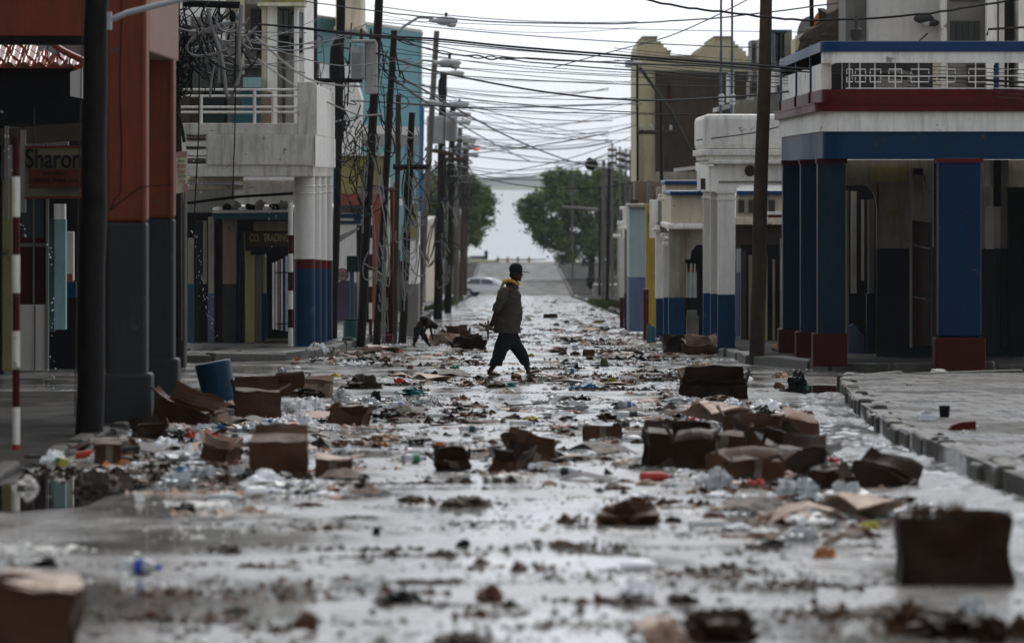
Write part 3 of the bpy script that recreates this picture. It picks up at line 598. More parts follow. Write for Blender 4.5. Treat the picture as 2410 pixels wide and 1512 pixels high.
bs = Y1.part('blue_sign', [bx(788, 850, 503, 527, 165.3, .15)], BLUE); Y1.part('sign_stripe', [bx(790, 832, 514, 519, 165.25, .04)], LGREY, parent=bs)
Y1.part('shop_wall', [bx(786, 838, 530, 664, 167.5, .4)], WHITE); Y1.part('shop_opening', [bx(838, 876, 530, 760, 168.5, .3)], BLACK)
Y1.part('purple_dado', [ext([(787, 756)] + [(787 + 0, 672), (795, 664), (806, 660), (820, 660), (833, 666), (840, 676), (840, 756)], 167.3, .3)], PURPLE)
Y1.part('white_door', [bx(840, 852, 640, 756, 167.9, .2)], LGREY)
cm = Y1.part('number_roundel', [lathe(px(806, 646, 167.2), [(.19, 0), (.19, .03)], 28, (0, -1, 0))], PURPLE); Y1.part('roundel_face', [lathe(px(806, 646, 167.16), [(.155, 0), (.155, .02)], 28, (0, -1, 0))], PINKP, parent=cm)
Y1.text('lettering', '122', px(806, 646, 167.1), .20, PURPLE, cm, w=.25)
Y1.part('awning', [ext([(786, 560), (842, 535), (842, 541), (790, 575)], 163.5, 1.5)], GREY)
P1 = Thing('painted_piers', px(912, 806, 129), 'cluster of red and white painted shop piers with rounded bollards', 'building')
for x0, x1, y0, m in ((898, 907, 420, GREY), (908, 917, 415, WHITE), (917, 925, 440, RED), (925, 934, 430, PINKP)):
    P1.part('pier', [bx(x0, x1, y0, 806, 129 + (x0 - 898) * .04, .5)], m, bevel=.01)
P1.part('pier_dado', [bx(907.5, 925.5, 650, 806, 129.3, .2)], DRED)
for x, m in ((903, GREY), (913, RED), (920, RED), (927, GREY)): P1.part('bollard', [sph(px(x, 792, 128), .05, .05, .06, 10, 8), tube([px(x, 812, 128), px(x, 792, 128)], .048, 10)], m, smooth=True)
P2 = Thing('grey_white_wall', px(968, 790, 136), 'peeling white wall with grey dado beside the blue pole', 'wall')
P2.part('wall', [bx(956, 984, 500, 668, 137, 3)], WHITE); P2.part('dado', [bx(956, 984, 668, 792, 136.98, 3)], GREY); P2.part('yellow_panel', [bx(954, 984, 480, 560, 136.9, .2)], OLIVE)
# further shops down the left side of the street
FL = random.Random(21)
specs = [(-4.6, 178, 204, 3.4, DCREAM, BRICKR), (-4.3, 206, 236, 4.0, TAN, PURPLE), (-4.4, 238, 275, 3.2, GREY, ORANGE2), (-4.5, 277, 330, 3.8, CREAM, DGREY)]
for i, (X, ya, yb, h, m, m2) in enumerate(specs):
    T = Thing('street_shop', (X, ya, G(ya) + .14), ('cream stained shop first beyond the blue pole', 'tan and purple shop behind the second transformer', 'grey shop with orange sign far down the left side', 'pale shop furthest down the left side by the tree')[i], 'building')
    T.part('wall', [wb(-14, X, ya, yb, G(yb) - .3, G(ya) + h)], m); T.part('parapet', [wb(-14.05, X + .1, ya - .1, yb, G(ya) + h, G(ya) + h + .25)], LGREY)
    T.part('doorway', [wb(X - .02, X + .03, ya + 3 + k * 6, ya + 5.5 + k * 6, G(ya) - .3, G(ya) + 2.3) for k in range(3)], BLACK)
    T.part('sign_band', [wb(X - 2.4, X - .4, ya - .15, ya - .02, G(ya) + h * .58, G(ya) + h * .76)], m2)
    T.part('dado', [wb(-6, X + .005, ya - .03, ya + .2, G(ya) - .2, G(ya) + 1)], DGREY)
    T.part('window', [wb(-5.6, -5.0, ya - .05, ya, G(ya) + 1.2, G(ya) + 2.1)], GLASS)
# ---------------------------------------------------------------- right: blue, white and red balcony building
K = Thing('corner_building', px(2100, 838, 92), 'white blue and red balcony building on square blue columns at right', 'building')
DK = 89.; XK = (1938 - CX) / FPX * DK; YE = 102.8; XE = 10.
def ring(name, y0, y1, m, grow=0., th=.2, bevel=.02, parent=None, r=.35):
    "a band round the corner: along the street side, a rounded corner, then the front"
    z0, z1 = zpx(y1, DK), zpx(y0, DK); o, q = [], []
    x, y = XK - grow, DK - grow
    path = [(x, YE)] + [(x + r - r * math.cos(a), y + r - r * math.sin(a)) for a in [i * math.pi / 2 / 8 for i in range(9)]] + [(XE, y)]
    inn = [(x + th, YE)] + [(x + r - (r - min(th, r * .95)) * math.cos(a), y + r - (r - min(th, r * .95)) * math.sin(a)) for a in [i * math.pi / 2 / 8 for i in range(9)]] + [(XE, y + th)]
    n = len(path); v = [Vector((a, b, z)) for z in (z0, z1) for P_ in (path, inn) for a, b in P_]
    f = []
    for i in range(n - 1):
        f += [(i, i + 1, 2 * n + i + 1, 2 * n + i), (n + i + 1, n + i, 3 * n + i, 3 * n + i + 1), (2 * n + i, 2 * n + i + 1, 3 * n + i + 1, 3 * n + i), (i + 1, i, n + i, n + i + 1)]
    f += [(0, 2 * n, 3 * n, n), (n - 1, 2 * n - 1, 4 * n - 1, 3 * n - 1)]
    return K.part(name, [(v, f)], m, parent=parent)
ring('blue_entablature', 309, 373, BLUE, 0, .45)
wbnd = ring('white_fascia', 262, 309.3, CONC2, .05, .6); ring('red_ledge', 243, 262.3, RED, .13, .8); ring('red_band', 210, 243.2, RED, .02, .3); ring('ledge_lip', 241, 244.5, RED, .15, .2)
K.part('balcony_floor', [wb(XK + .1, XE, DK + .1, YE, zpx(262, DK), zpx(246, DK))], CONC)
ring('parapet_beam', 121, 147.5, CONC2, .0, .22); cp = ring('blue_coping', 98, 121.4, BLUE2, .04, .3)
ring('coping_top', 96.5, 98.2, LBLUE, .02, .26)
# solid street-side panels with stepped blue heads
for i, (ya, yb) in enumerate(((89.5, 92.6), (92.9, 97.3), (97.6, YE))):
    K.part('side_panel', [wb(XK + .0, XK + .16, ya + .15, yb - .05, zpx(210.5, DK), zpx(121.2, DK))], CONC2)
    K.part('panel_post', [wb(XK - .03, XK + .2, yb - .12, yb + .02, zpx(210.5, DK) - .02, zpx(92, DK))], BLUE)
    K.part('blue_head', [wb(XK - .025, XK + .9, yb - .2, yb + .05, zpx(112, DK) + .03, zpx(92, DK))], BLUE2)
    K.part('red_foot', [wb(XK - .05, XK + .1, yb - .1, yb + .04, zpx(243, DK), zpx(210, DK))], DRED)
K.part('corner_panel', [wb(XK + .3, px(1982, 0, DK).x, DK + .05, DK + .15, zpx(210.5, DK), zpx(147, DK))], LGREY)  # greyer panel: the shade inside the curve is put into its colour
# decorative metal grille
GR = K.part('balcony_grille', [bx(1990, 2420, 206.5, 209, DK + .05, .03)], WHITE)
gx = [(1999, 1993, 2006), (2024, 2013, 2037), (2059, 2048, 2073), (2107, 2092, 2122), (2162, 2144, 2186), (2229, 2205, 2248), (2296, 2280, 2322), (2372, 2356, 2396)]
for i, (xc, xa, xb) in enumerate(gx):
    K.part('grille_bar', [tube([px(xc, 147, DK + .08), px(xc, 209, DK + .08)], .010, 6)], WHITE, parent=GR)
    for ya, yb in ((163, 174), (181, 193)):
        y_open = (ya, yb)[ya > 170]; y_in = (yb, ya)[ya > 170]
        K.part('grille_square', [tube([px(xa, y_in, DK + .08), px(xa, y_open, DK + .08), px(xb, y_open, DK + .08), px(xb, y_in, DK + .08)], .010, 6)], WHITE, parent=GR)
K.part('grille_rail', [tube([px(2004, 178, DK + .08), px(2150, 180, DK + .08), px(2420, 178, DK + .08)], .010, 6)], WHITE, parent=GR)
# upper rooms behind the balcony
K.part('room_wall', [bx(1990, 2044, -60, 212, DK + 6, 2)], GREY); K.part('low_room_wall', [bx(1952, 1992, 130, 212, DK + 5.6, 1)], DGREY); K.part('room_wall', [bx(2046, 2212, -60, 150, DK + 5.2, 3)], LGREY)
K.part('tan_tower', [bx(1967, 2000, -60, 102, DK + 14, 3)], TAN)
K.part('dark_opening', [bx(1988, 2196, 146, 212, DK + 5, .4)], DGREY); K.part('grey_recess', [ext([(2060, 212), (2072, 170), (2110, 160), (2150, 172), (2160, 212)], DK + 4.8, .2)], GREY)
K.part('corner_trim', [bx(2216, 2230, -60, 212, DK + 4.7, .5)], CONC2); K.part('cream_wall', [bx(2196, 2216, 150, 212, DK + 4.9, .4)], CREAM)
pn = K.part('stair_wall', [bx(2230, 2322, -60, 212, DK + 4.6, 1)], GREY)
for r0, r1 in ((50, 97), (-40, 2)):
    for i in range(5): K.part('vent_slot', [bx(2237 + i * 14.4, 2248.5 + i * 14.4, r0, r1, DK + 4.55, .06)], DGREY, parent=pn)
K.part('pilaster', [bx(2322, 2347, -60, 212, DK + 4.3, 1)], CONC2); K.part('pilaster', [bx(2352, 2364, -60, 212, DK + 4.2, 1)], LGREY); K.part('dark_recess', [bx(2347, 2400, -60, 212, DK + 5, 1)], DGREY)
K.part('pilaster', [bx(2398, 2470, -60, 212, DK + 4.1, 1)], CONC2); K.part('brown_door', [bx(2276, 2316, 152, 212, DK + 4.5, .1)], BROWNW)
for i in range(9): K.part('twisted_blue_post', [tube([px(2340, 152 + i * 7, DK + 3), px(2349, 156 + i * 7, DK + 3)], .05, 8)], BLUE)
K.part('lantern', [lathe(px(2015, 98, DK + 3), [(.05, 0), (.10, .10), (.10, .2), (.03, .25), (.015, .42)], 10)], DGREY, smooth=True)
K.part('roof_rubble', [sph(px(1955 + i * 9, 92 - (i % 3) * 7, DK + 11), .5, .4, .35, 8, 6, i, .6) for i in range(5)], BROWNW)
# blue columns with red plinths
zh = zpx(372.5, DK)
for i, (D, w, lift) in enumerate(((DK + .35, .44, .2), (94.6, .44, .17), (100.9, .44, .16))):
    x0 = (1925 - CX) / FPX * (DK + .35); zg = G(D) + lift
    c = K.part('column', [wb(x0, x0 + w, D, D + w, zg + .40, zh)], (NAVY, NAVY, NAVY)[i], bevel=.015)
    K.part('plinth', [wb(x0 - .08, x0 + w + .02, D - .05, D + w + .03, zg - .12, zg + .40)], DRED, parent=c, bevel=.015)
    K.part('capital', [wb(x0 - .02, x0 + w + .02, D - .02, D + w + .02, zh - .08, zh - .002)], DRED, parent=c)
D = 87.6; a, b = px(2210, 0, D), px(2310, 0, D)
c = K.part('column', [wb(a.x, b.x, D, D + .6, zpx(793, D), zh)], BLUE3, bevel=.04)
K.part('plinth', [wb(a.x - .06, b.x + .06, D - .06, D + .7, zpx(884, D), zpx(794, D))], DRED, parent=c, bevel=.03)
K.part('capital', [wb(a.x - .03, b.x + .03, D - .03, D + .62, zh - .07, zh - .003)], RED, parent=c)
K.part('porch_ceiling', [wb(XK + .2, XE, DK + .46, YE - .1, zh + .02, zh + .3)], LGREY)
# ground-floor wall inside the porch
DG = 103.
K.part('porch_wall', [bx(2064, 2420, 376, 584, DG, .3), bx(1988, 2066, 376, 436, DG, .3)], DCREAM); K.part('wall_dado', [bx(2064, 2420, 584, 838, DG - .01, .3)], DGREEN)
K.part('mould_patch', [bx(2046, 2150, 392, 428, DG - .04, .03)], OLIVE)
K.part('arch_reveal', [bx(1985, 2068, 436, 838, DG + 3, .3)], BLACK); K.part('arch_haunch', [ext([(2040, 436), (2068, 436), (2068, 520), (2063, 480), (2055, 450)], DG, .25)], DCREAM)  # black sheet stands in for the unlit passage behind the arch
K.part('passage_pier', [bx(1992, 1998, 448, 830, DG + .5, .2)], GREY); K.part('passage_pier', [bx(2004, 2016, 450, 690, DG + 2, .2)], DCREAM); K.part('passage_pier', [bx(2028, 2034, 470, 660, DG + 1.9, .2)], DCREAM); K.part('passage_pier', [bx(2044, 2058, 470, 690, DG + .4, .25)], GREY); K.part('passage_pier', [bx(2040, 2056, 690, 830, DG + .3, .25)], NAVY)
K.part('grey_panel', [ext([(1990, 830), (1990, 775), (2008, 760), (2034, 790), (2034, 830)], DG + .9, .1)], LILAC)
K.part('downpipe', [tube([px(2145, 376, DG - .15), px(2145, 815, DG - .15)], .035, 8)], DCREAM, smooth=True)
K.part('meter_box', [bx(2150, 2172, 396, 412, DG - .2, .15)], BLACK); K.part('meter_box', [bx(2172, 2200, 428, 450, DG - .2, .15)], DCREAM); K.part('conduit', [tube([px(2176, 412, DG - .1), px(2178, 440, DG - .1), px(2190, 452, DG - .1)], .015, 5)], BLACK)
door = K.part('louvred_door', [sl(2147, DG - .2, 2192, DG - .8, 518, 815, 524, 812, .06)], BROWNW, label='dark red louvred door')
rd = M('varnished_red_door', (.05, .008, .006), .35, .2, 3)
for i in range(30):
    if i in (5, 17): continue
    y = 528 + i * 9.4; K.part('door_slat', [sl(2153, DG - .32, 2187, DG - .82, y, y + 7, y + 5, y + 12, .03)], rd, parent=door)
K.part('door_rail', [sl(2150, DG - .34, 2190, DG - .84, 574, 579, 583, 588, .04), sl(2150, DG - .34, 2190, DG - .84, 696, 700, 704, 708, .04)], TAN, parent=door)
K.part('door_frame', [bx(2142, 2147, 516, 818, DG - .85, .06), bx(2191, 2195, 516, 812, DG - .9, .06)], DCREAM)
K.part('pilaster', [bx(2198, 2219, 376, 582, DG - 1.2, .3)], LGREY); K.part('pilaster_dado', [bx(2196, 2220, 582, 820, DG - 1.21, .3)], SLATE)
K.part('pilaster', [bx(2318, 2346, 376, 438, DG - 1.4, .3), bx(2322, 2340, 486, 586, DG - 1.4, .3)], WHITE); K.part('pilaster_dado', [bx(2312, 2344, 586, 830, DG - 1.42, .3)], SLATE)
K.part('dark_shutter', [bx(2340, 2356, 376, 486, DG - 1.5, .2)], BLACK); K.part('pilaster', [bx(2356, 2374, 376, 584, DG - 1.3, .2)], DCREAM); K.part('pilaster_dado', [bx(2356, 2374, 584, 815, DG - 1.31, .2)], DGREY)
K.part('dark_doorway', [bx(2374, 2460, 440, 840, DG - 2, .3)], BLACK)
K.text('lettering', 'WE', px(2105, 505, DG - .02), .26, OLIVE, None, .004); K.text('lettering', '21', px(2108, 548, DG - .02), .24, OLIVE, None, .004)

# ---------------------------------------------------------------- right: white corner building
Wt = Thing('white_corner_building', px(1710, 832, 108), 'white plastered corner building with blue footed columns behind the brown pole', 'building')
DWt = 108.; X0 = px(1690, 0, DWt).x
for name, x0, x1, y0, y1, o in (('parapet', 1656, 1900, 268, 352, .0), ('cornice', 1652, 1900, 351, 366, -.12), ('cornice', 1660, 1900, 365.5, 377, -.04), ('cornice', 1668, 1900, 376.5, 386, -.16)):
    Wt.part(name, [bx(x0, x1, y0, y1, DWt + o, 5.5)], CONC2, bevel=.1 if name == 'parapet' else .02)
wl = Wt.part('spandrel', [ext([(1690, 386.2), (1900, 386.2), (1900, 436), (1742, 436), (1734, 442), (1730, 452), (1690, 452)], DWt, .4)], CONC2)
Wt.part('string_line', [bx(1692, 1900, 426, 429, DWt - .03, .03)], GREY, parent=wl)
Wt.part('round_stain', [lathe(px(1765, 402, DWt - .01), [(.105, 0), (.09, .03)], 16, (0, -1, 0))], BROWNW, parent=wl)  # brown disc stands in for the shade inside a round hole
for i, (xa, xb, D, yc) in enumerate(((1690, 1730, DWt + .01, 0), (0, 0, 112.0, 0), (0, 0, 116.3, 0))):
    w = 40 / ppm(DWt); xs = X0; zg = G(D); zt = zpx(452, DWt); zb = zg + (1.5 if 0 else (832 - 690) / ppm(DWt))
    c = Wt.part('column', [wb(xs, xs + w, D, D + w, zb, zt)], WHITE if i == 0 else LGREY, bevel=.01); Wt.part('blue_foot', [wb(xs - .002, xs + w + .002, D - .002, D + w, zg - .1, zb)], BLUE, parent=c, bevel=.01)
    Wt.part('capital', [wb(xs - .03, xs + w + .03, D - .03, D + w + .03, zt - .02, zt + .05), wb(xs - .02, xs + w + .02, D - .02, D + w + .02, zt - .15, zt - .11)], WHITE, parent=c)
    Wt.part('side_beam', [wb(xs, xs + w, D + w, D + 4.0, zt, zt + .5)], WHITE)
Wt.part('broken_sill', [bx(1650, 1700, 420, 446, DWt + 7, .4), bx(1664, 1716, 444, 452, DWt + 6.8, .3)], BROWNW)
# shops glimpsed through its arch
Ar = Thing('arcade_shops', px(1790, 810, 122), 'dim cream and brown shop fronts seen through the white arch', 'building')
Ar.part('back_wall', [bx(1732, 1960, 515, 830, 125, .4)], BROWNW); Ar.part('balustrade_wall', [bx(1732, 1880, 458, 512, 126, .3)], CREAM); Ar.part('blue_coping', [bx(1735, 1868, 449, 459, 125.8, .6)], BLUE2)
Ar.part('opening', [bx(1738 + i * 24, 1752 + i * 24, 470, 500, 125.9, .1) for i in range(4)], DGREY); Ar.part('red_sign', [bx(1808, 1880, 505, 512, 120, .2)], BRICKR); Ar.part('white_eave', [bx(1800, 1880, 498, 505, 119.8, .4)], WHITE); Ar.part('ledge', [bx(1732, 1880, 512, 528, 124.7, .5)], CREAM)
for x0, x1, y0, m in ((1733, 1744, 585, LBLUE), (1746, 1756, 590, BROWNW), (1762, 1770, 600, TAN), (1776, 1784, 575, DCREAM), (1800, 1806, 600, OLIVE), (1818, 1824, 610, TAN), (1836, 1842, 560, DCREAM)):
    Ar.part('door_post', [bx(x0, x1, y0, 822, 124.5, .1)], m)
Ar.part('lilac_panel', [bx(1733, 1743, 640, 790, 124.4, .1)], LILAC); Ar.part('dark_opening', [bx(1744, 1960, 575, 826, 124.8, .1)], BLACK)

# cream shop with blue copings, narrow painted piers further down
Cs = Thing('cream_shop', px(1600, 806, 118), 'cream stained shop with two short blue copings and blue feet', 'building')
Cs.part('upper_wall', [bx(1580, 1668, 459, 527, 119, 5)], CREAM); Cs.part('blue_coping', [bx(1577, 1668, 449, 460, 118.8, 5.3)], BLUE2, bevel=.03)
Cs.part('rear_wall', [bx(1566, 1660, 434, 527, 125, 3)], CREAM); Cs.part('blue_coping', [bx(1564, 1660, 424, 435, 124.8, 3.3)], BLUE2, bevel=.03)
Cs.part('ledge', [bx(1571, 1668, 526, 539, 118.6, 5.6)], CONC2, bevel=.03)
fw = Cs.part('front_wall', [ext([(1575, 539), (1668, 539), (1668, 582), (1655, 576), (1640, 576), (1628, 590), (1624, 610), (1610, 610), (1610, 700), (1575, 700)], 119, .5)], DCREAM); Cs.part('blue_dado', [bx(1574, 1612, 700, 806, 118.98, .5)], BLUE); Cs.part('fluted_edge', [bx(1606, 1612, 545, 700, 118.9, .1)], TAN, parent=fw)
Cs.part('opening', [bx(1608, 1668, 574, 806, 120.5, .2)], BLACK); Cs.part('white_frame', [bx(1614, 1617, 620, 700, 119.4, .1), bx(1634, 1637, 620, 700, 119.4, .1), ext([(1622, 700), (1625, 620), (1629, 620), (1626, 700)], 119.4, .1)], LGREY); Cs.part('grey_panel', [bx(1617, 1640, 640, 700, 119.8, .1)], LBLUE)
Cs.part('red_mark', [bx(1617, 1636, 632, 637, 119.7, .05)], REDP); Cs.part('stacked_goods', [bx(1618, 1640, 730, 742, 119.5, .3), bx(1616, 1645, 744, 800, 119.9, .3)], GREY)
Pr = Thing('painted_pier_row', px(1540, 780, 128), 'row of mustard, white and red painted shop piers on the right', 'building')
for (x0, x1, y0, y1, D, m, nm) in ((1561, 1578, 560, 700, 124, LGREY, 'pier'), (1562, 1577, 700, 800, 123.9, BLUE, 'pier_foot'), (1543, 1563, 530, 702, 128, WHITE, 'pier'), (1544, 1562, 702, 795, 127.9, BLUE, 'pier_foot'), (1520, 1545, 480, 795, 133, YELL2, 'pier'), (1514, 1527, 680, 800, 130.5, RED, 'red_post'), (1530, 1548, 470, 560, 129, WHITE, 'upper_pier'), (1545, 1570, 440, 540, 131, DCREAM, 'upper_pier')):
    Pr.part(nm, [bx(x0, x1, y0, y1, D, .4)], m, bevel=.01)
for x, y, D in ((1560, 460, 128), (1558, 468, 126), (1566, 552, 123), (1570, 572, 122.5), (1546, 540, 127.8)): Pr.part('pier_cap', [bx(x - 10, x + 11, y - 3, y + 5, D, .5)], WHITE, bevel=.02)
Pr.part('dark_beam', [sl(1522, 134, 1575, 124, 500, 520, 545, 560, .3)], BROWNW); Pr.part('bollard', [lathe(px(1528, 806, 124), [(.06, 0), (.06, .35), (.03, .42)], 10), lathe(px(1537, 806, 123), [(.06, 0), (.06, .3), (.03, .36)], 10)], DTEAL, smooth=True)
Lb = Thing('pale_blue_shop', px(1500, 776, 144), 'narrow shop painted pale blue-green above lilac', 'building')
Lb.part('wall', [bx(1481, 1521, 488, 652, 144, 3)], LBLUE); Lb.part('lilac_dado', [bx(1480.5, 1521, 652, 780, 143.98, 3)], LILAC); Lb.part('coping', [bx(1478, 1524, 480, 489, 143.8, 3.4)], DCREAM, bevel=.03)
Lb.part('brown_gable', [bx(1494, 1530, 426, 482, 148, 2)], TAN); Lb.part('brown_gable', [bx(1532, 1570, 426, 470, 147, 2)], TAN); Lb.part('grey_strip', [bx(1523, 1534, 424, 480, 146.6, .3)], GREY)
Lb.part('roof_tank', [bx(1483, 1502, 470, 488, 146, .4)], BROWNW)
Fp = Thing('far_piers', px(1468, 768, 160), 'thin pale piers with dark red feet at the far end of the right shops', 'building')
for x0, x1, y0, y1, m, d in ((1459, 1469, 560, 700, LGREY, 0), (1459, 1468, 700, 772, DRED, -.05), (1470, 1481, 540, 690, GREY, 1), (1469, 1481, 690, 776, DGREEN, .9), (1466, 1478, 490, 560, WHITE, 2)): Fp.part('pier', [bx(x0, x1, y0, y1, 158 + d, .4)], m)
for x, y in ((1468, 490), (1474, 496), (1462, 524), (1466, 536), (1452, 555)): Fp.part('pier_cap', [bx(x - 9, x + 9, y - 4, y + 4, 158.5, .5)], WHITE, bevel=.03)
Fp.part('side_wall', [wb(5.0, 12, 150, 270, G(270) - 1, G(150) + 1.9)], DCREAM)

# yellow stepped-parapet building with its dark flank
Ys_ = Thing('yellow_gabled_building', px(1600, 700, 176), 'pale yellow building with stepped gables and a dark brown flank wall', 'building')
DY = 176.
Ys_.part('gable_wall', [ext([(1499, 428), (1499, 112), (1503, 98), (1513, 97), (1513, 86), (1546, 86), (1546, 97), (1556, 97), (1556, 104), (1562, 104), (1562, 112), (1570, 112), (1570, 119), (1578, 119), (1578, 131), (1632, 131), (1632, 126), (1642, 126), (1642, 118), (1650, 118), (1650, 110), (1662, 110), (1662, 103), (1671, 103), (1671, 97), (1682, 97), (1682, 86), (1722, 86), (1722, 97), (1730, 97), (1730, 105), (1738, 105), (1738, 113), (1748, 113), (1748, 120), (1756, 120), (1756, 131), (1775, 131), (1775, 428)], DY, 9)], YELL)
for x0, x1, y in ((1511, 1548, 85), (1570, 1580, 118), (1680, 1724, 85), (1578, 1634, 130)): Ys_.part('coping', [bx(x0, x1, y, y + 4, DY - .1, 9.2)], DCREAM)
Ys_.part('dark_flank', [ext([(1542, 404), (1542, 168), (1600, 166), (1690, 170), (1762, 168), (1762, 404)], DY - .25, .2)], BROWNW)
Ys_.part('pilaster', [bx(1503, 1510, 300, 428, DY - .12, .12)], DCREAM); Ys_.part('base_band', [bx(1540, 1690, 404, 430, DY - .5, .3)], DCREAM); Ys_.part('roof_slab', [ext([(1590, 396), (1660, 388), (1660, 396), (1590, 404)], DY - 3, 2)], LGREY); Ys_.part('parapet_block', [bx(1642, 1680, 382, 402, DY - 5, 2)], CONC2)
Ys_.part('red_scar', [bx(1571, 1577, 195, 240, DY - .3, .05)], DRED)
Rb = Thing('rooftop_clutter', px(1800, 300, 130), 'jumbled blue grey and cream upper storeys behind the brown pole', 'building')
for x0, x1, y0, y1, m, D in ((1768, 1790, 95, 350, GREY, 150), (1772, 1786, 166, 178, TAN, 149), (1790, 1860, 90, 300, DCREAM, 140), (1816, 1823, 72, 250, MASTB, 136), (1824, 1834, 78, 180, PINKP, 138), (1816, 1852, 70, 77, MASTB, 136), (1836, 1842, 76, 200, DGREY, 136), (1842, 1852, 80, 180, PINKP, 138), (1846, 1864, 70, 180, DCREAM, 137.5), (1872, 1910, 90, 126, YELL, 128), (1716, 1728, 170, 240, LGREY, 145), (1764, 1790, 190, 260, GREY, 147), (1824, 1850, 160, 250, LGREY, 134), (1728, 1800, 235, 270, DCREAM, 134), (1790, 1870, 220, 290, GREY, 132)):
    Rb.part('wall_block', [bx(x0, x1, y0, y1, D, 2)], m)
Rb.part('dark_opening', [bx(1770 + i * 16, 1778 + i * 16, 105, 150, 139.9, .1) for i in range(3)] + [bx(1829, 1838, 200, 240, 133.9, .1), bx(1769, 1783, 195, 215, 146.9, .1)], DGREY)
Rb.part('sloped_roof', [sl(1688, 140, 1775, 140, 252, 262, 228, 240, 3)], LGREY)
Tk = Thing('round_sign', px(1908, 90, 127), 'half round grey board beside an orange quarter disc on the roof', 'sign')
def qdisc(cx_, cy_, rx, ry, a0, a1): return [(cx_, cy_)] + [(cx_ + rx * math.cos(R(a0 + (a1 - a0) * i / 12)), cy_ - ry * math.sin(R(a0 + (a1 - a0) * i / 12))) for i in range(13)]
Tk.part('grey_quarter', [ext(qdisc(1908, 83, 31, 45, 90, 180), 127, .3)], GREY); Tk.part('orange_quarter', [ext(qdisc(1942, 72, 31, 50, 92, 168), 127, .3)], ORNG); Tk.part('sign_base', [sl(1874, 126.8, 1910, 126.8, 84, 92, 70, 80, .6)], LGREY)

# ---------------------------------------------------------------- poles, lamps, transformers
def pole(name, base, top, D, wb_, wt_, mat, label, lift=.1, cat='utility pole', grp='timber power poles along the street'):
    "base/top measured points, widths in measured px"
    b = px(base[0], base[1], D); b.z = G(D) + lift - .15; t = px(top[0], top[1], D)
    T = Thing(name, b, label, cat, grp); rnd = random.Random(base[0])
    pts = [b.lerp(t, i / 8) + Vector((rnd.uniform(-1, 1), rnd.uniform(-1, 1), 0)) * (.012 if 0 < i < 8 else 0) for i in range(9)]
    T.part('pole_shaft', [tube(pts, wb_ / 2 / ppm(D), 14, wt_ / 2 / ppm(D))], mat, smooth=True); T.D = D; return T
def lamp(T, arm, head, D, r=.03, flip=1, mat=GALV, L=None, w=None):
    a = T.part('lamp_arm', [tube([px(x, y, D) for x, y in arm], r, 8)], mat, smooth=True)
    x0, y0, x1, y1 = head; c = px((x0 + x1) / 2, (y0 + y1) / 2, D); l = abs(x1 - x0) / 2 / ppm(D)
    h = T.part('lamp_head', [sph(c, l, .16, .42 * abs(y1 - y0) / ppm(D), 14, 8), sph(c + Vector((-flip * l * .8, 0, 0)), l * .7, .08, .22 * abs(y1 - y0) / ppm(D), 10, 6)], LAMP, parent=a, smooth=True)
    T.part('lens', [sph(c + Vector((flip * l * .45, 0, -.34 * abs(y1 - y0) / ppm(D))), l * .42, .12, .28 * abs(y1 - y0) / ppm(D), 12, 8)], LENS, parent=a, smooth=True)
    T.part('photocell', [lathe(c + Vector((0, 0, .35 * abs(y1 - y0) / ppm(D))), [(.03, 0), (.03, .09)], 8)], DGREY, parent=a)
    return a
def arm(T, x0, x1, y, D, r=.05, n=3, y1=None):
    y1 = y if y1 is None else y1
    T.part('crossarm', [tube([px(x0, y, D), px(x1, y1, D)], r, 6)], BPOLE)
    for i in range(n):
        t = (i + .5) / n; T.part('insulator', [lathe(px(x0 + (x1 - x0) * t, y + (y1 - y) * t, D) + Vector((0, 0, r)), [(.02, 0), (.05, .03), (.03, .07), (.05, .1), (.02, .15)], 8)], GALV)
def tangle(T, cx_, y0, y1, sp, D, n, seed, m=WIRE, r=.012, name='cable_tangle'):
    rnd = random.Random(seed); sh = []
    for i in range(n):
        x = cx_ + rnd.gauss(0, sp); y = rnd.uniform(y0, y1); x2 = cx_ + rnd.gauss(0, sp); y2 = min(y1 + 20, y + abs(rnd.gauss(0, (y1 - y0) * .4))); dz = rnd.uniform(-.35, .35)
        A_, B_ = px(x, y, D + dz), px(x2, y2, D + dz * .5); drop = (max(0, y2 - y) + rnd.uniform(15, 70) * (sp / 25)) / ppm(D); sd = rnd.gauss(0, sp * 1.4) / ppm(D)
        c1 = A_ + Vector((sd, 0, -drop * rnd.uniform(.2, .9))); c2 = B_ + Vector((sd + rnd.gauss(0, sp * .6) / ppm(D), 0, -drop * rnd.uniform(.3, 1.0)))
        q = [A_ * (1 - t) ** 3 + c1 * 3 * t * (1 - t) ** 2 + c2 * 3 * t * t * (1 - t) + B_ * t ** 3 for t in [k / 13 for k in range(14)]]
        sh.append(tube(q, r * rnd.uniform(.6, 1.3), 4, cap=False))
    return T.part(name, sh, m, kind='stuff')

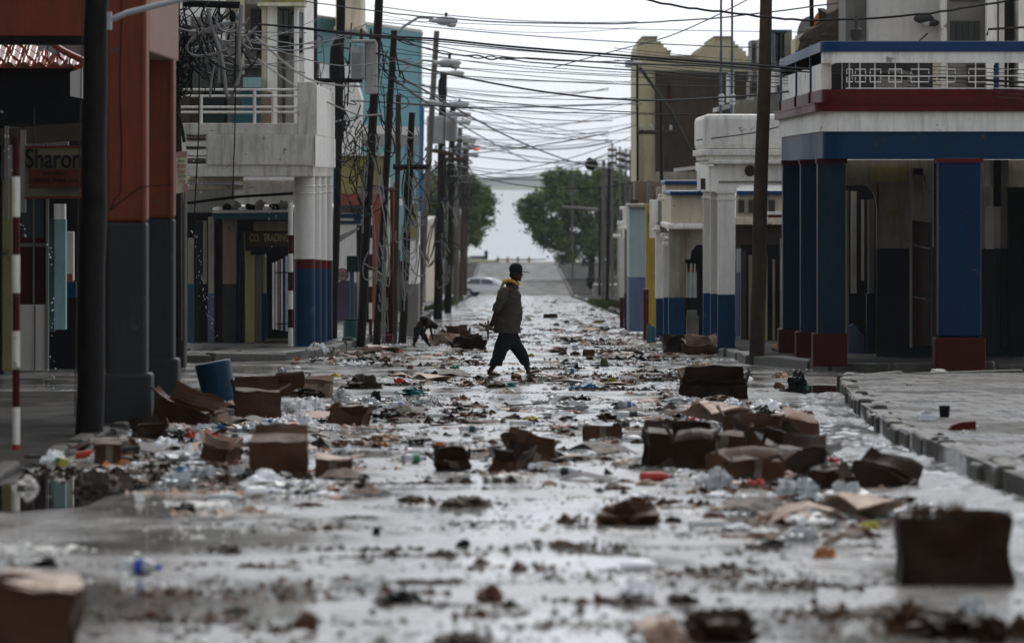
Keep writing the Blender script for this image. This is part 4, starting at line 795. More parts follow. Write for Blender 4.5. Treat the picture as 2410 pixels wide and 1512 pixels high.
T1 = pole('utility_pole', (209, 1005), (231, -60), 52.5, 68, 56, POLE, 'massive near black pole standing before the orange columns')
lamp(T1, [(258, 48), (300, 30), (440, -4), (520, -20)], (525, -34, 600, -14), 52.4, .028); T1.part('arm_bracket', [bx(252, 262, 28, 70, 52.3, .1)], GALV)
T1.part('spark_strip', [tube([px(195, 0, 52.2), px(183, 560, 52.2), px(176, 980, 52.2)], .006, 4)], BROWNW)
T2 = pole('utility_pole', (421, 862), (411, -60), 93.5, 33, 22, POLE, 'black pole hung with tangled cables right of the orange columns')
T2.part('lamp_arm', [tube([px(404, 89, 93.3), px(470, 72, 93.3), px(556, 50, 93.3)], .042, 8)], GALV, smooth=True); T2.part('lamp_arm', [tube([px(420, 122, 93.3), px(540, 100, 93.3)], .03, 8)], GALV, smooth=True)
T2.part('crossarm', [tube([px(430, 8, 93.2), px(565, 12, 93.2)], .06, 8)], BLACK); T2.part('insulator', [sph(px(548, 40, 93.1), .06, .06, .09, 10, 8)], BLACK); T2.part('insulator', [sph(px(560, 38, 93.1), .05, .05, .07, 10, 8)], GALV)
tangle(T2, 430, 0, 190, 22, 93.2, 34, 3, WIRE, .014); tangle(T2, 505, -10, 110, 40, 93.2, 26, 5, WIRE, .014); tangle(T2, 500, 20, 140, 34, 93.1, 12, 8, GWIRE, .02)
T2.part('hanging_cable', [tube([px(568, 12, 93), px(566, 60, 93), px(561, 110, 93), px(566, 165, 93), px(556, 200, 93), px(546, 226, 93), px(537, 230, 93), px(531, 214, 93), px(526, 165, 93), px(518, 120, 93), px(495, 55, 93), px(490, 20, 93)], .035, 8)], GWIRE, smooth=True)
T2.part('hanging_cable', [tube([px(522, 125, 93), px(505, 150, 93), px(497, 190, 93), px(494, 228, 93)], .022, 6)], GWIRE); T2.part('hanging_cable', [tube([px(490, 25, 93), px(500, 70, 93), px(516, 110, 93), px(515, 195, 93)], .024, 6)], GWIRE)
T2.part('hanging_cable', [tube([px(420, 270, 93), px(428, 300, 93), px(434, 335, 93)], .03, 6)], WIRE); T2.part('trailing_wire', [tube([px(555, 55, 93), px(553, 300, 93), px(547, 470, 93)], .01, 4), tube([px(470, 60, 93), px(468, 300, 93), px(455, 560, 93)], .01, 4)], WIRE)
PO = Thing('poster_board', px(428, 460, 91), 'narrow white poster with red lettering fixed on the grey post beside the black pole', 'sign')
pb = PO.part('board', [sl(414, 91, 441, 91, 358, 456, 355, 451, .03)], CREAM); PO.part('pink_header', [sl(414, 90.98, 440, 90.98, 358, 371, 355, 368, .01)], PINKP, parent=pb); PO.part('pink_corner', [bx(433, 442, 432, 453, 90.97, .01)], PINKP, parent=pb)
for s_, y, sz, w_, m in (('WHY NOT', 379, .055, 16, BLACK), ('LIVE N NOT', 391, .085, 22, REDP), ("'T PAY", 405, .09, 17, REDP), ('CALL FOR', 415, .045, 18, BLACK), ('CUSTOM', 427, .06, 14, REDP)): PO.text('lettering', s_, px(427 + (y - 379) * .05, y, 90.95), sz, m, pb, w=w_ / ppm(91))
PO.part('post', [tube([px(436, 452, 91.1), px(436, 862, 91.1)], .03, 8), tube([px(427, 456, 91.1), px(428, 800, 91.1)], .012, 6)], GREY)
T3 = pole('utility_pole', (735, 790), (734, -60), 134, 26, 28, POLE, 'thick black pole rising behind the concrete pier'); T3.part('cable_box', [bx(703, 724, 62, 190, 133.4, .5)], BLACK)
tangle(T3, 740, 80, 200, 16, 133, 14, 12)
T4 = pole('utility_pole', (786, 805), (803, -60), 123.5, 15, 22, POLE, 'black pole immediately right of the round white columns'); T4.part('equipment_can', [lathe(px(793, 195, 123), [(.16, 0), (.17, .3), (.14, .75), (.05, .95)], 12)], BLACK, smooth=True)
tangle(T4, 806, 20, 260, 18, 123, 18, 17); tangle(T4, 815, 230, 420, 22, 123, 16, 18)
T4.part('stay_arm', [tube([px(783, 287, 123), px(862, 270, 123)], .02, 6)], GALV)
T5 = pole('utility_pole', (848, 801), (895, -60), 120, 22, 20, POLE, 'leaning black pole carrying the grey transformer cans')
T5.part('platform', [bx(740, 852, 184, 194, 119.6, .5)], BLACK)
t_ = T5.part('transformer', [bx(825, 858, 108, 186, 119.2, .7)], TRANSF, bevel=.04); T5.part('cooling_fin', [bx(826 + i * 4, 828 + i * 4, 122, 184, 119.1, .1) for i in range(7)], TRANSF, parent=t_)
t_ = T5.part('transformer', [bx(858, 888, 98, 221, 119.4, .5)], TRANSF, bevel=.04); T5.part('lid', [bx(822, 884, 93, 99, 119.1, .9)], TRANSF, bevel=.02)
T5.part('bushing', [lathe(px(850, 94, 119.4), [(.05, 0), (.03, .06), (.05, .1), (.03, .16), (.02, .24)], 8), lathe(px(873, 94, 119.4), [(.05, 0), (.03, .06), (.05, .1), (.03, .16), (.02, .24)], 8)], BROWNW)
tangle(T5, 858, 240, 470, 26, 119.5, 20, 23); tangle(T5, 872, 300, 620, 14, 119.4, 12, 24, GWIRE, .012)
T6 = pole('utility_pole', (886, 801), (928, 72), 121, 19, 15, POLE, 'leaning black pole bearing the tallest street lamp')
lamp(T6, [(930, 84), (948, 64), (985, 41), (1020, 43)], (1022, 36, 1078, 62), 121, .03); lamp(T6, [(936, 174), (962, 156), (996, 142), (1030, 145)], (1030, 136, 1086, 160), 120.9, .025)
tangle(T6, 915, 90, 330, 16, 120.5, 18, 31); tangle(T6, 900, 480, 740, 7, 120.4, 14, 32, GWIRE, .012)
T7 = pole('utility_pole', (929, 789), (938, 223), 128, 11, 13, BPOLE, 'short brown pole between two taller black poles')
T8 = pole('utility_pole', (946, 792), (970, 265), 127, 20, 15, POLE, 'leaning black pole wrapped in grey cable loops'); tangle(T8, 962, 280, 640, 12, 126.6, 22, 41, GWIRE, .012); tangle(T8, 965, 350, 500, 22, 126.6, 14, 42)
T8.part('crossarm', [tube([px(925, 393, 126.5), px(1005, 393, 126.5)], .06, 6)], POLE)
T9 = pole('street_pole', (987, 740), (993, 236), 198, 12, 12, BPIPE, 'bright blue steel pole among the dark timber ones', cat='pole', grp='lamp and service poles')
T10 = pole('utility_pole', (985, 745), (1028, 73), 190, 16, 13, GPOLE, 'grey weathered pole leaning above the second transformer'); lamp(T10, [(1010, 245), (1020, 242)], (992, 233, 1034, 252), 189, .03, -1); lamp(T10, [(1020, 170), (1060, 170)], (1050, 164, 1094, 180), 189, .04)
T11 = pole('utility_pole', (1030, 744), (1044, 172), 197, 21, 17, POLE, 'thick black pole behind the blue pole'); lamp(T11, [(1044, 250), (1060, 248)], (1058, 236, 1106, 254), 196, .05); T11.part('lamp_arm', [tube([px(1050, 268, 196), px(1108, 270, 196)], .09, 8)], GALV, smooth=True); T11.part('bird_spikes', [sph(px(1040, 205, 196), .16, .16, .4, 8, 6, 3, .5)], BLACK)
t_ = T11.part('transformer', [bx(1004, 1046, 272, 338, 195.5, .8)], TRANSF, bevel=.06); t_ = T11.part('transformer', [bx(1048, 1076, 274, 332, 195.3, .8)], TRANSF, bevel=.06); T11.part('cooling_fin', [bx(1049 + i * 4, 1051 + i * 4, 286, 330, 195.2, .1) for i in range(6)], TRANSF, parent=t_)
arm(T11, 1000, 1070, 350, 195, .07, 4, 365); tangle(T11, 1040, 340, 560, 18, 195, 20, 51, WIRE, .02); tangle(T11, 1046, 450, 640, 10, 195, 10, 52, GWIRE, .02)
T12 = pole('utility_pole', (1054, 728), (1066, 240), 231, 17, 14, POLE, 'dark pole third from the far end of the left row'); lamp(T12, [(1070, 286), (1085, 286)], (1068, 280, 1110, 293), 230, .05)
arm(T12, 1040, 1095, 375, 230, .09, 3)
T13 = pole('utility_pole', (1072, 707), (1083, 300), 300, 13, 11, GPOLE, 'weathered pole beyond the dark cluster on the left'); lamp(T13, [(1084, 330), (1096, 328)], (1086, 320, 1122, 338), 299, .06); arm(T13, 1060, 1104, 330, 299, .1, 3)
T14 = pole('utility_pole', (1084, 700), (1094, 320), 350, 11, 9, BPOLE, 'slim brown pole near the parked car'); lamp(T14, [(1095, 350), (1108, 346)], (1094, 338, 1132, 354), 349, .07); T14.part('red_signal', [sph(px(1124, 351, 348.6), .14, .1, .09, 10, 8)], REDLIT, label='lit red signal')
T15 = pole('utility_pole', (1094, 700), (1100, 330), 400, 10, 8, BPOLE, 'last pole of the left row before the tree'); lamp(T15, [(1100, 364), (1110, 364)], (1096, 358, 1128, 370), 399, .08)
for T, c_ in ((T13, 1083), (T14, 1090), (T12, 1062)): tangle(T, c_, 330, 480, 12, T.D - .5, 14, c_, WIRE, .03)

# right side poles
S1 = pole('utility_pole', (1781, 840), (1804, -60), 96.5, 37, 28, BPOLE, 'tall brown timber pole in front of the white corner building', .15)
S2 = pole('utility_pole', (1429, 722), (1434, 384), 275, 9, 8, POLE, 'dark pole with a yellow painted foot on the right verge'); S2.part('yellow_foot', [tube([px(1429, 724, 274.9), px(1429, 708, 274.9)], .13, 10)], YELP)
S3 = pole('utility_pole', (1420, 708), (1421, 378), 325, 8, 8, GPOLE, 'grey pole just left of the yellow footed pole')
S4 = pole('signal_mast', (1411, 690), (1412, 488), 380, 7, 7, POLE, 'dark signal mast with a long arm over the far junction', cat='traffic signal', grp='lamp and service poles'); S4.part('mast_arm', [tube([px(1324, 487, 380), px(1370, 490, 380), px(1412, 494, 380)], .09, 8)], GREY); S4.part('signal_head', [bx(1386, 1394, 680 - 20, 680, 381, .3)], BLACK)
S5 = pole('street_pole', (1347, 668), (1348, 400), 470, 5, 4, GPOLE, 'thin pale pole against the big round tree', cat='pole', grp='lamp and service poles')
for i, (x, yt) in enumerate(((1441, 337), (1459, 345), (1473, 350), (1484, 352))):
    T = pole('utility_pole', (x, 690), (x, yt), 355 + i * 22, 7, 5, GPOLE, ('pylon like pole just left of the yellow building, nearest of four', 'second of four cross armed poles left of the yellow building', 'third of four cross armed poles left of the yellow building', 'cross armed pole hard against the yellow building')[i])
    for y in (yt + 16, yt + 30, yt + 46): arm(T, x - 11, x + 11, y, T.D - .2, .09, 3)
S6 = pole('utility_pole', (1502, 760), (1500, 150), 158, 6, 6, POLE, 'thin dark pole along the corner of the yellow building'); lamp(S6, [(1632, 366), (1580, 262), (1505, 158)], (1468, 140, 1506, 158), 157.6, .05, -1, DGREY); arm(S6, 1500, 1590, 311, 157.5, .06, 4, 312)
S7 = pole('utility_pole', (1560, 775), (1555, 235), 152, 12, 7, POLE, 'black pole against the dark flank of the yellow building')
for x, l in ((1696, 'left of two slim antenna masts on the white building'), (1722, 'right of two slim antenna masts on the white building')):
    T = Thing('antenna_mast', px(x, 268, 112), l, 'mast', 'rooftop antenna masts'); T.part('mast_tube', [tube([px(x, 270, 112), px(x + 1, 120, 112)], .028, 8)], MASTB); T.part('mast_tube', [tube([px(x + 1, 122, 112), px(x + 1, -40, 112)], .022, 8)], MASTB); T.part('strapping', [sph(px(x + 2, 225 + i * 9, 112), .06, .06, .04, 8, 6) for i in range(3)], GALV)
S8 = pole('utility_pole', (1913, 820), (1909, -60), 104.5, 12, 10, POLE, 'black pole rising behind the rounded white balcony'); 
S9 = pole('street_lamp', (2206, 840), (2205, -60), 94.5, 15, 15, BROWNW, 'brown pole with a cobra lamp above the blue balcony', cat='street lamp', grp='lamp and service poles')
a_ = S9.part('lamp_arm', [tube([px(2204, 62, 94.2), px(2190, 50, 94.2)], .04, 8)], GALV); S9.part('lamp_head', [sph(px(2174, 44, 94), .17, .14, .085, 16, 10), sph(px(2194, 54, 94), .12, .1, .06, 12, 8)], DGREY, parent=a_, smooth=True); S9.part('lens', [sph(px(2180, 52, 94), .11, .1, .08, 12, 8)], LAMP, parent=a_, smooth=True)
S9.part('cable_loop', [tube([px(2184, 78, 93.9), px(2140, 118, 93.9), px(2112, 150, 93.9), px(2104, 175, 93.9), px(2108, 196, 93.9), px(2122, 206, 93.9), px(2140, 202, 93.9), px(2152, 190, 93.9)], .011, 6)], WIRE)
S10 = Thing('roof_bracket', px(2326, 70, 84), 'rusty bracket arm reaching in from the right edge', 'bracket'); S10.part('arm', [tube([px(2323, 92 - 8, 84), px(2326, 69, 84), px(2420, 64, 84)], .018, 6)], BROWNW)

# ---------------------------------------------------------------- overhead wires
WN = 0
def wire(pts, D0, D1, r, label, grp='cables strung across the street', m=WIRE, twist=0):
    P_ = []
    n = len(pts); xa, xb = pts[0][0], pts[-1][0]
    for i in range(n - 1):
        for k in range(5):
            t = k / 5; p0 = pts[max(i - 1, 0)]; p1 = pts[i]; p2 = pts[i + 1]; p3 = pts[min(i + 2, n - 1)]
            c = [0.5 * (2 * p1[j] + (p2[j] - p0[j]) * t + (2 * p0[j] - 5 * p1[j] + 4 * p2[j] - p3[j]) * t * t + (3 * p1[j] - p0[j] - 3 * p2[j] + p3[j]) * t ** 3) for j in (0, 1)]
            P_.append(c)
    P_.append(pts[-1])
    out = []
    for x, y in P_:
        D = D0 + (D1 - D0) * (x - xa) / (xb - xa + 1e-6); out.append(px(x, y + twist * math.sin(x * .11) , D))
    return solo('cable', [tube(out, r, 5, cap=False)], m, label, 'cable', grp)
wire([(600, 57), (705, 65), (874, 83), (1026, 92), (1204, 110), (1446, 129), (1807, 156), (2060, 173), (2110, 176), (2425, 195)], 104, 88, .020, 'thickest black cable crossing the whole street at mid height')
wire([(2060, 172), (2090, 174), (2115, 178), (2135, 183)], 89.5, 89.4, .045, 'bulky black splice on the thick cable before the grille', 'cable splices')
wire([(600, 57), (705, 67), (874, 87), (1026, 97), (1204, 115), (1446, 135), (1807, 163), (2110, 184), (2425, 206)], 104.5, 88.4, .013, 'black cable running just below the thickest one')
wire([(720, 4), (889, 27), (985, 38), (1204, 53), (1446, 56), (1605, 48), (1717, 40), (1924, 14), (2000, 2), (2120, -20)], 122, 96, .014, 'upper black cable dipping from the left poles and rising to the right roof', twist=.6)
wire([(1500, -10), (1522, 0), (1621, 19), (1717, 30), (1828, 43), (1935, 48), (2158, 35), (2286, 16), (2425, -6)], 97, 92, .020, 'thick wavy black cable draped high at right', twist=1.2)
wire([(1300, 160), (1446, 120), (1567, 88), (1669, 45), (1758, 0), (1800, -25)], 130, 110, .012, 'thin cable climbing steeply to the upper right')
wire([(600, 86), (724, 185), (851, 204)], 110, 120, .022, 'pale grey cable sagging onto the concrete pier', m=GWIRE)
wire([(600, 134), (698, 204), (826, 265), (864, 271), (900, 268)], 110, 120, .018, 'second pale cable sagging across the balcony', m=GWIRE)
wire([(806, 112), (889, 127), (1017, 166), (1204, 204), (1350, 225), (1446, 233), (1573, 236), (1765, 225), (1860, 215)], 121, 100, .020, 'heavy black cable sagging low to the right corner building')
wire([(937, 92), (985, 108), (1055, 128), (1119, 131), (1157, 139), (1204, 137), (1446, 147), (1695, 159), (1928, 174)], 121, 100, .018, 'knotted black cable pair below the tall lamp', twist=1.5)
wire([(937, 96), (985, 110), (1055, 124), (1119, 136), (1157, 134), (1204, 141), (1446, 164), (1720, 176), (1930, 178)], 121, 100, .014, 'black cable twisted round the knotted pair', twist=-1.5)
wire([(940, 179), (1017, 223), (1112, 277), (1204, 325), (1320, 372), (1392, 390), (1500, 400)], 121, 260, .028, 'dark cable slanting down to the far signal lamp')
wire([(934, 191), (1001, 239), (1106, 306), (1204, 360), (1250, 380)], 121, 300, .028, 'lower dark cable slanting down over the tree')
wire([(826, 237), (991, 245), (1106, 252), (1204, 253), (1446, 246), (1510, 244)], 121, 158, .018, 'level black cable between the pole rows')
wire([(1640, 330), (1765, 314), (1841, 296), (1850, 292)], 109, 103, .014, 'dark cable slanting across the white parapet')
for i, (a, b, c) in enumerate((((1130, 150), (1300, 180), (1500, 200)), ((745, 300), (790, 420), (855, 470)), ((856, 400), (890, 395), (905, 340)))):
    pass
rw = random.Random(77)
ORD = 'topmost second third fourth fifth sixth seventh eighth ninth tenth eleventh twelfth thirteenth fourteenth fifteenth lowest'.split()
for i in range(16):    # thin service wires, high
    y0 = 10 + i * 15 + rw.uniform(-6, 6); y1 = y0 + rw.uniform(20, 75); D0 = rw.uniform(118, 128); D1 = rw.uniform(95, 150); xr = rw.choice((1500, 1800, 1860, 2420)); s = rw.uniform(8, 30)
    pts = [(880 + (xr - 880) * t, y0 + (y1 - y0) * t + s * 4 * t * (1 - t)) for t in [k / 7 for k in range(8)]]
    wire(pts, D0, D1, rw.uniform(.006, .011), ORD[i] + ' of the thin service wires leaving the tall left lamp pole for the right roofs', 'thin service wires')
for i in range(30):    # thin service wires, low and far
    y0 = rw.uniform(170, 440); xl = 930 + (y0 - 170) * .55 + rw.uniform(-10, 20); y1 = max(150, min(445, y0 * .5 + 170 + rw.uniform(-70, 70))); xr = rw.choice((1441, 1500, 1500, 1432)); s = rw.uniform(6, 40); D0 = rw.uniform(130, 330); D1 = D0 + rw.uniform(-20, 80)
    pts = [(xl + (xr - xl) * t, y0 + (y1 - y0) * t + s * 4 * t * (1 - t)) for t in [k / 7 for k in range(8)]]
    wire(pts, D0, D1, rw.uniform(.008, .014) * D0 / 150, 'thin wire sagging over the far end of the street', 'far sagging wires')
for i in range(8):
    y0 = 125 + i * 7; wire([(1446, y0 - 12), (1600, y0 + 4), (1800, y0 + 20), (2100, y0 + 28 + i), (2425, y0 + 40 + i * 3)], 110, 87, .006, (ORD[:7] + ['lowest'])[i] + ' fine wire of the bundle crossing in front of the balcony grille', 'fine wires of the right bundle')
for i in range(9):
    x = 600 + rw.uniform(-60, 220); y = rw.uniform(0, 120); wire([(x - 150, y), (x, y + rw.uniform(10, 50)), (x + 170, y + rw.uniform(-20, 60))], 96, 122, rw.uniform(.008, .014), 'loose wire drooping in front of the upper white building', 'loose wires at upper left')
sp = Thing('hanging_lamp', px(1392, 385, 255), 'black ball shaped lamp hanging on a wire over the far street', 'lamp'); sp.part('lamp_body', [sph(px(1391, 386, 255), .3, .25, .26, 12, 8, 2, .3)], BLACK)

# ---------------------------------------------------------------- trees, verge, waterfront
def tree(base, D, blobs, trunk, label, seed, n=9000, leaf=.22, mats=(LEAF, LEAF2), zlift=0):
    T = Thing('tree', Vector((px(base, 0, D).x, D, G(D))), label, 'tree', 'shade trees at the foot of the street'); rnd = random.Random(seed)
    bt = Vector((px(base, 0, D).x, D, G(D) - .1)); tp = px(*trunk, D)
    fork = bt.lerp(tp, .45)
    sh = [tube([bt, bt.lerp(fork, .5) + Vector((.1, 0, 0)), fork], .32, 10, .22)]
    for (x, y, rx, ry) in blobs: sh.append(tube([fork, fork.lerp(px(x, y, D), .5) + Vector((rnd.uniform(-.4, .4), rnd.uniform(-1, 1), 0)), px(x, y, D)], .14, 7, .03))
    T.part('trunk', sh, BARK, smooth=True)
    for m, share, name in ((mats[0], .55, 'crown'), (mats[1], .45, 'crown')):
        v, f = [], []
        tot = sum(b[2] * b[3] for b in blobs)
        for (x, y, rx, ry) in blobs:
            c = px(x, y, D); RX, RZ = rx / ppm(D), ry / ppm(D); RY = RX * .9
            # sub-clumps give light and dark masses
            for k in range(max(3, int(40 * rx * ry / 3000))):
                while True:
                    d = Vector((rnd.uniform(-1, 1), rnd.uniform(-1, 1), rnd.uniform(-1, 1)))
                    if d.length < 1: break
                d = d.normalized() * (rnd.uniform(.25, 1) ** .5)
                cc = c + Vector((d.x * RX, d.y * RY, d.z * RZ)); cr = rnd.uniform(.35, .85)
                for q in range(int(n * share * (rx * ry / tot) / max(3, int(40 * rx * ry / 3000)))):
                    p = cc + Vector((rnd.gauss(0, .45), rnd.gauss(0, .45), rnd.gauss(0, .32))) * cr
                    a = Vector((rnd.gauss(0, 1), rnd.gauss(0, 1), rnd.gauss(0, 1))).normalized(); b = a.cross(Vector((rnd.gauss(0, 1), rnd.gauss(0, 1), rnd.gauss(0, .6)))).normalized(); s = leaf * rnd.uniform(.5, 1.2); o = len(v)
                    v += [p - a * s, p + b * s * .5, p + a * s, p - b * s * .5]; f.append((o, o + 1, o + 2, o + 3))
        T.part(name, [(v, f)], m)
    return T
tree(1392, 500, [(1290, 500, 62, 62), (1350, 455, 60, 55), (1320, 425, 45, 28), (1390, 500, 62, 62), (1430, 440, 55, 48), (1300, 555, 42, 38), (1370, 580, 55, 38), (1440, 560, 55, 60), (1245, 490, 22, 34), (1338, 598, 22, 20)], (1380, 470), 'large dense round tree at the right foot of the street', 3, 42000, .17)
tree(1470, 470, [(1480, 470, 40, 50), (1500, 540, 40, 50), (1470, 600, 40, 50), (1452, 440, 30, 30)], (1475, 480), 'dark tree behind the right far piers', 8, 14000, .17, (LEAF2, LEAF))
tree(1075, 455, [(1030, 470, 38, 70), (1065, 430, 40, 40), (1105, 455, 36, 42), (1125, 510, 34, 34), (1090, 540, 40, 36), (1040, 560, 40, 50), (1140, 470, 20, 24), (1118, 556, 24, 20)], (1060, 480), 'bushy tree at the left foot of the street above the car', 5, 30000, .16)
tree(985, 330, [(985, 470, 34, 60), (1010, 520, 28, 60), (960, 560, 30, 60)], (985, 500), 'green shrubby tree behind the blue pole', 9, 12000, .13)
# barrier on the quay
Q = Thing('quay_barrier', (0, 600, 1.41), 'long low yellow and white barrier along the quay', 'barrier')
for i, x in enumerate((1172, 1195, 1219, 1245)): Q.part('post', [bx(x - 2.5, x + 2.5, 604, 619, 600, .25)], (TAN, ORNG, TAN, ORNG)[i], bevel=.03)
Q.part('rail', [tube([px(1165, 611, 600.1), px(1255, 611, 600.1)], .09, 8), tube([px(1250, 611, 600.1), px(1285, 610, 600.1)], .06, 8)], GREY)
Q.part('yellow_kerb', [bx(1108, 1170, 612, 617, 598, .4)], YELP); Q.part('white_kerb', [bx(1090, 1180, 616, 621, 596, .6), bx(1170, 1300, 618, 621, 598.5, .3)], LGREY)
Bo = Thing('quayside_hut', px(1128, 606, 604), 'small dark hut and low shed beside the quay barrier', 'hut'); Bo.part('hut', [bx(1140, 1148, 593, 611, 604, 1), ext([(1138, 594), (1144, 588), (1150, 594)], 604.1, 1)], DGREY); Bo.part('shed', [bx(1104, 1140, 602, 611, 604.5, 2)], GREY)
solo('verge_wall', [wb(6.2, 30, 430, 436, 1.4, 2.3)], GREY, 'low pale wall past the right far kerb', 'wall'); solo('verge_wall', [wb(-30, -4.3, 590, 592, 1.4, 2.2)], LGREY, 'low pale wall on the quay behind the car', 'wall')
bi = Thing('litter_bin', gp(1389, 677), 'small dark bin on a post by the far right kerb', 'bin'); Dd = Dg(677); bi.part('drum', [lathe(px(1389, 673, Dd), [(.3, 0), (.33, .7), (.3, .72)], 14)], BLACK); bi.part('leg', [tube([px(1389, 682, Dd), px(1389, 672, Dd)], .05, 6)], BLACK)
DB_ = 124.; gb = Thing('street_bin', px(826, 810, DB_), 'dark green tall drum bin at the foot of the leaning pole', 'bin'); gb.part('drum', [lathe(px(826, 812, DB_), [(.155, 0), (.17, .02), (.17, .52), (.16, .55)], 20)], DTEAL, smooth=False); gb.part('rim', [lathe(px(826, 812, DB_) + Vector((0, 0, .545)), [(.17, 0), (.178, .015), (.165, .03)], 20)], BLACK)
sb = Thing('post_sign', px(829, 800, 125), 'dark square sign box on a post near the painted number', 'sign'); sb.part('sign_box', [bx(816, 843, 602, 640, 125, .18)], DGREEN, bevel=.01); sb.part('post', [tube([px(830, 812, 125.1), px(828, 640, 125.1)], .05, 8)], DTEAL)

# ---------------------------------------------------------------- parked car
def car():
    D = 412.; T = Thing('parked_car', (px(1150, 0, D).x, D, G(D)), 'silver white hatchback standing across the far left lane', 'car')
    prof = [(-2.0, .35), (-2.02, .75), (-1.95, .92), (-1.25, 1.36), (-.2, 1.40), (.35, 1.30), (1.05, .92), (1.75, .80), (2.0, .62), (2.02, .35)]
    n = len(prof); v = []
    secs = [(-.82, .90), (-.78, .99), (0, 1.0), (.78, .99), (.82, .90)]
    for y, k in secs:
        for x, z in prof:
            yy = y * (.80 if z > 1.0 else 1.0); v.append(Vector((x * (1 if abs(y) < .8 else .985), yy, .35 + (z - .35) * (k if z < 1 else k))))
    f = [(i * n + j, i * n + j + 1, (i + 1) * n + j + 1, (i + 1) * n + j) for i in range(len(secs) - 1) for j in range(n - 1)] + [tuple(range(n)), tuple(reversed(range((len(secs) - 1) * n, len(secs) * n)))] + [(i * n, (i + 1) * n, (i + 1) * n + n - 1, i * n + n - 1) for i in range(len(secs) - 1)]
    A_ = R(-18); rot = Matrix.Rotation(A_, 4, 'Z')
    def tr(s): return [( [T.loc + (rot @ Vector(p)) for p in v_], f_) for v_, f_ in s]
    b = T.part('body', tr([(v, f)]), CARP, smooth=False, bevel=.05)
    for s in (-1, 1):
        Y = s * .80
        w = [Vector((-1.45, s * .825, .95)), Vector((.78, s * .825, .95)), Vector((.28, s * .67, 1.27)), Vector((-1.12, s * .67, 1.31))]
        T.part('side_window', tr([(w + [p + Vector((0, -.02 * s, 0)) for p in w], hexa(w)[1])]), CARG)
        T.part('pillar', tr([tube([Vector((-.35, s * .835, .94)), Vector((-.33, s * .68, 1.31))], .03, 6)]), CARP)
        for x in (-1.28, 1.28):
            wh = T.part('wheel', tr([lathe((x, s * .86 - (.2 if s > 0 else 0), .30), [(.18, -.0), (.30, .0), (.315, .04), (.315, .16), (.30, .2), (.18, .2)], 20, (0, 1, 0))]), RUBB)
            T.part('rim', tr([lathe((x, s * .865 - (.0 if s > 0 else .0), .30), [(.17, -.005), (.17, .01)], 16, (0, 1, 0))]), GALV, parent=wh)
        T.part('headlight', tr([sph((1.93, s * .6, .66), .08, .16, .08, 10, 6)]), LENS); T.part('tail_light', tr([sph((-1.98, s * .66, .78), .05, .12, .12, 10, 6)]), REDPL)
        T.part('mirror', tr([sph((.72, s * .9, .98), .09, .07, .06, 8, 6)]), CARP)
    T.part('windscreen', tr([([Vector((.42, -.62, 1.30)), Vector((.42, .62, 1.30)), Vector((1.02, .70, .97)), Vector((1.02, -.70, .97))], [(0, 1, 2, 3)])]), CARG)
    T.part('bumper', tr([wb(-2.08, -1.98, -.76, .76, .36, .52), wb(1.98, 2.08, -.76, .76, .36, .52)]), GREY)
car()
# ---------------------------------------------------------------- the walking man
DM = 85.8
def mp_(x, y, dy=0.0): return px(x, y, DM + dy)
def figure(T, name, pts, edges, mat, **k): o = skin(name, pts, edges, mat, T.loc, **k); o.parent = T.e; return o
zgm = G(DM)
MN = Thing('person', Vector((px(1205, 0, DM).x, DM, zgm)), 'man in black cap, grey shirt and cropped black trousers walking barefoot across the street', 'person')
hip = mp_(1197, 775); RH = .13; LH = -.13    # far and near side offsets
pts = [(hip, .13, .15), (mp_(1200, 745), .14, .16), (mp_(1202, 705), .145, .19), (mp_(1203, 680), .10, .16), (mp_(1208, 664), .058), (mp_(1212, 655), .056),
       (mp_(1214, 644), .082, .075), (mp_(1215.5, 632), .085, .078),
       # near (left) leg, trailing
       (mp_(1188, 792, LH), .085), (mp_(1175, 832, LH), .060), (mp_(1161, 862, LH), .042), (mp_(1152.5, 873, LH), .036), (mp_(1149, 879, LH), .036), (mp_(1163, 880.5, LH), .032, .045), (mp_(1177, 882.5, LH), .020, .040),
       # far (right) leg, stepping out onto the heel
       (mp_(1208, 790, RH), .085), (mp_(1226, 826, RH), .060), (mp_(1238, 858, RH), .044), (mp_(1243, 872, RH), .037), (mp_(1243, 880, RH), .038), (mp_(1256, 877, RH), .034, .045), (mp_(1270, 872.5, RH), .022, .040),
       # near arm, folded back behind him
       (mp_(1194, 681, -.19), .058), (mp_(1178, 708, -.24), .046), (mp_(1166, 737, -.24), .036), (mp_(1159, 756, -.16), .029), (mp_(1153, 768, -.10), .024),
       # far arm, also behind his back
       (mp_(1200, 682, .19), .056), (mp_(1186, 712, .22), .044), (mp_(1172, 742, .18), .034), (mp_(1160, 763, .04), .027), (mp_(1154, 770, -.04), .024)]
ed = [(0, 1), (1, 2), (2, 3), (3, 4), (4, 5), (5, 6), (6, 7), (0, 8), (8, 9), (9, 10), (10, 11), (11, 12), (12, 13), (13, 14), (0, 15), (15, 16), (16, 17), (17, 18), (18, 19), (19, 20), (20, 21), (3, 22), (22, 23), (23, 24), (24, 25), (25, 26), (3, 27), (27, 28), (28, 29), (29, 30), (30, 31)]
figure(MN, 'body', pts, ed, SKINM)
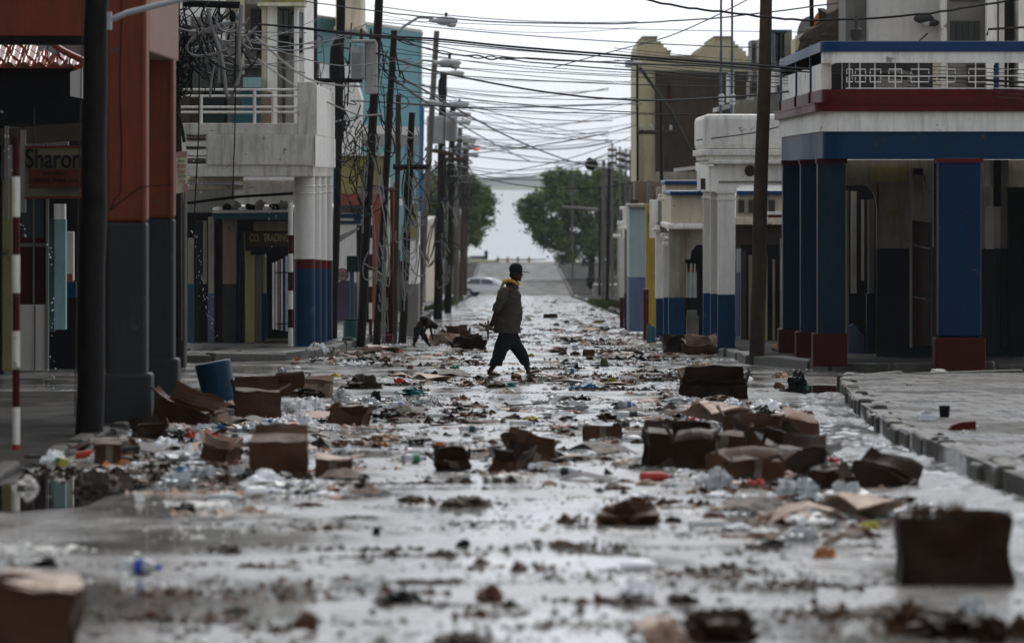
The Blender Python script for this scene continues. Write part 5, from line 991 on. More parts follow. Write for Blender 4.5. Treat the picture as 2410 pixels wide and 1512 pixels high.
# face: brow, nose, lips, chin, ear, cropped hair
MN.part('face', [sph(mp_(1224.5, 642), .022, .05, .05, 10, 8), sph(mp_(1228.4, 646), .016, .016, .02, 8, 6), sph(mp_(1226, 652.5), .018, .028, .016, 8, 6), sph(mp_(1222.5, 657.5), .030, .04, .026, 8, 6), sph(mp_(1217.5, 651), .066, .066, .062, 14, 10)], SKINM, smooth=True)
MN.part('ear', [sph(mp_(1211, 644, -.078), .016, .012, .028, 8, 6)], SKINM, smooth=True); MN.part('ear', [sph(mp_(1211, 644, .078), .016, .012, .028, 8, 6)], SKINM, smooth=True)
for dy in (-.032, .032): MN.part('eye', [sph(mp_(1228.2, 641.5, dy), .008, .010, .007, 8, 6)], BLACK, smooth=True)
MN.part('hair', [sph(mp_(1207, 647), .055, .072, .05, 12, 8)], BLACK, smooth=True)
cap = MN.part('cap', [sph(mp_(1214, 632.5), .102, .094, .098, 18, 10), tube([mp_(1214, 640.5), mp_(1214, 637.5)], .100, 18)], CAPM, smooth=True)
v = []; n = 10
for k in range(n + 1):
    a = math.pi * (k / n - .5); v.append(mp_(1222, 637) + Vector((.02 + .135 * math.cos(a), .085 * math.sin(a), -.020 * math.cos(a))))
v2 = [p - Vector((0, 0, .010)) for p in v]; MN.part('cap_peak', [(v + v2, [tuple(range(n + 1)), tuple(range(2 * n + 1, n, -1))] + [(i, i + 1, i + n + 2, i + n + 1) for i in range(n)] + [(n, 0, n + 1, 2 * n + 1)])], CAPM, parent=cap)
# loose shirt, belly forward, hem over the trousers
figure(MN, 'shirt', [(mp_(1192, 812), .235, .22), (mp_(1193, 790), .225, .215), (mp_(1194.5, 766), .215, .215), (mp_(1198, 738), .205, .225), (mp_(1199, 712), .185, .235), (mp_(1199, 690), .165, .24), (mp_(1203, 674), .12, .19), (mp_(1207, 662), .082, .10),
    (mp_(1190, 683, -.19), .080), (mp_(1179, 706, -.24), .078), (mp_(1169, 728, -.25), .066), (mp_(1166, 736, -.245), .058),
    (mp_(1197, 684, .19), .078), (mp_(1186, 712, .22), .074), (mp_(1177, 733, .2), .06)],
    [(0, 1), (1, 2), (2, 3), (3, 4), (4, 5), (5, 6), (6, 7), (5, 8), (8, 9), (9, 10), (10, 11), (5, 12), (12, 13), (13, 14)], SHIRT, sub=3, cut=mp_(0, 783).z, wrinkle=.016)
MN.part('collar', [tube([mp_(1207, 664) + Vector((.075 * math.cos(a), .085 * math.sin(a), .02 * math.cos(a + 2.6))) for a in [i * math.pi / 6 for i in range(13)]], .024, 8)], SHIRT, smooth=True)
figure(MN, 'trousers', [(mp_(1194, 766), .175, .17), (mp_(1194, 788), .185, .175),
    (mp_(1185, 806, LH), .138, .125), (mp_(1175.5, 830, LH), .108), (mp_(1168, 851, LH), .092), (mp_(1163, 880, LH), .092),
    (mp_(1207, 803, RH), .138, .125), (mp_(1222, 825, RH), .102), (mp_(1236, 852, RH), .074), (mp_(1247, 880, RH), .068)],
    [(0, 1), (1, 2), (2, 3), (3, 4), (4, 5), (1, 6), (6, 7), (7, 8), (8, 9)], TROUS, sub=3, cut=mp_(0, 860).z, wrinkle=.012)
MN.part('yellow_neckcloth', [tube([mp_(1188, 664, -.09), mp_(1196, 659.5, -.115), mp_(1207, 662, -.10), mp_(1216, 667, -.06), mp_(1219, 669, 0), mp_(1215, 666, .07), mp_(1200, 659, .11), mp_(1190, 660, .06), mp_(1186, 663, 0), mp_(1188, 664, -.09)], .026, 8)], YCLO, smooth=True)
MN.part('neckcloth_tail', [tube([mp_(1188, 660, -.02), mp_(1182, 672, -.06), mp_(1174, 686, -.05), mp_(1170, 700, -.02)], .030, 8, .012)], YCLO, smooth=True)
# hands: palm, four curled fingers and a thumb each
def hand(c, s, dy):
    sh = [sph(c, .040, .022, .034, 10, 8)]
    for k in range(4):
        b = c + Vector((-.012 - .004 * k, s * (.012 - .008 * k), .022 - .016 * k)); L = (.022, .025, .024, .018)[k]
        sh.append(tube([b, b + Vector((-L, s * .012, -.006)), b + Vector((-L * 1.25, s * -.012, -.020)), b + Vector((-L * .8, s * -.028, -.026))], .0092, 7, .0070))
    sh.append(tube([c + Vector((.01, s * .01, .025)), c + Vector((-.015, s * .030, .038)), c + Vector((-.042, s * .028, .030))], .011, 7, .0085))
    return MN.part('hand', sh, SKINM, smooth=True)
hand(mp_(1151, 768, -.10), -1, 0); hand(mp_(1152, 771, -.02), 1, 0)
def foot_toes(c, a, dy):
    return MN.part('toes', [sph(mp_(c[0] + i * .2, c[1], dy + (i - 2) * .020), .018, .0095, .0095, 8, 6) for i in range(5)], SKINM, smooth=True)
foot_toes((1179.0, 883.0), 0, LH); foot_toes((1271.5, 872.6), 0, RH)
# the worn sandals he carries
def sandal(a, b, w, t, label, up):
    a, b = Vector(a), Vector(b); L = (b - a); T = Thing('sandal', (a + b) / 2, label, 'sandal', 'sandals carried by the walking man')
    d = L.normalized(); sd_ = Vector((0, 1, 0)); nn = d.cross(sd_).normalized(); n = 14; v = []
    for i in range(n):
        q = 2 * math.pi * i / n; lx = math.cos(q) * .5; wy = math.sin(q) * w * (1.0 + .25 * lx); v.append((a + b) / 2 + d * (lx * L.length) + sd_ * wy)
    T.part('sole', [(v + [p + nn * t for p in v], [tuple(range(n)), tuple(range(2 * n - 1, n - 1, -1))] + [(i, (i + 1) % n, (i + 1) % n + n, i + n) for i in range(n)])], SOLE)
    c = a.lerp(b, .65); T.part('strap', [tube([c + sd_ * w, c + nn * (t + .035) , c - sd_ * w], .012, 6)], BROWNW); T.part('strap', [tube([a.lerp(b, .3) + sd_ * w, a.lerp(b, .3) + nn * (t + .03), a.lerp(b, .3) - sd_ * w], .010, 6)], BROWNW)
sandal(mp_(1126, 765, -.13), mp_(1168, 782, -.06), .045, .045, 'worn sandal held level behind the man, pointing back', 1)
sandal(mp_(1147, 753, -.17), mp_(1146, 798, -.15), .040, .030, 'worn sandal held upright behind the man', 1)

# ---------------------------------------------------------------- the small stooping figure by the left kerb
DS = 121.5; zgs = G(DS)
def sp_(x, y, dy=0.0): return px(x, y, DS + dy)
ST = Thing('person', Vector((sp_(1000, 0).x, DS, zgs)), 'small figure in dark clothes bent double over the rubbish by the left kerb', 'person')
figure(ST, 'body', [(sp_(984, 757), .085, .10), (sp_(996, 752), .09, .12), (sp_(1008, 752), .085, .12), (sp_(1016, 757), .04), (sp_(1022, 765), .065, .058), (sp_(1024, 772), .058, .052),
    (sp_(982, 775, -.07), .062), (sp_(979, 793, -.08), .044), (sp_(973, 812, -.08), .03), (sp_(978, 816, -.08), .024), (sp_(983, 817, -.08), .018),
    (sp_(990, 775, .09), .06), (sp_(998, 793, .12), .042), (sp_(1011, 812, .14), .03), (sp_(1016, 816, .14), .024), (sp_(1020, 817, .14), .018),
    (sp_(1010, 760, -.13), .038), (sp_(1000, 776, -.15), .032), (sp_(994, 792, -.15), .024), (sp_(993, 802, -.15), .018),
    (sp_(1012, 760, .13), .036), (sp_(1014, 776, .16), .03), (sp_(1018, 792, .16), .022), (sp_(1019, 800, .16), .018)],
    [(0, 1), (1, 2), (2, 3), (3, 4), (4, 5), (0, 6), (6, 7), (7, 8), (8, 9), (9, 10), (0, 11), (11, 12), (12, 13), (13, 14), (14, 15), (2, 16), (16, 17), (17, 18), (18, 19), (2, 20), (20, 21), (21, 22), (22, 23)], SKINM)
figure(ST, 'dark_shirt', [(sp_(987, 756), .105, .125), (sp_(997, 753), .105, .14), (sp_(1007, 753), .10, .14), (sp_(1013, 756), .06, .09), (sp_(1009, 762, -.13), .05), (sp_(1002, 774, -.15), .045), (sp_(1012, 762, .13), .05), (sp_(1014, 774, .15), .045)], [(0, 1), (1, 2), (2, 3), (2, 4), (4, 5), (2, 6), (6, 7)], BLACK)
figure(ST, 'trousers', [(sp_(984, 760), .11, .125), (sp_(982, 776, -.07), .078), (sp_(979, 793, -.08), .062), (sp_(975, 806, -.08), .052), (sp_(990, 776, .09), .078), (sp_(999, 793, .12), .06), (sp_(1008, 807, .14), .05)], [(0, 1), (1, 2), (2, 3), (0, 4), (4, 5), (5, 6)], TROUS)
ST.part('hair', [sph(sp_(1024, 767), .07, .066, .07, 12, 8)], BLACK, smooth=True)

# ---------------------------------------------------------------- cartons
RN = random.Random(99)
def wob(v, s, seed, f=6): s *= 1.45; f *= 1.2; return [p + Vector((noise.noise(p * f + Vector((seed, 0, 0))), noise.noise(p * f + Vector((0, seed, 9))), noise.noise(p * f + Vector((3, 0, seed))))) * s for p in v]
def gridpanel(a, b, c, d, t, s, seed, n=7):
    "a sagging, slightly crumpled sheet between four corners"
    v, f = [], []
    for i in range(n + 1):
        for k in range(n + 1):
            u, w = k / n, i / n; p = a.lerp(b, u).lerp(d.lerp(c, u), w); v.append(p)
    nn = (b - a).cross(d - a).normalized()
    v = [p + nn * s * noise.noise(p * 5 + Vector((seed, seed, 0))) for p in v]; m = n + 1
    f = [(i * m + k, i * m + k + 1, (i + 1) * m + k + 1, (i + 1) * m + k) for i in range(n) for k in range(n)]
    o = len(v); v2 = [p - nn * t for p in v]
    e = [i for i in range(n)] ; f2 = [tuple(reversed([q + o for q in x])) for x in f]
    rim = [k for k in range(m)] + [i * m + n for i in range(1, m)] + [n * m + k for k in range(n - 1, -1, -1)] + [i * m for i in range(n - 1, 0, -1)]
    return v + v2, f + f2 + [(rim[i], rim[(i + 1) % len(rim)], rim[(i + 1) % len(rim)] + o, rim[i] + o) for i in range(len(rim))]
def carton(cx_, by, w, h, label, yaw=0, dep=None, tilt=0, roll=0, flaps='fblr', fa=(60, 70, 50, 60), mat=KRAFT, mat2=None, crush=.035, lift=0, sink=.01, shear=0, open_=True):
    D = Dg(by, lift); s = ppm(D); W_, H_ = w / s, h / s; DP = dep or W_ * .7; seed = cx_ * .37
    g = gp(cx_, by, lift); T = Thing('cardboard_box', g, label, 'cardboard box', 'soaked cartons strewn over the street')
    M_ = Matrix.Translation(g + Vector((0, DP / 2, -sink))) @ Matrix.Rotation(R(yaw), 4, 'Z') @ Matrix.Rotation(R(tilt), 4, 'X') @ Matrix.Rotation(R(roll), 4, 'Y')
    x, y, z = W_ / 2, DP / 2, H_
    C = {k: Vector(p) for k, p in {'a': (-x, -y, 0), 'b': (x, -y, 0), 'c': (x, y, 0), 'd': (-x, y, 0), 'A': (-x + shear * W_, -y, z), 'B': (x + shear * W_, -y, z), 'C': (x + shear * W_, y, z), 'D': (-x + shear * W_, y, z)}.items()}
    t = .006
    def tf(s_): return [(wob([M_ @ p for p in v_], crush, seed, 4), f_) for v_, f_ in s_]
    sides = [gridpanel(C['a'], C['b'], C['B'], C['A'], t, .03, seed), gridpanel(C['b'], C['c'], C['C'], C['B'], t, .03, seed + 1), gridpanel(C['c'], C['d'], C['D'], C['C'], t, .03, seed + 2), gridpanel(C['d'], C['a'], C['A'], C['D'], t, .03, seed + 3), gridpanel(C['a'], C['b'], C['c'], C['d'], t, .0, seed)]
    b = T.part('carton_body', tf(sides), mat)
    fl = {'f': ('A', 'B', Vector((0, -1, 0))), 'b': ('D', 'C', Vector((0, 1, 0))), 'l': ('A', 'D', Vector((-1, 0, 0))), 'r': ('B', 'C', Vector((1, 0, 0)))}
    for k, ang in zip('fblr', fa):
        if k not in flaps: continue
        p, q, o = fl[k]; L = min(DP, W_) * (.5 if k in 'fb' else .45); dv = (o * math.cos(R(ang)) + Vector((0, 0, math.sin(R(ang))))) * L; m_ = (C[q] - C[p]) * .04
        T.part('flap', tf([gridpanel(C[p], C[q], C[q] - m_ + dv, C[p] + m_ + dv, t, .035, seed + ord(k), 4)]), mat2 or mat)
    if int(cx_) % 3 == 1: T.part('tape_strip', tf([gridpanel(Vector((-.03, -y - .004, 0)), Vector((.03, -y - .004, 0)), Vector((.03 + shear * W_, -y - .004, z * .98)), Vector((-.03 + shear * W_, -y - .004, z * .98)), .001, 0, seed, 7)]), TAPE)
    return T
TAPE = M('sodden_parcel_tape', (.10, .07, .045), .3, .25, 8, spec=.4)
cards = [
 # cx, base, w, h, kwargs, label
 (2250, 1376, 265, 165, dict(mat=KRAFT3, dep=.42, flaps='f', fa=(185, 0, 0, 0), crush=.02, shear=.0), 'big dark soaked box with a torn top at lower right'),
 (654, 1118, 134, 82, dict(mat=KRAFT, dep=.34, fa=(160, 40, 0, 0), flaps='fb', crush=.012), 'upright brown box with a pale folded lid, largest in the left pile'),
 (784, 1121, 82, 48, dict(mat=KRAFT, dep=.2, fa=(170, 60, 30, 20), flaps='fr', crush=.015, mat2=KRAFT2), 'small brown box right beside the largest left box'),
 (425, 1006, 128, 66, dict(mat=KRAFT, yaw=-14, roll=18, dep=.35, fa=(10, 60, 20, 30), crush=.03, sink=.05), 'tilted brown box leaning before the slate plinths'),
 (603, 986, 108, 68, dict(mat=KRAFT, yaw=6, dep=.3, fa=(175, 80, 80, 30), crush=.02), 'open brown box behind the left pile next to the blue bin'),
 (480, 1000, 90, 50, dict(mat=KRAFT2, yaw=20, dep=.3, fa=(20, 40, 10, 20), crush=.04, sink=.04), 'pale flattened box between the tilted box and the blue bin'),
 (684, 930, 74, 34, dict(mat=KRAFT, dep=.25, roll=-6, crush=.02), 'low brown box behind the white bags at left'),
 (748, 934, 68, 30, dict(mat=KRAFT2, dep=.25, roll=5, flaps='fb', fa=(40, 60, 0, 0)), 'low tan box left of the mud mound'),
 (750, 910, 46, 20, dict(mat=KRAFT3, dep=.2, flaps=''), 'small dark box perched before the mud mound'),
 (797, 1000, 46, 44, dict(mat=KRAFT, yaw=10, roll=6, dep=.22, flaps='r', fa=(0, 0, 0, 20), mat2=KRAFT2), 'upright box with a long pale flap lying to its right'),
 (838, 1000, 60, 26, dict(mat=KRAFT, yaw=-20, dep=.2, crush=.04), 'squashed box right of the upright flap box'),
 (250, 1092, 66, 52, dict(mat=KRAFT, dep=.2, crush=.02, yaw=5, flaps='fr', fa=(150, 0, 0, 30)), 'brown box standing in the black puddle at left'),
 (298, 1078, 62, 38, dict(mat=KRAFT, dep=.2, crush=.04, roll=-6, flaps=''), 'rounded brown box above the black puddle'),
 (510, 1090, 80, 44, dict(mat=KRAFT, yaw=-25, roll=14, crush=.04, mat2=KRAFT2), 'crushed box with a pale inner flap in the left pile'),
 (1420, 1036, 88, 36, dict(mat=KRAFT, dep=.2, flaps='', crush=.01), 'plain brown box standing alone right of centre'),
 (1556, 1096, 72, 80, dict(mat=KRAFT3, dep=.26, yaw=8, roll=3, crush=.03, flaps='fb', fa=(170, 60, 0, 0)), 'dark upright box at the left end of the right pile'),
 (1632, 1102, 92, 70, dict(mat=KRAFT3, dep=.28, crush=.03, fa=(150, 90, 60, 60)), 'dark square box second from left in the right pile'),
 (1708, 1062, 90, 40, dict(mat=KRAFT, dep=.25, crush=.03, yaw=-8, flaps='fr', fa=(160, 0, 0, 50)), 'wide box behind the dark square one'),
 (1790, 1060, 84, 46, dict(mat=KRAFT, dep=.3, yaw=10, crush=.03, fa=(20, 80, 60, 70)), 'open reddish box in the middle of the right pile'),
 (1780, 1134, 128, 56, dict(mat=KRAFT, dep=.25, crush=.03, yaw=4, fa=(170, 30, 20, 20)), 'long box lying at the front of the right pile'),
 (1890, 1120, 108, 62, dict(mat=KRAFT3, dep=.3, crush=.035, yaw=-6, fa=(170, 40, 30, 20)), 'slumped dark box right of the long one'),
 (1738, 1018, 66, 50, dict(mat=KRAFT, dep=.22, roll=-5, crush=.02, flaps='l', fa=(0, 0, 75, 0)), 'box propped against the leaning cardboard sheet'),
 (1866, 1042, 94, 56, dict(mat=KRAFT, mat2=KRAFT2, dep=.3, yaw=24, roll=10, crush=.02, flaps='fl', fa=(140, 0, 170, 0)), 'tipped box with its mouth open to the right'),
 (1682, 938, 150, 34, dict(mat=KRAFT3, dep=.45, crush=.03, fa=(20, 100, 75, 70)), 'wide open box filled with rubbish behind the right pile'),
 (2066, 1146, 146, 70, dict(mat=KRAFT3, dep=.3, yaw=-12, roll=20, crush=.02, sink=.08, flaps='b', fa=(0, 40, 0, 0)), 'dark box tipped on its corner beside the gutter'),
 (60, 1530, 200, 150, dict(mat=KRAFT, mat2=KRAFT2, dep=.3, crush=.05, roll=5, flaps='fb', fa=(170, 10, 0, 0)), 'blurred brown crate cut by the lower left corner'),
 (148, 1500, 56, 112, dict(mat=KRAFT, mat2=KRAFT2, dep=.12, crush=.02, flaps='f', fa=(170, 0, 0, 0)), 'narrow pale topped box beside the lower left crate'),
 (870, 834, 56, 18, dict(mat=KRAFT2, dep=.3, flaps='', crush=.02), 'shallow wooden coloured tray at the foot of the left poles'),
 (1600, 832, 66, 24, dict(mat=KRAFT3, dep=.4, crush=.05, yaw=15), 'dark broken box at the foot of the cream shop'),
 (1650, 834, 60, 24, dict(mat=KRAFT, dep=.4, crush=.05, yaw=-15, mat2=KRAFT2), 'open box below the slanting board'),
 (1385, 836, 24, 14, dict(mat=KRAFT, dep=.2, flaps='', crush=.02), 'tiny brown box alone on the far street'),
 (1296, 748, 30, 10, dict(mat=KRAFT3, dep=.3, flaps='', crush=.03), 'dark carton far off in the middle of the street'),
 (1075, 795, 50, 9, dict(mat=KRAFT, dep=.4, crush=.07), 'crushed box beside the stooping figure'),
 (1100, 822, 70, 10, dict(mat=KRAFT3, dep=.4, crush=.08, yaw=12), 'long dark crushed box right of the stooping figure'),
 (1045, 812, 52, 9, dict(mat=KRAFT2, dep=.4, crush=.08, yaw=-20), 'pale crushed box below the stooping figure'),
 (1850, 842, 36, 28, dict(mat=KRAFT2, dep=.2, roll=-20, yaw=20, crush=.03), 'small pale box against the right kerb corner'),
 (1600, 1066, 70, 40, dict(mat=KRAFT3, dep=.3, yaw=12, crush=.04, fa=(160, 60, 40, 30)), 'dark box showing behind the two upright boxes at right'),
 (1850, 1092, 90, 44, dict(mat=KRAFT, dep=.3, yaw=-14, roll=8, crush=.045, mat2=KRAFT3), 'brown box wedged between the tipped boxes at right'),
 (1700, 1108, 74, 40, dict(mat=KRAFT, dep=.25, yaw=-8, crush=.045, flaps='f', fa=(170, 0, 0, 0)), 'olive brown box left of the long front box'),
 (1960, 1150, 80, 40, dict(mat=KRAFT3, dep=.3, yaw=18, crush=.05, flaps='fl', fa=(150, 0, 160, 0)), 'dark flattened box between the long front box and the corner box'),
 (1640, 905, 60, 26, dict(mat=KRAFT, mat2=KRAFT2, dep=.3, yaw=-20, roll=-12, crush=.045), 'torn box behind the wide open rubbish box'),
 (570, 962, 70, 18, dict(mat=KRAFT3, dep=.3, yaw=-8, crush=.045, flaps='b', fa=(0, 50, 0, 0)), 'dark box between the blue bin and the open left box'),
 (345, 1046, 70, 26, dict(mat=KRAFT3, dep=.25, yaw=14, crush=.05), 'black brown flattened box behind the puddle boxes'),
 (1060, 1108, 70, 30, dict(mat=KRAFT3, dep=.25, crush=.04, yaw=10), 'dark soggy box left in the central clump'),
 (1195, 1110, 66, 36, dict(mat=KRAFT, dep=.25, crush=.045, yaw=-22, roll=8, mat2=KRAFT3), 'slumped brown box right in the central clump'),
 (1240, 1088, 78, 34, dict(mat=KRAFT, dep=.3, crush=.04, yaw=20, roll=14), 'peaked brown box behind the central clump'),
]
for cx_, by, w, h, kw, lb in cards: carton(cx_, by, w, h, lb, **kw)
for s_, x, y, sz in (('FRAGILE', 2250, 1300, .05),):
    pass

# ---------------------------------------------------------------- crumpled sheets, bags, bottles and other rubbish
def unitise(v, f):
    u = set(i for q in f for i in q); lo = [min(v[i][k] for i in u) for k in range(3)]; hi = [max(v[i][k] for i in u) for k in range(3)]
    return [Vector(((p[0] - lo[0]) / (hi[0] - lo[0]) - .5, (p[1] - lo[1]) / (hi[1] - lo[1]) - .5, (p[2] - lo[2]) / (hi[2] - lo[2]))) for p in v]
def fold_mesh(name, seed, mat):
    "a sheet of cardboard bent along a few creases, ragged at the rim"
    rnd = random.Random(int(seed * 100)); n = 14; cr = [(rnd.uniform(-.3, .3), rnd.uniform(0, math.pi), rnd.uniform(.6, 1.3)) for _ in range(3)]; v, f = [], []
    for i in range(n + 1):
        for k in range(n + 1):
            u, w = k / n - .5, i / n - .5
            z = sum(-abs((u * math.cos(a) + w * math.sin(a)) - o) * s_ for o, a, s_ in cr) + .10 * noise.noise(Vector((u * 3, w * 3, seed))) + (.35 * u if seed % 2 > 1 else -.25 * w)
            e = 1 + .10 * noise.noise(Vector((u * 7, w * 7, seed + 4))); v.append(Vector((u * e, w * e, z)))
    m = n + 1; f = [(i * m + k, i * m + k + 1, (i + 1) * m + k + 1, (i + 1) * m + k) for i in range(n) for k in range(n)]
    v = unitise(v, f); o = len(v); v2 = [Vector((p.x, p.y, p.z - .06)) for p in v]; rim = list(range(m)) + [i * m + n for i in range(1, m)] + [n * m + k for k in range(n - 1, -1, -1)] + [i * m for i in range(n - 1, 0, -1)]
    f = f + [tuple(reversed([q + o for q in x])) for x in f] + [(rim[i], rim[(i + 1) % len(rim)], rim[(i + 1) % len(rim)] + o, rim[i] + o) for i in range(len(rim))]
    me = bpy.data.meshes.new(name); me.from_pydata(v + v2, [], f); me.materials.append(mat); return me
def crumple_mesh(name, seed, mat, n=12, h=.35, fold=2.2):
    v, f = [], []; n = 15
    for i in range(n + 1):
        for k in range(n + 1):
            u, w = k / n - .5, i / n - .5; q = Vector((u * fold * 1.4, w * fold * 1.4, seed))
            z = (1 - abs(noise.noise(q))) ** 3 * h * 1.5 * (.35 + abs(noise.noise(q * .6 + Vector((0, 0, 9)))) * 2) + abs(noise.noise(q * 3.7)) * h * .5
            v.append(Vector((u + .16 * noise.noise(q * 2 + Vector((5, 0, 0))), w + .16 * noise.noise(q * 2 + Vector((0, 7, 0))), max(0.004, z - h * .35))))
    m = n + 1
    for i in range(n):
        for k in range(n):
            u, w = (k + .5) / n - .5, (i + .5) / n - .5; a_ = math.atan2(w, u); r_ = math.hypot(u, w)
            if r_ < .40 * (1 + .55 * noise.noise(Vector((math.cos(a_) * 1.6, math.sin(a_) * 1.6, seed * 3)))) + .05: f.append((i * m + k, i * m + k + 1, (i + 1) * m + k + 1, (i + 1) * m + k))
    v = unitise(v, f); me = bpy.data.meshes.new(name); me.from_pydata(v, [], f); me.materials.append(mat)
    bm = bmesh.new(); bm.from_mesh(me); bmesh.ops.delete(bm, geom=[q for q in bm.verts if not q.link_faces], context='VERTS'); bm.to_mesh(me); bm.free(); return me
def blob_mesh(name, seed, mat, amp=.5, flat=.0, n=22, m=12, smooth=True, f=2.4):
    smooth = amp < .3
    v, fc = sph((0, 0, 0), .5, .5, .5, n, m); out = []
    for p in v:
        d = p.normalized(); s = 1 + amp * noise.fractal(d * f + Vector((seed, seed * 1.7, 0)), .75, 2.1, 5) + .55 * amp * (.5 - abs(noise.noise(d * 4.5 + Vector((seed, 0, 0))))); q = p * s; out.append(Vector((q.x, q.y, max(-.2, q.z * (1.25 if q.z > 0 else 1)) + .2)))
    out = unitise(out, fc); me = bpy.data.meshes.new(name); me.from_pydata(out, [], fc); me.materials.append(mat)
    if smooth: me.polygons.foreach_set('use_smooth', [True] * len(me.polygons))
    return me
def place(name, me, x, y, w, h, label, cat, grp=None, yaw=None, dep=None, lift=0.0, hz=0.0):
    D = Dg(y, lift); s = ppm(D); o = bpy.data.objects.new(name, me); o.location = gp(x, y, lift) + Vector((0, 0, hz)); o.scale = (w / s, dep or w / s * .9, h / s)
    o.rotation_euler = (0, 0, R(yaw if yaw is not None else RN.uniform(-40, 40))); COL.objects.link(o); return tag(o, label, cat, grp)
CR = {}; BL = {}
def crm(mat, k): 
    key = (mat.name, k)
    if key not in CR: CR[key] = fold_mesh('folded_card', 1.37 * (k + 1) + len(mat.name) * .61, mat) if mat in (KRAFT, KRAFT2, KRAFT3, PINKP) else crumple_mesh('crumpled_sheet', 3 + k * 7.3 + len(mat.name), mat, 12, (.35, .5, .28, .6)[k % 4], (2.2, 3, 1.6, 2.6)[k % 4])
    return CR[key]
def blm(mat, k, amp=.5):
    key = (mat.name, k, amp)
    if key not in BL: BL[key] = blob_mesh('bag', 2 + k * 5.1 + len(mat.name), mat, amp * (1.3 if amp > .3 else 1))
    return BL[key]
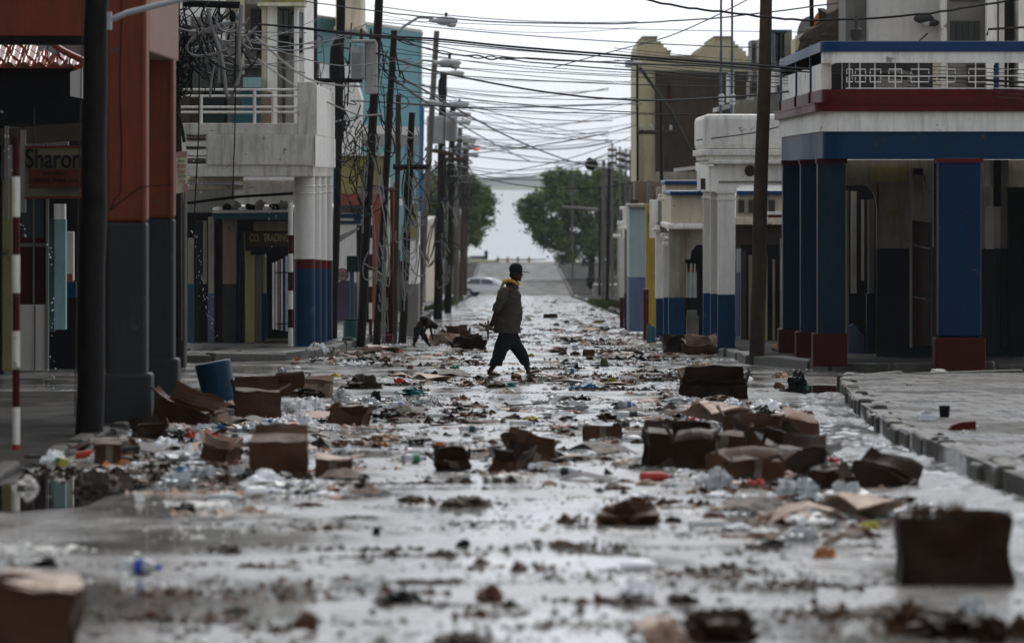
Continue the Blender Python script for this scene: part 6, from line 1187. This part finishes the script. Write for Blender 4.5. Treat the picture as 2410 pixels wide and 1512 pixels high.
hand_placed = [
 ('b', PLAST, 753, 838, 66, 34, 'puffed white plastic bag by the corner kerb'), ('b', CLEARP, 805, 948, 52, 38, 'peaked clear bag standing in the left pile'), ('b', PLAST, 735, 965, 60, 34, 'crumpled white bag between the boxes at left'),
 ('c', PLAST, 420, 1085, 120, 44, 'white plastic sheet spread across the left pile'), ('b', PLAST, 480, 1055, 50, 40, 'white bag behind the crushed left box'), ('b', CLEARP, 545, 985, 56, 26, 'clear bag under the blue bin'), ('c', PAPER, 590, 1010, 100, 18, 'pale paper heap in front of the open left box'),
 ('b', CLEARP, 560, 1120, 44, 30, 'clear bag left of the largest left box'), ('b', BLACKP, 590, 1132, 84, 34, 'black bin bag slumped before the largest left box'), ('b', BLACKP, 360, 1040, 60, 26, 'shiny black bag above the left puddle'),
 ('c', PLAST, 800, 1066, 60, 26, 'white film draped over the small brown box'), ('c', CLEARP, 990, 955, 60, 26, 'clear film left of the walking man, nearest the camera'), ('b', PLAST, 942, 948, 40, 22, 'small white bag beside the black net'), ('b', BLACKP, 884, 944, 34, 26, 'torn black bag with an orange lining'),
 ('c', KRAFT2, 1020, 900, 80, 22, 'wide torn cardboard sheet curling up before the man'), ('c', KRAFT2, 945, 893, 60, 18, 'smaller torn cardboard sheet behind the wide one'), ('b', PLAST, 1320, 944, 66, 18, 'bright white rag right of the walking man'), ('c', BLUEP, 1372, 914, 80, 12, 'blue plastic strip lying right of the man'),
 ('b', CLEARP, 1600, 950, 90, 22, 'flattened clear film before the open rubbish box'), ('c', BLUEP, 1650, 985, 66, 34, 'bright blue cloth under the leaning sheet'), ('c', PLAST, 1800, 962, 110, 26, 'white sheet behind the right pile'), ('b', PLAST, 1720, 955, 50, 22, 'white bag beside the blue cloth'),
 ('c', KRAFT2, 1690, 1000, 130, 60, 'broad cardboard sheet leaning up in the right pile'), ('b', BLACKP, 1876, 912, 50, 44, 'glossy black bag at the kerb puddle'), ('b', HUSK, 1835, 914, 30, 16, 'brown lump beside the glossy black bag'), ('b', GREENP, 1897, 912, 22, 10, 'green wrapper beside the glossy black bag'),
 ('b', CLEARP, 1690, 1156, 90, 50, 'cloudy bag at the front of the right pile'), ('b', CLEARP, 1880, 1175, 110, 44, 'grey clear bag under the slumped box'), ('b', CLEARP, 1990, 1178, 120, 40, 'long grey film under the tipped corner box'), ('c', KRAFT2, 1900, 1238, 170, 60, 'soft pale folded cardboard at the front right'), ('c', KRAFT2, 2030, 1225, 180, 70, 'peaked pale cardboard beyond the folded one'),
 ('c', KRAFT, 2000, 1280, 130, 36, 'brown curled cardboard lying lowest in the right pile'), ('b', CLEARP, 1880, 1270, 110, 28, 'clear bag pressed flat before the folded cardboard'), ('b', KRAFT, 1480, 1235, 160, 56, 'rounded sodden sack lying alone right of centre'), ('c', KRAFT2, 1470, 1205, 90, 22, 'pale flap on top of the sodden sack'),
 ('c', KRAFT3, 1420, 1068, 130, 30, 'dark curled sheet in front of the lone brown box'), ('b', MUD, 850, 914, 120, 36, 'mound of dark mud and leaves behind the left pile'), ('c', KRAFT3, 900, 975, 60, 16, 'dark curled scrap right of the flap box'),
 ('b', KRAFT3, 1700, 1510, 190, 70, 'dark rotting lump at the bottom edge right of centre'), ('b', KRAFT2, 1570, 1525, 120, 60, 'pale sodden lump at the bottom edge'), ('b', KRAFT, 2140, 1490, 120, 70, 'brown peaked lump at the bottom right'), ('b', KRAFT3, 2230, 1500, 200, 60, 'long dark lump at the bottom right'), ('b', PAPER, 2015, 1505, 80, 40, 'white carton scrap at the bottom right'), ('b', KRAFT3, 2330, 1512, 100, 60, 'dark lump nearest the lower right corner'),
 ('c', KRAFT2, 1540, 1500, 110, 50, 'pale curled card at the bottom edge'), ('b', KRAFT3, 1690, 1470, 90, 30, 'dark wet clump above the bottom edge lump'), ('c', KRAFT3, 2070, 1470, 110, 50, 'dark folded card above the bottom right lumps'), ('b', CLEARP, 2290, 1440, 70, 34, 'greyish film among the bottom right lumps'), ('b', KRAFT, 2400, 1500, 70, 50, 'brown lump cut by the right edge'), ('b', SILT, 1100, 1518, 150, 30, 'low brown clump at the bottom edge left of centre'), ('b', SILT, 560, 1440, 70, 14, 'low smudge of leaves in the left foreground'), ('b', HUSK, 350, 1452, 60, 16, 'brown and green clump in the left foreground'), ('b', SILT, 540, 1300, 60, 14, 'small dark clump before the left pile'), ('b', BLACKP, 885, 1256, 24, 14, 'small black box shaped scrap at centre left'), ('b', BLACKP, 1090, 1286, 36, 16, 'dark boat shaped scrap at centre'), ('b', BLACKP, 435, 1206, 50, 22, 'peaked black scrap left of centre'), ('b', HUSK, 1325, 1286, 60, 14, 'brown twig clump at centre right'), ('b', SILT, 1100, 1190, 130, 22, 'dark leafy drift beneath the central clump'), ('b', SILT, 970, 1180, 80, 14, 'dark low drift left of the leafy one'),
 ('b', PAPER, 40, 1330, 120, 46, 'blurred white bundle at the left edge'), ('b', BLACKP, 110, 1332, 60, 20, 'dark scrap beside the blurred white bundle'), ('c', PLAST, 1495, 1402, 120, 56, 'white crumpled film near the bottom centre'), ('b', BLACKP, 935, 1418, 120, 26, 'long black sodden lump near the bottom centre'), ('b', HUSK, 1150, 1415, 70, 36, 'brown green lump near the bottom centre'), ('b', KRAFT3, 1490, 1420, 110, 14, 'low dark strip beneath the white crumpled film'), ('b', KRAFT3, 1600, 1418, 80, 20, 'dark lump right of the white crumpled film'),
 ('b', HUSK, 715, 1480, 60, 36, 'rust brown lump low in the left foreground'), ('b', HUSK, 1215, 890, 28, 13, 'brown coconut between the man\'s feet'), ('b', GHUSK, 1422, 862, 20, 22, 'green coconut standing alone right of the man'), ('b', ORNG, 1940, 1310, 70, 22, 'orange brown scrap in the right foreground'), ('b', BLACKP, 1815, 1285, 60, 16, 'flat dark scrap below the right pile'),
 ('b', GREENP, 1070, 867, 26, 10, 'green plastic scrap left of the man'), ('b', HUSK, 965, 868, 20, 10, 'small brown scrap left of the green plastic'), ('b', REDPL, 700, 848, 20, 10, 'red wrapper beside the puffed white bag'), ('b', MUD, 1168, 912, 70, 15, 'knot of leaves and husks at the man\'s feet'), ('b', CYANP, 1200, 910, 36, 12, 'dark teal rag at the man\'s feet'),
 ('c', PINKP, 1290, 890, 90, 14, 'pinkish torn card in front of the man'), ('c', KRAFT, 1345, 905, 70, 14, 'brown litter strip right of the man'), ('b', HUSK, 1470, 905, 60, 14, 'reddish brown litter strip further right'), ('b', YELP, 1250, 838, 20, 8, 'yellow scrap behind the man'),
 ('b', REDPL, 1780, 1150, 54, 26, 'red tin against the long front box'), ('b', YELP, 1780, 1195, 50, 18, 'yellow green wrapper before the red tin'), ('b', YELP, 2045, 1245, 54, 18, 'yellow green fruit between cardboard folds'), ('b', BLACKP, 1510, 985, 34, 14, 'black tub lid behind the lone brown box'), ('b', YELP, 770, 1082, 0.1, .1, ''),
 ('b', PAPER, 330, 1180, 24, 20, 'white cup floating in the black puddle'), ('b', PLAST, 700, 972, 80, 38, 'big white bag left of the peaked clear bag'), ('b', CLEARP, 640, 1026, 110, 40, 'cloudy bag behind the largest left box'), ('b', PLAST, 720, 1006, 80, 34, 'bulging white bag behind the largest left box'), ('b', PLAST, 545, 1086, 70, 50, 'white bag tucked left of the largest left box'), ('b', PLAST, 380, 1062, 90, 36, 'white bag heap above the puddle boxes'), ('b', CLEARP, 480, 1118, 90, 26, 'clear film heap in front of the crushed left box'), ('b', CLEARP, 860, 958, 80, 26, 'clear film beside the black net'), ('c', PLAST, 660, 1150, 120, 24, 'white shredded film in front of the black bin bag'), ('b', PLAST, 310, 1040, 70, 30, 'white wet bag on the left gutter edge'), ('b', BLACKP, 400, 1036, 80, 26, 'long black bag in the left pile'), ('b', PLAST, 1760, 985, 60, 30, 'white bag on top of the right pile'), ('b', PLAST, 1650, 1130, 60, 20, 'white scraps bag beneath the two upright boxes'),
 ('b', PLAST, 120, 1095, 70, 40, 'pale shredded bag on the left kerb'), ('b', CONC, 60, 1150, 70, 34, 'broken grey rubble on the left kerb'), ('b', BROWNW, 215, 1160, 90, 46, 'dark rubble block in the left gutter'), ('b', PLAST, 235, 1090, 70, 40, 'wet white bundle behind the yellow packet'),
 ('b', ORNG, 900, 1050, 40, 12, 'orange peel lying right of the largest left box'), ('b', REDPL, 690, 1023, 26, 12, 'red label bottle end in the left pile'), ('b', BLUEP, 520, 1008, 26, 12, 'blue wrapper in the left pile'), ('b', YELP, 575, 1012, 40, 16, 'yellow packet in front of the open left box'),
 ('b', CONC2, 2210, 880, 48, 14, 'pale stone bag at the foot of the blue column'), ('b', KRAFT, 2325, 880, 80, 12, 'brown bag lying right of the blue column'), ('c', PINKP, 820, 846, 60, 16, 'pinkish cardboard behind the puffed white bag'), ('c', KRAFT3, 800, 838, 70, 16, 'dark cardboard beside the puffed white bag'), ('c', KRAFT2, 900, 830, 80, 20, 'peaked pale cardboard at the foot of the poles'),
 ('c', PLAST, 1400, 800, 60, 16, 'pale film by the far right rubbish'), ('b', CONC2, 1500, 820, 60, 24, 'rubble heap before the painted piers'), ('c', PLAST, 1440, 772, 60, 16, 'white film further along the right kerb'), ('b', BLACKP, 1500, 838, 40, 14, 'black scrap before the painted piers'),
]
for i, (t, m, x, y, w, h, lb) in enumerate(hand_placed):
    if not lb: continue
    if t == 'c': place('crumpled_cardboard' if m in (KRAFT, KRAFT2, KRAFT3) else 'crumpled_sheet', crm(m, i % 4), x, y, w, h, lb, 'litter')
    else: place('coconut' if 'coconut' in lb else ('plastic_bag' if m in (PLAST, CLEARP, BLACKP) else 'rubbish_lump'), blm(m, i % 4, .12 if 'coconut' in lb else .55), x, y, w * (1.1 if y > 1150 else .95), h * (1.25 if y > 1150 else 1), lb, 'litter')
# blue bin, yellow packet, board, sticks, bucket, red tub
bn = Thing('plastic_bin', gp(516, 952), 'blue plastic bin upturned and leaning in the left pile', 'bin'); Dn = Dg(952); c = px(519, 946, Dn); ax = Vector((-.2, 0, 1)).normalized()
bn.part('bin_body', [lathe(c, [(.180, 0), (.190, .03), (.212, .46), (.197, .48)], 26, ax)], BIN, smooth=False, bevel=.008); bn.part('rim', [lathe(c + ax * .0, [(.186, -.01), (.190, .01), (.182, .03)], 26, ax)], BIN)
tr_ = Thing('plastic_tray', gp(500, 958), 'dark green tray lying under the blue bin', 'tray'); tr_.part('tray', [bx(446, 540, 944, 956, Dg(958), .25)], DTEAL, bevel=.02)
pk = Thing('packet', gp(143, 1096), 'bright yellow packet with a pale corner at left', 'packet'); Dp = Dg(1096); pk.part('wrapper', [ext([(127, 1087), (133, 1074), (162, 1081), (158, 1097), (142, 1098)], Dp, .06)], YELP, bevel=.006); pk.part('pale_corner', [ext([(130, 1085), (134, 1076), (142, 1078), (139, 1088)], Dp - .01, .012)], CYANP)
bd_ = Thing('red_handled_tool', gp(240, 1085), 'red and white handled tool lying across the left boxes', 'tool'); Dt = Dg(1085); bd_.part('handle', [tube([px(178, 1072, Dt), px(240, 1062, Dt)], .030, 8)], REDPL); bd_.part('blade', [tube([px(240, 1062, Dt), px(330, 1052, Dt)], .018, 8)], DGREY)
wb_ = Thing('white_board', gp(260, 1060), 'white panel propped behind the boxes at left', 'board'); wb_.part('panel', [bx(212, 300, 1030, 1056, Dg(1064), .03)], LGREY, bevel=.004)
pln = Thing('plank', gp(1660, 825), 'pale square timber slanting up from the broken boxes', 'plank'); Dq = Dg(828); pln.part('timber', [tube([px(1610, 822, Dq), px(1670, 798, Dq + .3)], .055, 4)], KRAFT2)
rt_ = Thing('plastic_tub', gp(2265, 1012, .15), 'dark red tub lying on the right pavement', 'tub'); Dr = Dg(1012, .15); rt_.part('tub', [ext([(2232, 1012), (2240, 1000), (2262, 992), (2297, 989), (2298, 1010), (2270, 1014)], Dr, .16)], RED, bevel=.01)
cu = Thing('black_cup', gp(2223, 982, .15), 'small black cup standing on the right pavement', 'cup'); cu.part('cup', [lathe(gp(2223, 981, .15), [(.045, 0), (.055, .11), (.05, .11), (.045, .02)], 16)], BLACKP)
fb = Thing('foam_box', gp(2180, 990, .15), 'white foam box on the right kerb', 'box'); fb.part('tray', [bx(2160, 2202, 974, 990, Dg(990, .15), .1)], PLAST, bevel=.008); fb.part('lid', [ext([(2160, 974), (2178, 966), (2204, 972)], Dg(990, .15) + .02, .08)], CLEARP)

# bottles
def bottle(x, y, L, r, label, mat=CLEARP, lab=LABELB, cap=LABELB, yaw=10, grp='plastic bottles lying in the wet'):
    D = Dg(y); s = ppm(D); L, r = L / s, r / s; g = gp(x, y); d = Vector((math.cos(R(yaw)), math.sin(R(yaw)), 0)); T = Thing('plastic_bottle', g, label, 'bottle', grp); c = g + Vector((0, 0, r * .95)) - d * L / 2
    T.part('bottle_body', [lathe(c, [(r * .8, 0), (r, L * .05), (r, L * .3), (r * .93, L * .33), (r, L * .37), (r, L * .66), (r * .4, L * .86), (r * .36, L * .92)], 14, d)], mat, smooth=True)
    if lab: T.part('label_band', [lathe(c + d * L * .38, [(r * 1.02, 0), (r * 1.02, L * .24)], 14, d)], lab)
    T.part('cap', [lathe(c + d * L * .92, [(r * .42, 0), (r * .42, L * .08)], 10, d)], cap)
for x, y, L, r, kw, lb in [
 (332, 1352, 100, 20, dict(yaw=-20), 'blurred bottle with a blue label at lower left'), (1490, 988, 78, 11, dict(lab=SLATE, yaw=4), 'clear bottle with a dark label behind the lone brown box'), (1475, 962, 40, 11, dict(yaw=35), 'clear bottle with a blue band beyond the dark label one'),
 (1545, 1131, 80, 11, dict(mat=REDPL, lab=None, cap=BLACKP, yaw=-5), 'red bottle lying before the dark upright box'), (1110, 1016, 56, 8, dict(lab=DTEAL), 'faint clear bottle with a dark green label at centre'), (1030, 985, 60, 7, dict(lab=None), 'clear unlabelled bottle left of centre'),
 (975, 1090, 60, 12, dict(lab=GREENP, yaw=30), 'cloudy bottle left of the central clump'), (1330, 1118, 80, 10, dict(lab=SLATE, yaw=-12), 'grey bottle right of the central clump'), (690, 1016, 60, 12, dict(lab=REDPL, yaw=15), 'bottle with a red label behind the largest left box'), (640, 1010, 50, 13, dict(yaw=-30), 'bottle with a blue cap in the left pile'),
 (940, 962, 46, 9, dict(yaw=20), 'short bottle with a blue end near the black net'), (1345, 878, 30, 7, dict(yaw=15), 'bottle with a blue cap right of the man'), (610, 1168, 60, 12, dict(mat=PLAST, lab=None), 'bright white bottle in front of the black bin bag'), (700, 1150, 70, 11, dict(lab=None, yaw=18), 'clear bottle right of the black bin bag'), (530, 1178, 80, 9, dict(lab=None, cap=PLAST, yaw=12), 'clear bottle lying left of the bright white one'),
 (665, 880, 22, 8, dict(yaw=60), 'small bottle with a blue band near the kerb end'), (1230, 1002, 60, 7, dict(lab=None), 'pale bottle lying at the street centre'), (1760, 1210, 90, 12, dict(lab=None, yaw=-25), 'grey clear bottle before the right pile'), (1680, 1245, 120, 12, dict(lab=None, yaw=14), 'long clear bottle left of the folded cardboard'),
 (1380, 1010, 40, 8, dict(lab=PINKP, yaw=-6), 'bottle with a pink band before the lone box')]: bottle(x, y, L, r, lb, **kw)
# foam plates and cups
def dish(x, y, w, label):
    D = Dg(y); r = w / ppm(D) / 2; T = Thing('foam_plate', gp(x, y), label, 'plate', 'white foam plates and lids'); T.part('plate', [lathe(gp(x, y) + Vector((0, 0, .004)), [(r * .9, 0), (r, .012), (r * .96, r * .25), (r * .7, r * .42), (r * .2, r * .5)], 20)], PLAST, smooth=True)
for x, y, w, lb in ((1410, 1050, 40, 'domed white lid left of the dark upright box'), (1490, 1034, 40, 'domed white lid right of the lone brown box'), (1500, 1338, 90, 'blurred white plate below the sodden sack'), (1000, 930, 34, 'white round lid near the torn cardboard'), (1360, 1062, 50, 'white plate lying left of the curled sheet'), (700, 866, 16, 'small white lid near the corner kerb')): dish(x, y, w, lb)

# many small pieces, each an object of its own
def jitterband(cl, n, fn):
    for i in range(n):
        c = RN.choices(cl, [q[4] for q in cl])[0]; x, y = RN.gauss(c[0], c[2]), RN.gauss(c[1], c[3])
        if y < 702 or y > 1500: continue
        D = Dg(y); X = (x - CX) / ppm(D)
        if abs(x - 1210) < 85 and 800 < y < 916 : continue
        if X > 3.2 and 80 > D > 20: continue
        if X < -3.5 and D < 71: continue
        fn(x, y, D, i)
CL = [(1130, 782, 50, 16, 3), (1410, 778, 50, 22, 4), (760, 832, 90, 8, 2), (1270, 735, 90, 18, 3), (1550, 1010, 200, 30, 3), (330, 1060, 120, 26, 4), (420, 960, 60, 16, 2), (640, 1000, 150, 30, 5), (480, 1090, 150, 26, 3), (720, 1150, 120, 16, 2), (1150, 898, 200, 9, 5), (1000, 960, 150, 16, 3), (1440, 895, 160, 10, 4), (1700, 960, 120, 22, 3), (1780, 1120, 160, 36, 4), (1180, 1080, 120, 26, 2), (1250, 990, 280, 26, 3), (850, 845, 90, 8, 4), (1080, 810, 60, 14, 4), (1360, 795, 70, 18, 4), (1500, 835, 100, 14, 5), (1150, 760, 50, 22, 3), (1390, 740, 30, 22, 3), (1250, 715, 60, 8, 2), (1200, 850, 160, 10, 3), (1850, 1210, 150, 30, 2)]
smats = [(PLAST, 8), (PAPER, 6), (CLEARP, 7), (KRAFT2, 4), (KRAFT, 8), (KRAFT3, 8), (PINKP, 1.5), (HUSK, 4), (BLACKP, 5), (BLUEP, .5), (CYANP, .4), (YELP, .5), (ORNG, .5), (REDPL, .7), (GREENP, .4)]
words = {PLAST.name: 'white plastic', PAPER.name: 'sodden white paper', CLEARP.name: 'cloudy clear film', KRAFT2.name: 'pale cardboard', KRAFT.name: 'brown cardboard', KRAFT3.name: 'dark soaked cardboard', PINKP.name: 'faded pink card', HUSK.name: 'brown husk', BLACKP.name: 'black plastic', BLUEP.name: 'blue plastic', CYANP.name: 'teal plastic', YELP.name: 'yellow plastic', ORNG.name: 'orange peel', REDPL.name: 'red plastic', GREENP.name: 'green plastic'}
marks = [(lb.split(' in the ')[0].split(' at the ')[0], x, y) for (t, m, x, y, w, h, lb) in hand_placed if lb and w > 38 and len(lb.split()) < 9] + [('walking man', 1205, 883), ('blue bin', 510, 950), ('stooping figure', 1000, 815), ('lone brown box', 1420, 1036), ('big dark torn box', 2250, 1376), ('round white columns', 740, 820), ('brown timber pole', 1781, 840), ('painted piers', 1535, 800), ('yellow footed pole', 1429, 722), ('parked car', 1140, 700), ('largest left box', 654, 1118), ('open rubbish filled box', 1682, 938), ('tipped corner box', 2066, 1146), ('central clump of boxes', 1150, 1105), ('leaning black poles', 870, 803)]
kindname = {PLAST.name: 'plastic_scrap', CLEARP.name: 'film_scrap', PAPER.name: 'paper_scrap', KRAFT2.name: 'card_scrap', KRAFT.name: 'cardboard_scrap', KRAFT3.name: 'soaked_cardboard', PINKP.name: 'card_scrap', HUSK.name: 'husk', BLACKP.name: 'black_scrap', ORNG.name: 'peel'}
def small(x, y, D, i):
    m = RN.choices([q[0] for q in smats], [q[1] for q in smats])[0]; sz = RN.lognormvariate(-2.2, .5); s = ppm(D); w = min(.32, sz) * s; t = RN.random()
    me = crm(m, i % 4) if t < .55 else blm(m, i % 4, .55); h = w * RN.uniform(.12, .42)
    L_ = min(marks, key=lambda q: ((q[1] - x) / 3) ** 2 + (q[2] - y) ** 2); dx, dy = x - L_[1], y - L_[2]
    rel = ('right of' if dx > 0 else 'left of') if abs(dx) > 2.2 * abs(dy) else ('in front of' if dy > 0 else 'behind')
    lb = '%s %s %s %s the %s' % ('tiny' if w < 15 else ('larger' if w > 32 else 'small'), words[m.name], 'sheet' if t < .55 else 'lump', rel, L_[0])
    place(kindname.get(m.name, 'coloured_scrap') if t < .55 else kindname.get(m.name, 'coloured_scrap').replace('_scrap', '_lump'), me, x, y, w * RN.uniform(.8, 1.9), h, ' '.join(lb.split()[:16]), 'litter', 'small %s scraps' % words[m.name])
jitterband(CL, 2900, small)
for i in range(46):     # rubbish washed up on the right kerb and pavement, and a little on the left one
    y = RN.uniform(895, 1130) if i < 34 else RN.uniform(815, 860); lf = .15; D = Dg(y, lf)
    X = (3.5 + RN.expovariate(1.4) + (max(0, D - 55) * .035)) if i < 34 else RN.uniform(-6.5, -4.1)
    if i >= 34 and D < 101: continue
    m = RN.choice((PLAST, KRAFT, KRAFT3, PAPER, HUSK, BLACKP)); w = RN.uniform(10, 30); sf = i % 2
    place(kindname.get(m.name, 'coloured_scrap'), crm(m, i % 4) if sf else blm(m, i % 4, .55), X * ppm(D) + CX, y, w, w * RN.uniform(.15, .4), '%s %s stranded on the %s pavement' % (words[m.name], 'sheet' if sf else 'lump', 'right brick' if i < 34 else 'left corner'), 'litter', 'scraps stranded on the pavements', lift=lf)
# fallen sticks
def stick(x, y, D, i):
    L = RN.uniform(.15, .6); a = RN.gauss(0, .5); g = gp(x, y); d = Vector((math.cos(a), math.sin(a), 0)) * L / 2; j = Vector((0, 0, RN.uniform(.01, .05)))
    solo('stick', [tube([g - d + Vector((0, 0, .012)), g + j * .6 + Vector((0, RN.uniform(-.03, .03), 0)), g + d + j], RN.uniform(.006, .016), 5, .004)], STICK, 'wet brown stick lying by the ' + min(marks, key=lambda q: ((q[1] - x) / 3) ** 2 + (q[2] - y) ** 2)[0], 'stick', 'sticks on the street')
jitterband(CL, 60, stick)
# fine debris nobody could count
def debris(name, n, mat, label, smin, smax, seed, cl, flat=.3, pcl=.45):
    "drift lines left by the flood: bits gather in streaks across the street"
    rnd = random.Random(seed); v, f = [], []; left = 0
    for i in range(n):
        if left <= 0:
            left = int(rnd.lognormvariate(3.0, 1.1)); t = rnd.random()
            if t < pcl: c = rnd.choices(cl, [q[4] for q in cl])[0]; x, y = rnd.gauss(c[0], c[2] * 1.4), rnd.gauss(c[1], c[3] * 1.7)
            else: x = rnd.uniform(0, 2410); y = 702 + 820 * rnd.random() ** 1.25
            y = min(1530, max(702, y)); Dc = Dg(y); Xc = (x - CX) / ppm(Dc); wx = rnd.uniform(.02, .30) * (1 + Dc / 250); wy = rnd.uniform(.02, .22) * (1 + Dc / 80); slp = rnd.uniform(-.5, .5)
        left -= 1
        u_ = rnd.gauss(0, 1); X = Xc + u_ * wx; D = Dc + rnd.gauss(0, 1) * wy + u_ * wx * slp
        if D > 425 or D < 20: continue
        if X > 2.7 and D < 72 and rnd.random() < .9: continue
        if X > 3.35 and D < 80: continue
        if X < -3.7: continue
        z = G(D); s = rnd.uniform(smin, smax) * (1 if rnd.random() < .93 else 2); a = rnd.uniform(0, 6.28); e = rnd.uniform(.25, 1)
        o = len(v); u = Vector((math.cos(a), math.sin(a), 0)) * s; w = Vector((-math.sin(a), math.cos(a), 0)) * s * e; c0 = Vector((X, D, z + .002)); hh = s * flat * rnd.uniform(.3, 1.8)
        v += [c0 - u, c0 - w, c0 + u, c0 + w, c0 + Vector((rnd.uniform(-.5, .5) * s, 0, hh))]; f += [(o, o + 1, o + 4), (o + 1, o + 2, o + 4), (o + 2, o + 3, o + 4), (o + 3, o, o + 4)]
    return solo(name, [(v, f)], mat, label, 'debris', kind='stuff')
debris('fine_debris', 23000, SILT, 'fine dark leaves and grit littering the wet street', .006, .024, 1, CL)
debris('fine_debris', 2600, KRAFT, 'brown card and bark crumbs littering the wet street', .01, .04, 2, CL)
debris('fine_debris', 4500, PAPER, 'pale paper flecks littering the wet street', .008, .028, 3, CL)
FG = [(x, y, w * .3, 3, 1) for x, y, w in ((650, 1480, 90), (300, 1460, 120), (930, 1400, 90), (1150, 1440, 90), (1080, 1185, 70), (1330, 1285, 60), (1450, 1415, 90), (1800, 1290, 70), (1100, 1505, 130), (520, 1290, 80), (780, 1240, 120), (1250, 1340, 150), (1560, 1180, 120), (700, 1380, 100), (1650, 1350, 80), (960, 1300, 60), (1350, 1220, 120), (2000, 1460, 160), (400, 1400, 90), (1900, 1380, 90))]
debris('fine_debris', 1000, KRAFT, 'brown leafy clumps left on the near street', .008, .028, 21, FG, .6, 1.0)
debris('fine_debris', 800, SILT, 'dark twiggy clumps left on the near street', .008, .03, 22, FG, .6, 1.0)
debris('rubbish_pulp', 5200, KRAFT3, 'dark sodden cardboard pulp matted in drifts on the street', .02, .06, 11, CL, .5, 1.0)
debris('rubbish_pulp', 3600, PLAST, 'pale shredded plastic matted in drifts on the street', .015, .05, 12, CL, .5, 1.0)
debris('rubbish_pulp', 2400, KRAFT2, 'tan shredded card matted in drifts on the street', .015, .05, 13, CL, .4, 1.0)
# ragged weeds on top of the big dark box
rg = random.Random(3); v, f = [], []
Dbx = Dg(1376); 
for i in range(700):
    x = rg.uniform(2130, 2375); y = 1214 + rg.uniform(-4, 10); D = Dbx + rg.uniform(0, .4); p = px(x, y, D); t = Vector((rg.gauss(0, .012), rg.gauss(0, .012), rg.uniform(.01, .06) * (1.6 if 2150 < x < 2190 or 2205 < x < 2270 else .6))); o = len(v); q = Vector((.004, 0, 0)); v += [p - q, p + q, p + t]; f.append((o, o + 1, o + 2))
solo('torn_fibres', [(v, f)], KRAFT, 'ragged torn fibres along the top of the big dark box', 'debris', kind='stuff')

# falling water: drips from the eaves
dr = random.Random(5); DROP = M('water_drop', (.8, .82, .85), .05, .05, 4, spec=.9); sh = []
for (x0, y0, x1, y1, D, n, sp) in ((0, 260, 58, 560, 60, 26, 5), (118, 560, 128, 980, 70, 26, 4), (448, 330, 480, 470, 100, 14, 3), (455, 540, 505, 800, 100, 60, 7), (640, 480, 630, 620, 112, 22, 6)):
    for i in range(n):
        t = dr.random(); p = px(x0 + (x1 - x0) * t + dr.gauss(0, sp), y0 + (y1 - y0) * t, D); r = dr.uniform(.004, .009); sh.append(sph(p, r, r, r * 1.8, 6, 4))
solo('falling_water', sh, DROP, 'glinting drips of water falling from the left eaves', 'water', kind='stuff')
HAZE_D = 0.00008
# thin sea haze
HZ = bpy.data.materials.new('sea_haze'); HZ.use_nodes = True; t = HZ.node_tree; t.nodes.clear(); o_ = t.nodes.new('ShaderNodeOutputMaterial'); pv = t.nodes.new('ShaderNodeVolumePrincipled'); pv.inputs['Color'].default_value = (.9, .93, .97, 1); pv.inputs['Density'].default_value = HAZE_D; t.links.new(pv.outputs[0], o_.inputs['Volume'])
solo('haze', [wb(-1300, 1300, -30, 6200, -1.6, 40)], HZ, 'thin sea haze over the street and harbour', 'haze', kind='stuff')
